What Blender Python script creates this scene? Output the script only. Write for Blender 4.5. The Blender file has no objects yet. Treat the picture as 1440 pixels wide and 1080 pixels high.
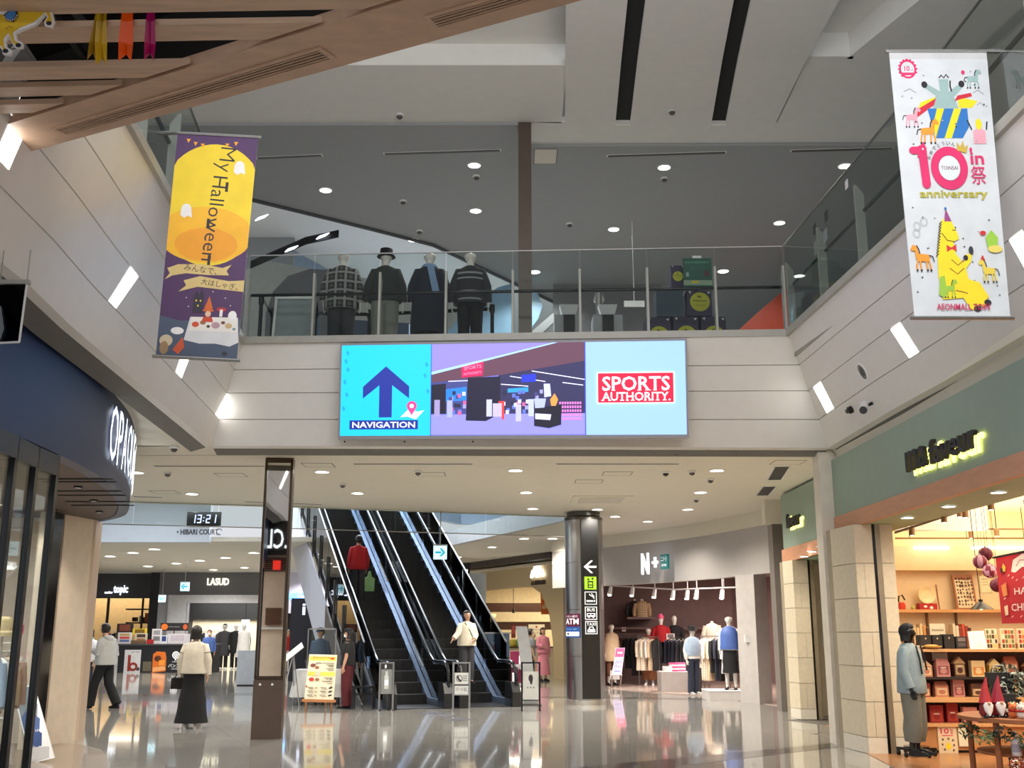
import bpy, bmesh, math, random
from mathutils import Vector, Matrix
random.seed(7)
C = bpy.context.scene.collection
sc = bpy.context.scene
PI = math.pi
# ------------------------------------------------------------------ camera, world, exposure
F, PITCH, EYE = 1500.0, math.radians(13.06), 1.55
cp, sp = math.cos(PITCH), math.sin(PITCH)
cam = bpy.data.cameras.new('camera'); camo = bpy.data.objects.new('camera', cam); C.objects.link(camo)
cam.sensor_width = 36.0; cam.lens = F / 1440 * 36; cam.clip_end = 300; cam.clip_start = 0.05
camo.location = (0, 0, EYE); camo.rotation_euler = (PI / 2 + PITCH, 0, 0)
sc.camera = camo
w = bpy.data.worlds.new('world'); sc.world = w; w.use_nodes = True
w.node_tree.nodes['Background'].inputs[0].default_value = (0.93, 0.95, 1.0, 1)
w.node_tree.nodes['Background'].inputs[1].default_value = 0.72
sc.view_settings.view_transform = 'Standard'; sc.view_settings.look = 'None'
sc.view_settings.exposure = 0.15; sc.view_settings.gamma = 1.0
try: sc.view_settings.use_curve_mapping = False
except Exception: pass
sc.cycles.max_bounces = 7; sc.cycles.diffuse_bounces = 4; sc.cycles.glossy_bounces = 4
sc.cycles.transmission_bounces = 6; sc.cycles.transparent_max_bounces = 16
sc.cycles.sample_clamp_indirect = 3.0; sc.cycles.caustics_reflective = False; sc.cycles.caustics_refractive = False
def area(loc, rot, sx, sy, e, col=(1, 1, 1)):
    l = bpy.data.lights.new('area_light', 'AREA'); l.shape = 'RECTANGLE'; l.size = sx; l.size_y = sy; l.energy = e; l.color = col
    o = bpy.data.objects.new('area_light', l); C.objects.link(o); o.location = loc; o.rotation_euler = rot
    return o
WARM = (1, .90, .74); NEUT = (1, .985, .965); COOL = (.9, .95, 1)
area((0, -1.0, 9.3), (0, 0, 0), 9, 4.6, 1750, NEUT)              # unseen area light added over the camera to brighten the fascias
area((0, 3.0, 6.0), (PI - .55, 0, 0), 7, 3, 420, NEUT)            # unseen uplight added near the camera to brighten the atrium ceiling
area((7.6, 13.0, 3.5), (0, 0, 0), 4, 8, 230, WARM); area((8, 14, 2.6), (PI, 0, 0), 3, 8, 190, (1, .9, .70))            # gift shop ceiling lamps, then an upward light added to brighten that ceiling
area((7.2, 29.5, 3.1), (0, 0, 0), 5, 3.5, 380, (1, .85, .78))   # clothes shop
area((2.2, 45.5, 3.6), (0, 0, 0), 5, 3, 260, WARM)          # cafe
area((-20, 52.5, 3.3), (0, 0, 0), 6, 3, 220, WARM)          # far left shop
area((-13.0, 48.6, 3.3), (0, 0, 0), 4, 3, 330, NEUT)
area((-7.0, 11.0, 3.1), (0, 0, 0), 3, 6, 330, NEUT)            # corner clothes shop
area((-10, 26, 5.3), (0, 0, 0), 5, 2.5, 260, COOL); area((-6, 33, 9.3), (0, 0, 0), 8, 8, 3000, COOL)             # escalator hall
# ------------------------------------------------------------------ pixel helpers (photo measurements to world points)
def ray(px, py):
    a = (px - 720) / F; b = (540 - py) / F
    return a, cp - sp * b, sp + cp * b
def AY(px, py, Y):
    r = ray(px, py); t = Y / r[1]; return Vector((r[0] * t, Y, EYE + r[2] * t))
def AZ(px, py, Z=0.0):
    r = ray(px, py); t = (Z - EYE) / r[2]; return Vector((r[0] * t, r[1] * t, Z))
def AX(px, py, X):
    r = ray(px, py); t = X / r[0]; return Vector((X, r[1] * t, EYE + r[2] * t))
# ------------------------------------------------------------------ materials
def lin(c):
    c /= 255.0
    return c / 12.92 if c <= .04045 else ((c + .055) / 1.055) ** 2.4
MATS = {}
def M(name, rgb=None, rough=.5, metal=0., em=0., var=.06, scale=6., bump=0., coat=0., alpha=1., trans=0., spec=None, stretch=None):
    if name in MATS: return MATS[name]
    m = bpy.data.materials.new(name); m.use_nodes = True; MATS[name] = m
    nt = m.node_tree; b = nt.nodes['Principled BSDF']
    c = [lin(x) for x in rgb]
    b.inputs['Roughness'].default_value = rough; b.inputs['Metallic'].default_value = metal
    b.inputs['Base Color'].default_value = (*c, 1)
    if coat: b.inputs['Coat Weight'].default_value = coat; b.inputs['Coat Roughness'].default_value = .03
    if spec is not None: b.inputs['Specular IOR Level'].default_value = spec
    if em:
        b.inputs['Emission Color'].default_value = (*c, 1); b.inputs['Emission Strength'].default_value = em
    if alpha < 1: b.inputs['Alpha'].default_value = alpha
    if trans: b.inputs['Transmission Weight'].default_value = trans
    if var and not em:
        tc = nt.nodes.new('ShaderNodeTexCoord'); n = nt.nodes.new('ShaderNodeTexNoise'); n.inputs['Scale'].default_value = scale
        n.inputs['Detail'].default_value = 4
        if stretch:
            mp = nt.nodes.new('ShaderNodeMapping'); mp.inputs['Scale'].default_value = stretch
            nt.links.new(tc.outputs['Object'], mp.inputs['Vector']); nt.links.new(mp.outputs[0], n.inputs['Vector'])
        else: nt.links.new(tc.outputs['Object'], n.inputs['Vector'])
        r = nt.nodes.new('ShaderNodeValToRGB')
        r.color_ramp.elements[0].position = .3; r.color_ramp.elements[1].position = .7
        r.color_ramp.elements[0].color = (*[x * (1 - var) for x in c], 1); r.color_ramp.elements[1].color = (*[min(1, x * (1 + var)) for x in c], 1)
        nt.links.new(n.outputs['Fac'], r.inputs[0]); nt.links.new(r.outputs[0], b.inputs['Base Color'])
        if bump:
            bp = nt.nodes.new('ShaderNodeBump'); bp.inputs['Strength'].default_value = bump; bp.inputs['Distance'].default_value = .02
            nt.links.new(n.outputs['Fac'], bp.inputs['Height']); nt.links.new(bp.outputs[0], b.inputs['Normal'])
    return m
def glass_mat(name, tint=(240, 248, 246), refl=.5, rough=.0):
    """thin clear pane: mostly lets light straight through, mirrors at grazing angles"""
    m = bpy.data.materials.new(name); m.use_nodes = True; nt = m.node_tree; nt.nodes.clear()
    o = nt.nodes.new('ShaderNodeOutputMaterial'); mx = nt.nodes.new('ShaderNodeMixShader')
    t = nt.nodes.new('ShaderNodeBsdfTransparent'); g = nt.nodes.new('ShaderNodeBsdfGlossy'); f = nt.nodes.new('ShaderNodeFresnel')
    k = nt.nodes.new('ShaderNodeMath'); k.operation = 'MULTIPLY'; k.inputs[1].default_value = refl
    f.inputs['IOR'].default_value = 1.5; g.inputs['Roughness'].default_value = rough
    t.inputs[0].default_value = (*[lin(x) for x in tint], 1)
    nt.links.new(f.outputs[0], k.inputs[0]); nt.links.new(k.outputs[0], mx.inputs[0]); nt.links.new(t.outputs[0], mx.inputs[1])
    nt.links.new(g.outputs[0], mx.inputs[2]); nt.links.new(mx.outputs[0], o.inputs[0]); MATS[name] = m
    return m
GLASS = glass_mat('clear_glass', (238, 242, 241), refl=.28)
GLASSD = glass_mat('escalator_glass', (208, 218, 228), refl=1.2)
WHITE = M('white_panel', (226, 223, 218), .35, var=.02)
CEIL = M('ceiling_white', (228, 222, 206), .7, var=.02)
CEILU = M('upper_ceiling', (232, 231, 226), .75, var=.02)
DARK = M('black_matte', (14, 14, 15), .6)
BLACKG = M('black_gloss', (10, 10, 12), .15)
STEEL = M('brushed_steel', (165, 163, 160), .28, 1., scale=30, stretch=(1, 1, .05))
STEELD = M('dark_steel', (95, 93, 90), .35, 1., scale=30, stretch=(1, 1, .05))
POST = M('painted_post', (170, 168, 160), .4)
WHT = M('pure_white', (240, 240, 238), .5, var=.01)
def E(name, rgb, s=1.0): return M('lit_' + name, rgb, .5, em=s, var=0)
def K(rgb, rough=.6, **k): return M('paint_%d_%d_%d' % tuple(rgb), rgb, rough, **k)
LAMP = E('lamp', (255, 250, 240), 14)
# ------------------------------------------------------------------ mesh building
class MB:
    def __init__(s): s.v = []; s.f = []; s.m = []
    def add(s, vs, fs, m=0):
        n = len(s.v); s.v += [tuple(v) for v in vs]
        s.f += [tuple(i + n for i in f) for f in fs]; s.m += [m] * len(fs); return s
    def hexa(s, b, t, m=0):
        return s.add(list(b) + list(t), [(3, 2, 1, 0), (4, 5, 6, 7), (0, 1, 5, 4), (1, 2, 6, 5), (2, 3, 7, 6), (3, 0, 4, 7)], m)
    def box(s, x0, x1, y0, y1, z0, z1, m=0):
        return s.hexa([(x0, y0, z0), (x1, y0, z0), (x1, y1, z0), (x0, y1, z0)], [(x0, y0, z1), (x1, y0, z1), (x1, y1, z1), (x0, y1, z1)], m)
    def cbox(s, c, d, rz=0., m=0, rx=0., ry=0.):
        R = Matrix.Rotation(rz, 3, 'Z') @ Matrix.Rotation(ry, 3, 'Y') @ Matrix.Rotation(rx, 3, 'X'); c = Vector(c)
        x, y, z = d[0] / 2, d[1] / 2, d[2] / 2
        P = [c + R @ Vector(p) for p in [(-x, -y, -z), (x, -y, -z), (x, y, -z), (-x, y, -z), (-x, -y, z), (x, -y, z), (x, y, z), (-x, y, z)]]
        return s.hexa(P[:4], P[4:], m)
    def ext(s, pts, vec, m=0):
        n = len(pts); vec = Vector(vec); P = [Vector(p) for p in pts]; Q = [p + vec for p in P]
        return s.add(P + Q, [tuple(range(n))[::-1], tuple(range(n, 2 * n))] + [(i, (i + 1) % n, n + (i + 1) % n, n + i) for i in range(n)], m)
    def prism(s, pts, z0, z1, m=0): return s.ext([(p[0], p[1], z0) for p in pts], (0, 0, z1 - z0), m)
    def loft(s, rings, m=0, caps=True, closed=True):
        k = len(rings[0]); n = len(rings); vs = [p for r in rings for p in r]; fs = []
        for i in range(n - 1):
            for j in range(k if closed else k - 1):
                a = i * k + j; b = i * k + (j + 1) % k; fs.append((a, b, b + k, a + k))
        if caps and closed: fs += [tuple(range(k))[::-1], tuple(range((n - 1) * k, n * k))]
        return s.add(vs, fs, m)
    def tube(s, pts, r, n=8, m=0, flat=1.):
        P = [Vector(p) for p in pts]; rings = []; u = None
        for i, p in enumerate(P):
            t = (P[min(i + 1, len(P) - 1)] - P[max(i - 1, 0)]).normalized()
            if u is None:
                u = t.cross(Vector((0, 1, 0)));
                if u.length < .2: u = Vector((1, 0, 0))
            u = (u - t * u.dot(t)).normalized(); v = t.cross(u); rr = r[i] if isinstance(r, (list, tuple)) else r
            rings.append([p + (u * math.cos(2 * PI * j / n) + v * math.sin(2 * PI * j / n) * flat) * rr for j in range(n)])
        return s.loft(rings, m)
    def lathe(s, prof, c=(0, 0, 0), n=16, m=0, caps=True):
        return s.loft([[(c[0] + r * math.cos(2 * PI * j / n), c[1] + r * math.sin(2 * PI * j / n), c[2] + z) for j in range(n)] for r, z in prof], m, caps)
    def ell(s, c, rx, ry, rz, n=10, k=7, m=0):
        return s.loft([[(c[0] + rx * math.cos(2 * PI * j / n) * math.sin(PI * (i + .08) / (k + .16)), c[1] + ry * math.sin(2 * PI * j / n) * math.sin(PI * (i + .08) / (k + .16)),
                         c[2] - rz * math.cos(PI * (i + .08) / (k + .16))) for j in range(n)] for i in range(k + 1)], m)
    def obj(s, name, mats, parent=None, smooth=None, world=False):
        me = bpy.data.meshes.new(name)
        off = Vector((0, 0, 0))
        if world and parent is not None:
            off = parent.location.copy()
            if parent.parent: off += parent.parent.location
        me.from_pydata([tuple(Vector(v) - off) for v in s.v], [], s.f)
        for q in (mats if isinstance(mats, (list, tuple)) else [mats]): me.materials.append(q)
        if any(s.m): me.polygons.foreach_set('material_index', s.m)
        bm = bmesh.new(); bm.from_mesh(me); bmesh.ops.recalc_face_normals(bm, faces=bm.faces[:]); bm.to_mesh(me); bm.free()
        if smooth: me.shade_smooth(); me.set_sharp_from_angle(angle=math.radians(smooth))
        o = bpy.data.objects.new(name, me); C.objects.link(o)
        if parent is not None: o.parent = parent
        return o
def tag(o, label=None, cat=None, group=None, kind=None):
    if label: o['label'] = label
    if cat: o['category'] = cat
    if group: o['group'] = group
    if kind: o['kind'] = kind
    return o
def T(name, label, cat, loc=(0, 0, 0), rz=0., group=None):
    o = bpy.data.objects.new(name, None); C.objects.link(o); o.empty_display_size = .1
    o.location = loc; o.rotation_euler = (0, 0, rz); return tag(o, label, cat, group)
def S(mb, name, mats, parent=None, smooth=None):
    o = mb.obj(name, mats, parent, smooth)
    if parent is None: o['kind'] = 'structure'
    return o
def dup(root, loc=None, rz=None, label=None, group=None):
    r = root.copy(); C.objects.link(r)
    if loc is not None: r.location = loc
    if rz is not None: r.rotation_euler = (0, 0, rz)
    if label: r['label'] = label
    if group: r['group'] = group
    for ch in list(root.children):
        c = ch.copy(); C.objects.link(c); c.parent = r
        for g in ch.children:
            d = g.copy(); C.objects.link(d); d.parent = c
    return r
ORD = ['first', 'second', 'third', 'fourth', 'fifth', 'sixth', 'seventh', 'eighth', 'ninth', 'tenth', 'eleventh', 'twelfth', 'thirteenth', 'fourteenth', 'fifteenth', 'sixteenth', 'seventeenth', 'eighteenth', 'nineteenth', 'twentieth']
ORD += ['twenty-' + o for o in ORD[:9]] + ['thirtieth'] + ['thirty-' + o for o in ORD[:9]]
# ------------------------------------------------------------------ flat print on surfaces
_tc = {}
def text_polys(s, bold=0., shear=0., res=2):
    bold = 0. if any(ord(q) > 0x2e80 for q in s) else min(bold, .016); key = (s, bold, shear, res)
    if key not in _tc:
        c = bpy.data.curves.new('t', 'FONT'); c.body = s; c.size = 1; c.resolution_u = res; c.offset = bold; c.shear = shear
        c.align_x = 'CENTER'
        o = bpy.data.objects.new('t', c); ts.collection.objects.link(o); tl.update()
        me = o.evaluated_get(tl.depsgraph).to_mesh()
        v = [(p.co.x, p.co.y) for p in me.vertices]; f = [tuple(p.vertices) for p in me.polygons]
        ts.collection.objects.unlink(o); bpy.data.objects.remove(o); bpy.data.curves.remove(c)
        if v:
            x0 = min(p[0] for p in v); x1 = max(p[0] for p in v); y0 = min(p[1] for p in v); y1 = max(p[1] for p in v)
            v = [(p[0] - (x0 + x1) / 2, p[1] - (y0 + y1) / 2) for p in v]; _tc[key] = (v, f, x1 - x0, y1 - y0)
        else: _tc[key] = ([], [], 1, 1)
    return _tc[key]
ts = bpy.data.scenes.new('text_scratch')          # scratch scene: fonts are turned into meshes here, then it is removed
class _TL:
    @property
    def depsgraph(s): return ts.view_layers[0].depsgraph
    def update(s): ts.view_layers[0].update()
tl = _TL()
class Canvas:
    """flat print: shapes drawn in (u, v down) units, mapped to a surface by fn(u, v) -> point, lifted off along nrm"""
    def __init__(s, fn, nrm, lift=.0012, step=.0002): s.fn = fn; s.n = Vector(nrm).normalized(); s.mb = MB(); s.mats = []; s.k = 0; s.lift = lift; s.step = step
    def _m(s, mat):
        if mat not in s.mats: s.mats.append(mat)
        return s.mats.index(mat)
    def put(s, pts, faces, mat):
        d = s.n * (s.lift + s.k * s.step); s.k += 1
        s.mb.add([Vector(s.fn(u, v)) + d for u, v in pts], faces, s._m(mat)); return s
    def poly(s, pts, mat): return s.put(pts, [tuple(range(len(pts)))], mat)
    def rect(s, x0, y0, x1, y1, mat): return s.poly([(x0, y0), (x1, y0), (x1, y1), (x0, y1)], mat)
    def ell(s, x, y, rx, ry, mat, n=20, a0=0., a1=2 * PI, rot=0.):
        full = abs(a1 - a0 - 2 * PI) < 1e-6; q = []
        for i in range(n if full else n + 1):
            a = a0 + (a1 - a0) * i / n; p, r = rx * math.cos(a), ry * math.sin(a)
            q.append((x + p * math.cos(rot) - r * math.sin(rot), y + p * math.sin(rot) + r * math.cos(rot)))
        return s.poly(q, mat)
    def ring(s, x, y, r0, r1, mat, n=28, a0=0., a1=2 * PI):
        A = [a0 + (a1 - a0) * i / n for i in range(n + 1)]
        pts = [(x + r0 * math.cos(a), y + r0 * math.sin(a)) for a in A] + [(x + r1 * math.cos(a), y + r1 * math.sin(a)) for a in A]
        return s.put(pts, [(i, i + 1, n + 2 + i, n + 1 + i) for i in range(n)], mat)
    def line(s, pts, wd, mat):
        L, Rr = [], []
        for i, p in enumerate(pts):
            a = Vector(pts[max(i - 1, 0)]); b = Vector(pts[min(i + 1, len(pts) - 1)]); t = (b - a).normalized(); w_ = wd[i] if isinstance(wd, (list, tuple)) else wd
            L.append((p[0] - t.y * w_ / 2, p[1] + t.x * w_ / 2)); Rr.append((p[0] + t.y * w_ / 2, p[1] - t.x * w_ / 2))
        n = len(pts); return s.put(L + Rr, [(i, i + 1, n + i + 1, n + i) for i in range(n - 1)], mat)
    def text(s, t, x, y, mat, h=None, wdt=None, bold=0., rot=0., shear=0., mirror=False, res=2):
        v, f, W, H_ = text_polys(t, bold, shear, res)
        if not v: return s
        sx = sy = 1.
        if h: sy = h / H_; sx = sy
        if wdt: sx = wdt / W; sy = sy if h else sx
        c_, s_ = math.cos(rot), math.sin(rot); q = []
        for a, b in v:
            a *= sx * (-1 if mirror else 1); b *= -sy; q.append((x + a * c_ - b * s_, y + a * s_ + b * c_))
        return s.put(q, f, mat)
    def obj(s, name, parent=None, world=False):
        me_o = s.mb.obj(name, s.mats, parent, None, world); return me_o
def quadmap(tl_, tr, br, bl, W, Hh):
    a, b, c, d = map(Vector, (tl_, tr, br, bl)); pn = (d - a).cross(b - a).normalized(); c = c - pn * (c - a).dot(pn)      # keep the print flat
    def fn(u, v):
        u /= W; v /= Hh; return (a * (1 - u) + b * u) * (1 - v) + (d * (1 - u) + c * u) * v
    n = (d - a).cross(b - a)
    return fn, n
def rectcanvas(o, ux, w_, h_, nrm, W, Hh, **k):
    """o = top-left corner, ux = unit vector to the right, v runs down"""
    o = Vector(o); ux = Vector(ux); dn = Vector((0, 0, -1))
    return Canvas(lambda u, v: o + ux * (u / W * w_) + dn * (v / Hh * h_), nrm, **k)
# ------------------------------------------------------------------ levels
ZB, ZT, ZC, ZC1, ZL = 4.2, 5.66, 9.58, 4.2, 4.0
def lerp(a, b, t): return Vector(a) * (1 - t) + Vector(b) * t
# ================================================================== FLOOR
FA = math.radians(22); ex = Vector((math.cos(FA), math.sin(FA), 0)); ey = Vector((-math.sin(FA), math.cos(FA), 0))
FLOORM = M('floor_tile', (164, 161, 155), .07, var=.10, scale=2.2, coat=.35)
FLOORB = M('floor_band', (92, 89, 84), .12, var=.06, scale=3)
JOINT = M('floor_joint', (88, 84, 78), .6)
floor = S(MB().box(-34, 16, -4, 66, -.3, -.006), 'floor', JOINT)
TS = 1.2
tile = MB().box(.002, TS - .002, .002, TS - .002, -.008, 0)
proto = None; ntile = 0; rest = MB()
for i in range(-30, 34):
    for j in range(-6, 52):
        o = ex * (i * TS) + ey * (j * TS); c = o + ex * .6 + ey * .6
        if c.y < 6 or c.y > 62 or abs(c.x) > c.y * .55 + 1.5: continue
        if c.x > 5.2 and c.y < 22: continue
        if 12.2 < c.y < 31 and abs(c.x) < c.y * .5 + .5 and ntile < 296:
            if proto is None: t_ = proto = tile.obj('floor_tile', FLOORM, floor)
            else:
                t_ = proto.copy(); C.objects.link(t_)
            t_.location = o; t_.rotation_euler = (0, 0, FA); ntile += 1
        else:
            rest.hexa([o + ex * .002 + ey * .002 + Vector((0, 0, -.008)), o + ex * 1.198 + ey * .002 + Vector((0, 0, -.008)), o + ex * 1.198 + ey * 1.198 + Vector((0, 0, -.008)), o + ex * .002 + ey * 1.198 + Vector((0, 0, -.008))],
                      [o + ex * .002 + ey * .002, o + ex * 1.198 + ey * .002, o + ex * 1.198 + ey * 1.198, o + ex * .002 + ey * 1.198])
tag(rest.obj('tile_field', FLOORM, floor), kind='stuff')
band = [AZ(790, 1092), AZ(800, 1080), AZ(1000, 1062), AZ(1170, 1045), AZ(1180, 1051), AZ(1100, 1060), AZ(960, 1077), AZ(900, 1092)]
S(MB().prism(band, -.002, .002), 'floor_band', FLOORB, floor)
S(MB().prism([AZ(108, 977), AZ(400, 974), AZ(400, 977), AZ(108, 980)], -.002, .002), 'floor_band', FLOORB, floor)
S(MB().prism([AZ(752, 979), AZ(1060, 983), AZ(1060, 985), AZ(752, 981)], -.002, .002), 'floor_band', FLOORB, floor)
S(MB().prism([(-4.9, 8), AZ(150, 1085), AZ(151, 1066), AZ(142, 1054), AZ(108, 1046), (-9, 16.0), (-9, 8)], -.002, .004), 'floor', M('store_floor', (128, 112, 96), .25, scale=4, coat=.2))
S(MB().prism([AZ(1262, 1082), AZ(1215, 1058), (5.0, 14.9), (5.3, 18.9), (12, 18.9), (12, 7), (4.75, 7)], -.002, .006), 'floor', M('shop_wood_floor', (168, 118, 78), .3, var=.12, scale=3, coat=.2, stretch=(1, 8, 1)))
# ================================================================== 2F SLABS AND FASCIA
LT = [(-3.98, 15.15), (-3.39, 9.93), (-3.24, 8.37), (-3.05, 6.35)]; LBt = [(-4.40, 15.43), (-3.93, 9.17), (-3.79, 7.96), (-3.70, 6.25)]
RT = [(3.96, 14.69), (4.15, 10.6), (4.17, 8.54), (4.18, 5.0)]; RB = [(4.69, 15.6), (4.66, 12.85), (4.71, 10.9), (4.80, 5.0)]
def along(pl, t):
    L = [0]
    for a, b in zip(pl, pl[1:]): L.append(L[-1] + math.dist(a, b))
    d = t * L[-1]
    for i in range(len(pl) - 1):
        if d <= L[i + 1] or i == len(pl) - 2:
            k = (d - L[i]) / (L[i + 1] - L[i]); return (pl[i][0] + (pl[i + 1][0] - pl[i][0]) * k, pl[i][1] + (pl[i + 1][1] - pl[i][1]) * k)
def fas(top, bot):
    def fn(t, v):
        a = along(top, t); b = along(bot, t); return Vector((a[0] + (b[0] - a[0]) * v, a[1] + (b[1] - a[1]) * v, ZT + (ZB - ZT) * v))
    return fn
fL, fR = fas(LT, LBt), fas(RT, RB); fF = fas([LT[0], RT[0]], [LBt[0], RB[0]])
VS = [0, .25, .48, .74, 1.0]
def fascia(name, fn, out, nt):
    """four long white panels with dark recessed joints between them"""
    out = Vector(out); back = MB()
    back.loft([[fn(i / nt, 0) + out * .09, fn(i / nt, 1) + out * .09, fn(i / nt, 1) + out * .30, fn(i / nt, 0) + out * .30] for i in range(nt + 1)])
    wall = S(back, name, M('joint_grey', (105, 103, 98), .7))
    for k in range(4):
        v0, v1 = VS[k] + (.004 if k else 0), VS[k + 1] - (.004 if k < 3 else 0)
        mb = MB().loft([[fn(i / nt, v0), fn(i / nt, v1), fn(i / nt, v1) + out * .085, fn(i / nt, v0) + out * .085] for i in range(nt + 1)])
        S(mb, 'fascia_panel', WHITE, wall, 25)
    return wall
wL = fascia('wall_left', fL, (-1, 0, -.3), 16); wR = fascia('wall_right', fR, (1, 0, -.3), 16); wF = fascia('wall_back', fF, (0, 1, -.3), 12)
# light slots let into the third panel rows
SLOT = E('light_slot', (255, 252, 246), 6.0)
def find_t(fn, px, v):
    best = None
    for i in range(801):
        p = fn(i / 800, v); d = p.y * cp + (p.z - EYE) * sp; x = 720 + F * p.x / d
        if best is None or abs(x - px) < best[0]: best = (abs(x - px), i / 800)
    return best[1]
def slot(fn, wall, inn, pa, pb, v0, v1):
    """pa / pb: photo x of the slot's left and right end at its top and bottom"""
    inn = Vector(inn); q = [fn(find_t(fn, pa[0], v0), v0), fn(find_t(fn, pa[1], v0), v0), fn(find_t(fn, pb[1], v1), v1), fn(find_t(fn, pb[0], v1), v1)]
    S(MB().ext([p + inn * .004 for p in q], -inn * .05), 'light_slot', SLOT, wall)
slot(fL, wL, (1, 0, .3), (183, 194), (153, 163), .485, .735); slot(fL, wL, (1, 0, .3), (262, 271), (247, 255), .485, .735)
slot(fL, wL, (1, 0, .3), (322, 326), (303, 309), .485, .735); slot(fL, wL, (1, 0, .3), (28, 46), (-6, 12), .40, .66)
slot(fR, wR, (-1, 0, .3), (1144, 1154), (1163, 1173), .485, .735); slot(fR, wR, (-1, 0, .3), (1253, 1266), (1279, 1292), .485, .735)
slot(fR, wR, (-1, 0, .3), (1420, 1438), (1450, 1468), .485, .735)
SLAB = M('upper_floor_tile', (150, 148, 142), .4)
S(MB().prism([(-4.2, 15.45), (4.3, 15.1), (14, 15.1), (14, 40), (4, 40), (1.5, 26.5), (-5, 24.2), (-9, 23.2), (-16, 23.2), (-16, 15.6)], 5.40, ZT), 'floor', SLAB)
S(MB().prism([(4.05, 15.0), (4.4, 8.54), (4.4, 4), (14, 4), (14, 15.1)], 5.40, ZT), 'floor', SLAB)
S(MB().prism([(-4.2, 15.3), (-3.62, 9.93), (-3.4, 8.37), (-3.2, 4.4), (-16, 4.4), (-16, 15.6)], 5.40, ZT), 'floor', SLAB)
# ================================================================== GROUND FLOOR CEILINGS
S(MB().prism([(-4.45, 15.5), (4.72, 15.66), (4.9, 16.28), (-9, 16.28), (-9, 15.2)], ZB, ZB + .12), 'ceiling', CEIL)
S(MB().prism([(-8.6, 16.32), (7, 16.32), (7.5, 24), (5.9, 25), (5.9, 30), (4.4, 34), (2.45, 34), (2.2, 26.3), (1.55, 25.3), (-4.6, 23.2), (-7.9, 22.3), (-14, 20.5), (-14, 16.32)], ZC1, ZC1 + .12), 'ceiling', CEIL)
S(MB().prism([(-9, 16.28), (7, 16.28), (7, 16.32), (-9, 16.32)], ZC1 + .03, ZC1 + .12), 'ceiling', M('joint_brown', (110, 100, 85), .7))
# soffit over the left walkway, under the left slab
S(MB().prism([(-4.40, 15.5), (-3.95, 9.17), (-3.8, 7.96), (-3.6, 4.6), (-9, 4.6), (-9, 15.5)], ZB, ZB + .12), 'ceiling', CEIL)
# far edge strip of the void, seen end on
S(MB().prism([(-14, 20.5), (-7.9, 22.3), (-4.6, 23.2), (1.55, 25.3), (1.55, 25.42), (-4.6, 23.32), (-7.9, 22.42), (-14, 20.62)], ZC1 - .02, 5.45), 'trim_1', CEIL)
# far right ceiling beyond the void, edge facing us
e0, e1 = AZ(800, 731, 4.2), AZ(612, 772, 4.2)
S(MB().prism([e0, e1, (-6, 50), (2.45, 50), (2.45, 34), (2.2, 26.3)], ZC1, ZC1 + .2), 'ceiling', CEIL)
S(MB().prism([e0 + Vector((-.12, -.12, 0)), e1 + Vector((-.12, -.12, 0)), e1, e0], ZC1 - .03, ZC1 + .45), 'trim_2', M('edge_grey', (190, 192, 194), .5))
# left far ceiling and the white bulkhead with the clock
YC = 30.
S(MB().prism([(-30, YC), (-5.0, YC), (-5.0, 60), (-30, 60)], ZL, ZL + .12), 'ceiling', CEIL)
BLUEW = M('bulkhead_white', (205, 214, 224), .45, var=.02)
S(MB().box(-24, -8.4, YC - .25, YC, ZL - .04, 9.0), 'wall_back', BLUEW)
S(MB().box(-24, -8.4, YC - .32, YC - .25, 5.30, 5.33), 'trim_3', M('edge_grey', (190, 192, 194), .5))
# ================================================================== UPPER CEILING (2F)
dg0, dg1, dg2, dg3 = [AZ(*p, ZC) for p in [(330, 268), (520, 315), (612, 339), (806, 432)]]
S(MB().prism([(-9, 15.9), (.2, 15.86), (.2, 16.65), (12, 16.55), (16, 16.5), (16, 44), (6.5, 44), dg3, dg2, dg1, dg0, (-9, 17.0)], ZC - .05, ZC + .1), 'ceiling', M('upper_ceiling_low', (164, 166, 167), .8, var=.02))  # same ceiling as over the atrium, its shade put into a darker grey
# atrium ceiling with two recesses and a raised centre panel with two black slots
S(MB().prism([(-9, 14.14), (.8, 14.10), (.8, 15.9), (.2, 15.86), (-9, 15.9)], ZC, ZC + .1), 'ceiling', CEILU)
S(MB().box(-9, .8, 14.07, 14.16, ZC - .003, ZC + .36), 'trim_4', CEILU)
S(MB().box(-9, .8, 9.5, 14.14, ZC + .34, ZC + .4), 'ceiling', CEILU)
S(MB().prism([(.2, 15.86), (.8, 15.86), (4.3, 15.9), (4.25, 13.87), (4.86, 13.87), (5.5, 12), (6.1, 9), (14, 9), (14, 16.5), (.2, 16.65)], ZC, ZC + .1), 'ceiling', CEILU)
S(MB().box(3.9, 4.9, 13.83, 13.92, ZC - .003, ZC + .4), 'trim_5', CEILU)
S(MB().loft([[(x0 - .04, y, ZC - .003), (x0 + .06, y, ZC - .003), (x0 + .06, y, ZC + .4), (x0 - .04, y, ZC + .4)] for x0, y in ((4.86, 13.9), (5.5, 12), (6.1, 9))]), 'trim_6', CEILU)
S(MB().box(3.8, 6.2, 9, 13.9, ZC + .38, ZC + .44), 'ceiling', CEILU)
def panel_piece(xa0, xb0, xa1, xb1, ya):
    """near end ya.. far end 15.95; xa at the far end, xb at the near end; bent at y = 13.85"""
    def x(a, b, y): return a + (b - a) * (15.95 - y) / (15.95 - 12.43)
    r = []
    for y, z in [(15.95, ZC - .005), (13.85, ZC - .06), (9.0, ZC - .42)]:
        p, q = x(xa0, xb0, y), x(xa1, xb1, y); r.append([(p, y, z), (q, y, z), (q, y, z + .1), (p, y, z + .1)])
    return MB().loft(r)
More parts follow.
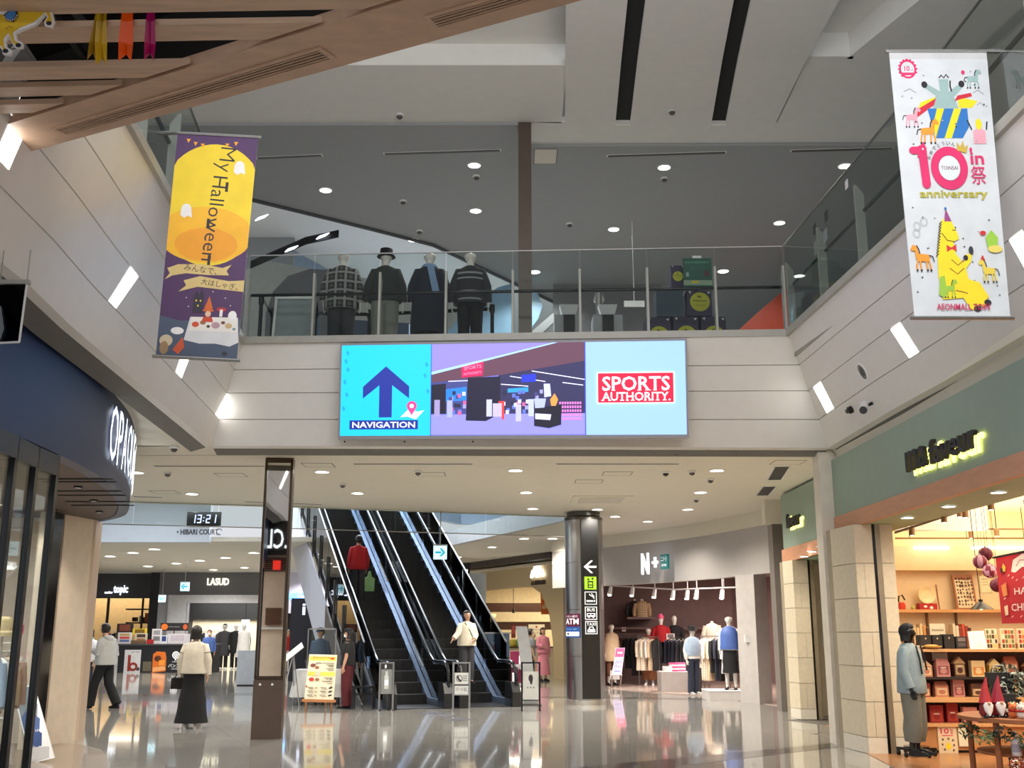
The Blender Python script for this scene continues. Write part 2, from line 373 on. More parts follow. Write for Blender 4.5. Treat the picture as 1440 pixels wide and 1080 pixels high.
cpn = S(panel_piece(.86, .70, 4.27, 4.18, 0), 'ceiling', M('slot_black', (16, 16, 17), .8))
for o_ in [cpn]:
    for v in o_.data.vertices: v.co.z += .05
for a in [(.86, .70, 1.68, 1.49), (1.92, 1.72, 3.24, 2.86), (3.47, 3.08, 4.27, 4.18)]:
    S(panel_piece(*a, 0), 'ceiling_panel', CEILU, cpn)
for a in [(1.68, 1.49, 1.92, 1.72), (3.24, 2.86, 3.47, 3.08)]:
    r = panel_piece(*a, 0); r.v = [v for v in r.v]
    xm = sum(v[0] for v in r.v[:4]) / 4
    S(MB().box(xm - .12, xm + .12, 15.94, 16.2, ZC - .012, ZC + .02), 'ceiling_panel', CEILU, cpn)
# 2F column
S(MB().box(.10, .31, 15.86, 16.07, ZT, ZC), 'column', M('bronze_column', (98, 86, 76), .35, .3))
# ================================================================== LAMPS AND CEILING FITTINGS
TRIM = M('lamp_trim', (235, 235, 232), .4)
_dl = {}
def downlight(p, label, group, r=.10, e=60, col=NEUT, spot=True, tilt=2.5):
    key = round(r, 3)
    if key not in _dl:
        a = MB().lathe([(r * 1.22, 0), (r * 1.22, -.012), (r, -.016), (r, 0)], n=20, caps=False); b = MB().lathe([(r, -.004), (r * .6, -.012), (.002, -.014)], n=20)
        t = T('downlight', label, 'ceiling light', p, 0, group); b.obj('lens', LAMP, a.obj('trim', TRIM, t, 30), 30); _dl[key] = t
    else: t = dup(_dl[key], p, 0, label, group)
    if spot:
        l = bpy.data.lights.new('spot', 'SPOT'); l.energy = e; l.spot_size = tilt; l.spot_blend = .6; l.shadow_soft_size = .08; l.color = col
        o = bpy.data.objects.new('spot', l); C.objects.link(o); o.location = (p[0], p[1], p[2] - .04)
    return t
G2 = 'downlights in the upper floor ceiling'
for i, (px, py, nm) in enumerate([(667, 232, 'left of the column, front row'), (934, 235, 'right of the column, front row'), (1188, 233, 'front row near the right glass rail'), (458, 267, 'nearest the yellow banner'),
        (669, 296, 'left of the column, second row'), (863, 322, 'right of the column, second row'), (1096, 313, 'above the right rail corner, second row'), (581, 337, 'furthest back above the mannequins'),
        (752, 382, 'just right of the column, low at the back'), (1017, 381, 'above the green poster, at the back')]):
    downlight(AZ(px, py, ZC - .05), 'round glowing downlight in shaded upper ceiling, ' + nm, G2, .105 if i < 8 else .12, 190, NEUT)
G1 = 'downlights in the ground floor ceiling'
L1 = [(453, 663, 'front row, right of mirror pillar'), (725, 661, 'front row, centre'), (1008, 661, 'front row, far right'), (503, 693, 'second row, above the escalator'), (740, 692, 'second row, centre'),
      (985, 692, 'second row, right'), (749, 715, 'third row, left of round column'), (967, 716, 'third row, right of round column'), (270, 694, 'above the digital clock'), (806, 724, 'close to left of round column top'),
      (840, 716, 'right above the round column'), (865, 726, 'close to right of round column top'), (911, 733, 'in front of the grey shop sign'), (192, 664, 'beside the dark blue sign band')]
for px, py, nm in L1: downlight(AZ(px, py, ZC1), 'round bright downlight in beige ceiling, ' + nm, G1, .115, 330, (1, .93, .82))
for px, py, nm in [(737, 757, 'nearest'), (692, 769, 'middle'), (644, 783, 'furthest'), (777, 757, 'beside the round column')]:
    downlight(AZ(px, py, ZC1), 'small downlight in ceiling before the cafe, ' + nm, 'downlights before the cafe', .14, 260, (1, .9, .76))
for k, (px, py) in enumerate([(155, 779), (187, 774), (217, 769), (208, 793), (248, 789), (281, 785), (317, 781), (357, 774), (344, 795), (300, 798), (430, 800)]):
    downlight(AZ(px, py + 3, ZL), 'downlight in far left ceiling below the clock, %s from left' % ORD[k], 'downlights in the far left ceiling', .17, 330, (1, .96, .9))
def slot_vent(a, b, wd, z, label, mat=DARK, fmat=None):
    a, b = Vector(a), Vector(b); d = (b - a).normalized(); n = Vector((-d.y, d.x, 0)) * wd / 2
    t = T('ceiling_vent', label, 'air vent', tuple((a + b) / 2), 0, 'slot vents in the ceilings'); c = (a + b) / 2
    fr = MB(); ln = MB()
    q = [a - n * 1.25 - d * .02, b - n * 1.25 + d * .02, b + n * 1.25 + d * .02, a + n * 1.25 - d * .02]
    fr.prism([(p.x, p.y) for p in q], z - .008, z - .001); ln.prism([(p.x, p.y) for p in (a - n, b - n, b + n, a + n)], z - .012, z - .004)
    fr.obj('frame', fmat or TRIM, t, None, True); ln.obj('slot', mat, t, None, True)
GREY = M('vent_grey', (88, 86, 82), .6)
for (x0, y0), (x1, y1), nm in [((541, 216), (703, 211), 'left of the column'), ((855, 219), (1020, 214), 'right of the column'), ((362, 222), (452, 218), 'beside the yellow banner'), ((1113, 212), (1255, 208), 'beside the white banner')]:
    slot_vent(AZ(x0, y0, ZC - .05), AZ(x1, y1, ZC - .05), .07, ZC - .05, 'long thin vent in upper ceiling, ' + nm, GREY)
for (x0, y0), (x1, y1), nm in [((218, 655), (372, 655), 'left of the mirror pillar'), ((498, 652), (664, 652), 'below the video screen, left'), ((783, 652), (954, 652), 'below the video screen, right'), ((345, 705), (452, 709), 'above the hanging glass'), ((188, 698), (228, 699), 'beside the blue sign band')]:
    slot_vent(AZ(x0, y0, ZC1), AZ(x1, y1, ZC1), .05, ZC1, 'long thin vent in beige ceiling, ' + nm, GREY)
for (x0, y0), (x1, y1), nm in [((1089, 674), (1100, 656), 'front one'), ((1072, 696), (1082, 684), 'rear one')]:
    slot_vent(AZ(x0, y0, ZC1), AZ(x1, y1, ZC1), .22, ZC1, 'short black vent grille near green shop, ' + nm)
for (x0, y0), (x1, y1), nm in [((893, 756), (942, 747), 'left'), ((970, 742), (1026, 733), 'right')]:
    slot_vent(AZ(x0, y0, ZC1), AZ(x1, y1, ZC1), .12, ZC1, 'thin vent above grey shop fascia, ' + nm, GREY)
def hatch(px, py, w_, d, z, label):
    p = AZ(px, py, z); t = T('access_hatch', label, 'hatch', p, 0, 'access hatches in the ceilings')
    fr = MB()
    for a in [(-w_, -w_ + .012, -d, d), (w_ - .012, w_, -d, d), (-w_, w_, -d, -d + .012), (-w_, w_, d - .012, d)]: fr.box(*a, -.004, 0)
    fr.obj('frame', GREY, t); MB().box(-w_ + .012, w_ - .012, -d + .012, d - .012, -.003, 0).obj('panel', CEIL, t)
for px, py, nm in [(606, 667, 'left of centre'), (868, 666, 'right of centre'), (828, 677, 'right of centre, rear'), (325, 668, 'left of mirror pillar'), (448, 654, 'right of mirror pillar'), (1108, 650, 'near the green shop'), (232, 692, 'above the clock')]:
    hatch(px, py, .25, .22, ZC1, 'square access hatch in beige ceiling, ' + nm)
hatch(767, 220, .2, .3, ZC - .05, 'square access hatch in upper ceiling by the column')
t = T('air_cassette', 'square beige air conditioning cassette in ceiling before round column', 'air vent', AZ(845, 702, ZC1))
MB().box(-.6, .6, -.6, .6, -.02, 0).obj('frame', CEIL, t); MB().box(-.45, .45, -.45, .45, -.03, -.02).obj('grille', M('cassette', (205, 200, 184), .6), t)
def detector(px, py, z, label, kind, mat=TRIM):
    t = T(kind, label, 'detector' if kind != 'security_camera' else 'camera', AZ(px, py, z))
    MB().lathe([(.07, 0), (.07, -.02), (.05, -.035)], n=14).obj('base', TRIM, t, 40); MB().lathe([(.05, -.035), (.045, -.06), (.02, -.08), (.002, -.084)], n=14).obj('dome', mat, t, 40)
detector(936, 663, ZC1, 'black dome camera in beige ceiling right of centre', 'security_camera', BLACKG)
for px, py, nm in [(588, 662, 'left of centre'), (868, 634, 'under the screen'), (245, 628, 'by left fascia corner'), (973, 662, 'right of dome camera'), (999, 673, 'right of second row'), (979, 701, 'right, rear'), (236, 664, 'left of mirror pillar'), (482, 680, 'above escalator'), (950, 633, 'below screen right end')]:
    detector(px, py, ZC1, 'small round detector in beige ceiling, ' + nm, 'smoke_detector', GREY)
for px, py, nm in [(670, 247, 'under left front lamp'), (934, 250, 'under right front lamp'), (567, 282, 'over mannequins'), (590, 324, 'over hooded mannequin'), (801, 314, 'right of column'), (562, 161, 'left in atrium ceiling'), (945, 155, 'between black slots')]:
    detector(px, py, ZC - (.05 if py > 200 else 0), 'tiny detector in upper ceiling, ' + nm, 'smoke_detector', GREY)
# fittings on the right fascia: round speaker, bracket camera, small camera
def on_fas(fn, px, py):
    best = None
    for i in range(0, 301):
        for j in range(0, 41):
            p = fn(i / 300, j / 40); d = p.y * cp + (p.z - EYE) * sp; q = (720 + F * p.x / d - px) ** 2 + (540 - F * (-p.y * sp + (p.z - EYE) * cp) / d - py) ** 2
            if best is None or q < best[0]: best = (q, p)
    return best[1]
nR = Vector((-.9, 0, -.42)).normalized()
def disc_on(p, n, r, h, name, mats, parent, prof=None):
    u = n.cross(Vector((0, 1, 0))).normalized(); v = n.cross(u); mb = MB()
    mb.loft([[p + n * z + (u * math.cos(2 * PI * j / 20) + v * math.sin(2 * PI * j / 20)) * rr for j in range(20)] for rr, z in (prof or [(r, 0), (r, h), (r * .02, h)])])
    return mb.obj(name, mats, parent, 40, True)
p = on_fas(fR, 1213, 522); t = T('wall_speaker', 'round grey speaker grille set in right white fascia', 'speaker', p)
disc_on(p, nR, .12, .01, 'rim', TRIM, t, [(.13, 0), (.13, .012), (.105, .016), (.105, .004)]); disc_on(p, nR, .1, .006, 'grille', M('grille_grey', (120, 118, 115), .6, bump=.4, scale=80), t)
disc_on(p, nR, .05, .012, 'cone', GREY, t, [(.06, .006), (.05, .012), (.03, .012), (.03, .006)])
p = on_fas(fR, 1228, 568); t = T('security_camera', 'white and black camera on bracket below right fascia speaker', 'camera', p)
MB().tube([p, p + nR * .1], .02).obj('bracket', DARK, t, 40, True); MB().tube([p + nR * .1 + Vector((.0, .04, .03)), p + nR * .15 + Vector((-.03, -.12, -.05))], .055, 10).obj('housing', TRIM, t, 40, True)
MB().tube([p + nR * .15 + Vector((-.03, -.12, -.05)), p + nR * .15 + Vector((-.035, -.14, -.06))], .05, 10).obj('lens', BLACKG, t, 40, True)
p = on_fas(fR, 1198, 574); t = T('security_camera', 'small dark camera stub left of the bracket camera', 'camera', p)
disc_on(p, nR, .05, .05, 'mount', DARK, t); disc_on(p + nR * .05, nR, .03, .04, 'lens', STEELD, t)
# ================================================================== GLASS BALUSTRADES (2F)
def balustrade(name_label, pl, n, h, handrail, post_h, glass_mb=None):
    """pl: plan polyline of the glass; posts at n+1 equal spacings"""
    o = along(pl, 0); t = T('glass_balustrade', name_label, 'railing', (o[0], o[1], ZT))
    base = MB(); cap = MB(); hr = MB()
    def P(s, z, off=0.): a = along(pl, s); return Vector((a[0], a[1], z))
    for i in range(n):
        a, b = P(i / n, 0), P((i + 1) / n, 0); d = (b - a).normalized(); nn = Vector((-d.y, d.x, 0))
        ga, gb = a + d * .012, b - d * .012
        MB().hexa([ga - nn * .006 + Vector((0, 0, ZT + .07)), gb - nn * .006 + Vector((0, 0, ZT + .07)), gb + nn * .006 + Vector((0, 0, ZT + .07)), ga + nn * .006 + Vector((0, 0, ZT + .07))],
                  [ga - nn * .006 + Vector((0, 0, ZT + h)), gb - nn * .006 + Vector((0, 0, ZT + h)), gb + nn * .006 + Vector((0, 0, ZT + h)), ga + nn * .006 + Vector((0, 0, ZT + h))]).obj('glass_panel', GLASS, t, None, True)
        base.loft([[q - nn * .05 + Vector((0, 0, ZT)), q - nn * .05 + Vector((0, 0, ZT + .1)), q + nn * .05 + Vector((0, 0, ZT + .1)), q + nn * .05 + Vector((0, 0, ZT))] for q in (a, b)])
        cap.loft([[q - nn * .012 + Vector((0, 0, ZT + h)), q - nn * .012 + Vector((0, 0, ZT + h + .014)), q + nn * .012 + Vector((0, 0, ZT + h + .014)), q + nn * .012 + Vector((0, 0, ZT + h))] for q in (a, b)])
    base.obj('base_rail', POST, t, None, True); cap.obj('cap_rail', STEEL, t, None, True)
    for i in range(n + 1):
        a = P(i / n, 0); d = (P(min(1, i / n + .02), 0) - P(max(0, i / n - .02), 0)).normalized(); nn = Vector((-d.y, d.x, 0)); q = a + nn * .05
        mb = MB(); L = []
        for z, k in ((ZT + .1, 1), (ZT + post_h - .12, 1), (ZT + post_h, .25)):
            L.append([q - d * .018 - nn * .045 + Vector((0, 0, z)), q + d * .018 - nn * .045 + Vector((0, 0, z)), q + d * .018 - nn * .045 + nn * .11 * k + Vector((0, 0, z)), q - d * .018 - nn * .045 + nn * .11 * k + Vector((0, 0, z))])
        mb.loft(L).obj('post', POST, t, None, True)
    if handrail:
        pts = []
        for i in range(n + 1):
            d = (P(min(1, i / n + .02), 0) - P(max(0, i / n - .02), 0)).normalized(); pts.append(P(i / n, ZT + handrail) + Vector((-d.y, d.x, 0)) * .11)
        hr.tube(pts, .024, 10).obj('handrail', BLACKG, t, 40, True)
    return t
balustrade('glass railing with pale posts above the video screen', [(-3.92, 15.12), (3.94, 14.72)], 8, 1.36, .78, 1.08)
balustrade('glass railing with blade posts along the right upper walkway', RT[::1], 7, 1.36, .78, 1.1)
balustrade('glass railing behind the yellow banner on the left', LT[::-1], 7, 1.36, .78, 1.1)
# small papers and stickers on the right glass
for px, py, q, c in [(1190, 260, .07, (225, 222, 225)), (1161, 305, .09, (28, 26, 30)), (1145, 323, .09, (30, 28, 34)), (1160, 332, .1, (205, 205, 215)), (1147, 349, .12, (190, 188, 185))]:
    x = 4.05; p = AX(px, py, x); tag(MB().box(p.x - .002, p.x, p.y - q, p.y + q * .6, p.z - q * .8, p.z + q * .8).obj('notice', K(c)), 'small %s notice stuck on right glass rail, %s' % ('dark' if c[0] < 60 else 'pale', {1190: 'topmost', 1161: 'dark upper', 1145: 'dark lower', 1160: 'pale right', 1147: 'pale lowest'}[px if py != 332 else 1160] if py != 332 else 'small pale one beside dark marks'), 'notice', 'notices on the right glass rail')
# ================================================================== VIDEO SCREEN
scr = T('video_screen', 'wide lit video wall showing arrow, shop view and red sign', 'screen', (0.0, 14.93, 4.27))
a_, b_, c_, d_ = AY(481, 486, 14.80), AY(963, 479, 14.76), AY(966, 611, 14.90), AY(478, 613, 14.94)
sn = (d_ - a_).cross(b_ - a_).normalized(); sn = sn if sn.y < 0 else -sn; c_ = c_ - sn * (c_ - a_).dot(sn)
MB().ext([a_ + Vector((-.03, 0, .03)) - sn * .005, b_ + Vector((.03, 0, .03)) - sn * .005, c_ + Vector((.03, 0, -.05)) - sn * .005, d_ + Vector((-.03, 0, -.05)) - sn * .005], -sn * .2).obj('housing', M('screen_housing', (150, 148, 150), .4), scr, None, True)
fn, n_ = quadmap(a_, b_, c_, d_, 485, 130)
cv = Canvas(fn, sn, .003, .0001)
def L(*c): return E('%d_%d_%d' % c, c, .95)
cv.rect(0, 0, 127, 130, L(20, 188, 250)); cv.rect(127, 0, 344, 130, L(112, 116, 222)); cv.rect(344, 0, 485, 130, L(146, 186, 250))
NAVY = L(22, 42, 140)
cv.poly([(63, 31), (96, 60), (96, 77), (72, 58), (72, 104), (54, 104), (54, 58), (31, 77), (31, 60)], NAVY)
cv.rect(13, 108, 109, 121, NAVY).text('NAVIGATION', 61, 114.5, L(240, 244, 255), h=8.5, wdt=88, bold=.02)
cv.poly([(84, 104), (96, 92), (108, 96), (118, 94), (106, 107), (94, 103)], L(205, 205, 235)); cv.ell(100, 88, 7, 7, L(235, 60, 130)); cv.poly([(95, 93), (105, 93), (100, 101)], L(235, 60, 130)).ell(100, 88, 3, 3, L(240, 240, 255))
for x, y in [(8, 10), (6, 22), (9, 34), (5, 52), (8, 70), (4, 90), (120, 28), (118, 44), (122, 66)]: cv.poly([(x - 2, y), (x, y - 3), (x + 3, y + 2), (x, y + 5)], L(18, 150, 215))
# shop view in the middle picture
def X(u): return 127 + (u - 50) / 1350 * 217
def Y(v): return (v - 15) / 815 * 130
def pic(pts, *c): cv.poly([(X(u), Y(v)) for u, v in pts], L(*c))
pic([(50, 15), (1390, 15), (1390, 60), (50, 360)], 138, 128, 224); pic([(50, 265), (1115, 15), (1390, 15), (50, 300)], 160, 205, 255)
pic([(50, 290), (1160, 15), (1395, 15), (1395, 180), (640, 300), (50, 362)], 92, 58, 78)
pic([(640, 300), (1395, 180), (1395, 640), (640, 640)], 42, 40, 82); pic([(50, 362), (380, 325), (380, 640), (50, 640)], 60, 66, 130)
pic([(50, 650), (1395, 640), (1395, 822), (50, 822)], 138, 136, 226)
pic([(50, 380), (180, 370), (180, 640), (50, 640)], 16, 12, 40); pic([(370, 320), (655, 310), (655, 640), (530, 705), (355, 700)], 16, 14, 44)
for x0, y0, x1, y1, w_ in [(930, 265, 1395, 345, 7), (740, 310, 1050, 360, 6), (1200, 370, 1380, 395, 6), (660, 380, 900, 400, 5), (200, 350, 370, 345, 5)]: cv.line([(X(x0), Y(y0)), (X(x1), Y(y1))], 1.2, L(225, 225, 255))
pic([(840, 300), (965, 290), (965, 360), (840, 365)], 30, 50, 225); pic([(180, 420), (360, 400), (360, 520), (180, 530)], 30, 120, 225); pic([(720, 420), (900, 410), (900, 450), (720, 455)], 40, 150, 235)
rr = random.Random(3)
for i in range(46):
    x = rr.choice([rr.uniform(190, 350), rr.uniform(670, 1000)]); y = rr.uniform(430, 620); pic([(x, y), (x + 28, y), (x + 28, y + 34), (x, y + 34)], *rr.choice([(150, 150, 210), (60, 60, 120), (190, 90, 150), (90, 110, 210), (30, 30, 60), (210, 210, 240)]))
for i in range(9):
    for j in range(5):
        pic([(1170 + i * 22, 540 + j * 34), (1186 + i * 22, 540 + j * 34), (1186 + i * 22, 562 + j * 34), (1170 + i * 22, 562 + j * 34)], 215, 120, 200)
pic([(950, 600), (1190, 560), (1185, 740), (1080, 770), (950, 750)], 14, 12, 36); pic([(1035, 380), (1090, 380), (1100, 490), (1040, 500)], 190, 200, 240); pic([(950, 510), (1055, 510), (1040, 590), (960, 595)], 170, 180, 225)
pic([(1090, 520), (1130, 465), (1160, 520), (1140, 575), (1100, 575)], 225, 150, 70); pic([(960, 640), (1100, 650), (1090, 700), (960, 690)], 205, 205, 235)
for x, y, c in [(80, 515, (150, 140, 190)), (190, 520, (160, 165, 215)), (535, 515, (185, 190, 225)), (790, 560, (180, 178, 225)), (900, 515, (180, 190, 230))]: pic([(x, y), (x + 48, y), (x + 48, y + 150), (x, y + 150)], *c)
pic([(590, 550), (668, 550), (668, 668), (590, 668)], 185, 175, 225); pic([(640, 530), (690, 530), (690, 690), (668, 690), (668, 550), (640, 550)], 215, 60, 60)
pic([(318, 225), (505, 180), (500, 300), (318, 318)], 240, 16, 90)
cv.text('SPORTS', X(412), Y(228), L(255, 130, 170), h=5, wdt=25, bold=.03, rot=-.16).text('AUTHORITY', X(410), Y(280), L(255, 130, 170), h=4, wdt=26, bold=.03, rot=-.1)
cv.rect(360, 43, 469, 87, L(250, 250, 255)).rect(361.5, 44.5, 467.5, 85.5, L(232, 18, 60))
def slabtext(cv, s, x, y, h, wdt, mat):
    cv.text(s, x, y, mat, h=h, wdt=wdt, bold=.03)
    v, f, W, H_ = text_polys(s, .03); n = 9
    # slab serifs along the foot and head of each stem
    for q in sorted({round(p[0], 1) for p in v if p[1] < -H_ / 2 + .02}): cv.rect(x + q * wdt / W - 1.1, y + h / 2 - 1.1, x + q * wdt / W + 1.1, y + h / 2, mat)
slabtext(cv, 'SPORTS', 415, 59, 20, 95, L(250, 250, 255)); slabtext(cv, 'AUTHORITY.', 415, 77, 12, 96, L(250, 250, 255))
cv.rect(126.4, 0, 127.4, 130, L(70, 70, 190)); cv.rect(343, 0, 344.4, 130, L(70, 80, 200))
cv.obj('picture', scr, True)
for px in (485, 569, 665):
    p = AY(px, 621, 15.3); disc_on(p, Vector((0, -1, -.2)).normalized(), .012, .03, 'cable_hole', DARK, scr)
# ================================================================== BANNERS
def banner(label, q, W, Hh, rod_mat, draw, bmat, curl=.04):
    q = [Vector(p) for p in q]; base = (q[2] + q[3]) / 2
    t = T('banner', label, 'banner', base)
    fn0, n = quadmap(*q, W, Hh); q[2] = fn0(W, Hh); n = n.normalized(); n = n if n.y < 0 else -n
    fn = lambda u, v: fn0(u, v)
    mbc = MB().ext([q[0], q[1], q[2], q[3]], -n * .006); cl_ = mbc.obj('cloth', bmat, t, None, True)
    for a, b in ((q[0], q[1]), (q[3], q[2])):
        d = (b - a).normalized(); MB().tube([a - d * .03 - n * .003, b + d * .03 - n * .003], .018, 8).obj('rod', rod_mat, t, 40, True)
    cv = Canvas(fn, n, .002, .00008); draw(cv); cv.obj('print', cl_, True)
    return t, q, n
PUR = K((70, 36, 84)); YEL = K((228, 196, 30)); ORA = K((226, 150, 20)); BLK = K((24, 16, 26)); CRM = K((206, 180, 118)); GHO = K((225, 222, 220))
def halloween(cv):
    W, Hh = 112, 318
    cv.rect(0, 0, W, Hh, PUR)
    def clip(cx, cy, rx, ry, mat):
        q = []
        for i in range(48):
            a = 2 * PI * i / 48; q.append((min(W, max(0, cx + rx * math.cos(a))), cy + ry * math.sin(a)))
        cv.poly(q, mat)
    clip(56, 102, 74, 88, YEL); clip(52, 146, 66, 40, K((230, 172, 24)))
    cv.ell(54, 160, 44, 24, ORA)
    for x, y in [(16, 10), (26, 14), (36, 16), (70, 14), (82, 11)]: cv.poly([(x - 3, y - 2), (x + 3, y - 2), (x, y + 4)], ORA)
    cv.text('My', 68, 36, BLK, h=None, wdt=36, bold=-.014, rot=PI / 2 + .06); cv.text('Halloween', 62, 122, BLK, wdt=122, bold=-.004, rot=PI / 2 + .05)
    for x, y in [(75, 76), (60, 182), (54, 130)]: cv.rect(x - 2, y - 7, x + 2, y + 7, BLK)
    for gx, gy, r in [(90, 46, 9), (22, 112, 9)]:
        cv.ell(gx, gy, r * .8, r, GHO).poly([(gx - r * .8, gy), (gx + r * .8, gy), (gx + r, gy + r * 1.2), (gx + r * .3, gy + r * .9), (gx - r * .2, gy + r * 1.3), (gx - r * .8, gy + r * .9)], GHO)
    cv.poly([(4, 196), (18, 190), (50, 188), (80, 192), (92, 187), (86, 196), (90, 202), (60, 203), (30, 202), (12, 206), (2, 212), (8, 203)], CRM)
    cv.poly([(28, 212), (50, 205), (90, 210), (112, 208), (112, 224), (80, 222), (48, 220), (22, 228), (32, 219)], CRM)
    cv.text('みんなで、', 50, 195.5, BLK, wdt=46, bold=.02, rot=.1).text('大はしゃぎ。', 78, 215, BLK, wdt=52, bold=.02, rot=.12)
    cv.poly([(0, 262), (30, 268), (112, 262), (112, 318), (0, 318)], K((66, 78, 100)))
    cv.poly([(42, 262), (108, 260), (112, 294), (100, 300), (80, 297), (58, 298), (36, 294)], K((205, 204, 206))); cv.poly([(44, 262), (107, 260), (109, 280), (42, 281)], K((222, 216, 208)))
    for x, y, r, c in [(50, 272, 5, (200, 70, 30)), (60, 269, 4, (150, 100, 60)), (68, 274, 2.6, (60, 50, 30)), (78, 272, 6, (176, 140, 150)), (96, 272, 5, (190, 160, 120)), (88, 268, 3, (110, 60, 50)), (104, 276, 2.5, (120, 140, 150))]: cv.ell(x, y, r, r * .75, K(c))
    cv.poly([(44, 256), (44, 232), (48, 226), (52, 232), (54, 222), (58, 232), (58, 256)], K((34, 22, 46)))
    for x, y in [(47, 238), (53, 238), (50, 245)]: cv.rect(x, y, x + 2, y + 2.5, YEL)
    cv.poly([(60, 250), (72, 250), (66, 232)], K((205, 96, 30))).ell(66, 252, 8, 2, K((205, 96, 30))).ell(66, 257, 4, 4, K((220, 180, 150))).poly([(60, 261), (72, 261), (74, 268), (58, 268)], K((190, 60, 30)))
    cv.ell(84, 250, 7, 3, K((170, 40, 50))).rect(82, 250, 86, 260, K((225, 220, 215))); cv.ell(100, 258, 6, 7, GHO).ell(26, 282, 9, 5, GHO)
    cv.ell(12, 296, 9, 8, K((196, 180, 150))).ell(10, 306, 6, 9, K((150, 120, 84))); cv.poly([(22, 308), (34, 290), (38, 304), (30, 314)], K((196, 80, 40))).ell(94, 310, 4, 3, K((40, 44, 60)))
    for x, y in [(34, 236), (38, 248), (88, 234), (96, 244), (70, 226)]: cv.ell(x, y, .8, .8, GHO)
hb = banner('purple and yellow hanging banner reading My Halloween', [AY(250, 187, 9.3), AY(363, 193, 9.42), AY(333, 507, 9.42), AY(219, 501, 9.3)], 112, 318, STEEL, halloween, K((235, 232, 230)))
PNK = K((214, 32, 100)); GRN = K((176, 168, 30)); BLU = K((34, 112, 186)); YL2 = K((240, 214, 20)); TEA = K((150, 178, 176)); LINE = K((168, 172, 178)); OR2 = K((232, 150, 40)); PK2 = K((228, 160, 176))
def horse(cv, x, y, s, mat, flip=1, mane=BLK):
    P = lambda pts: [(x + flip * a * s, y + b * s) for a, b in pts]
    cv.poly(P([(-8, -2), (6, -3), (9, -12), (14, -14), (18, -9), (16, -6), (12, -7), (11, 2), (9, 6), (-7, 6), (-9, 3)]), mat)
    for a, b in ((-7, -9), (-3, -4), (5, 5), (8, 11)): cv.line(P([(a, 4), (b, 11), (b - .5, 16)]), 2.2 * s, mat); cv.ell(x + flip * (b - .5) * s, y + 16.5 * s, 1.4 * s, 1.4 * s, BLK)
    cv.line(P([(-8, -1), (-13, 0), (-15, 6)]), 1.4 * s, mane); cv.line(P([(9, -13), (6, -8), (5, -3)]), 1.6 * s, mane)
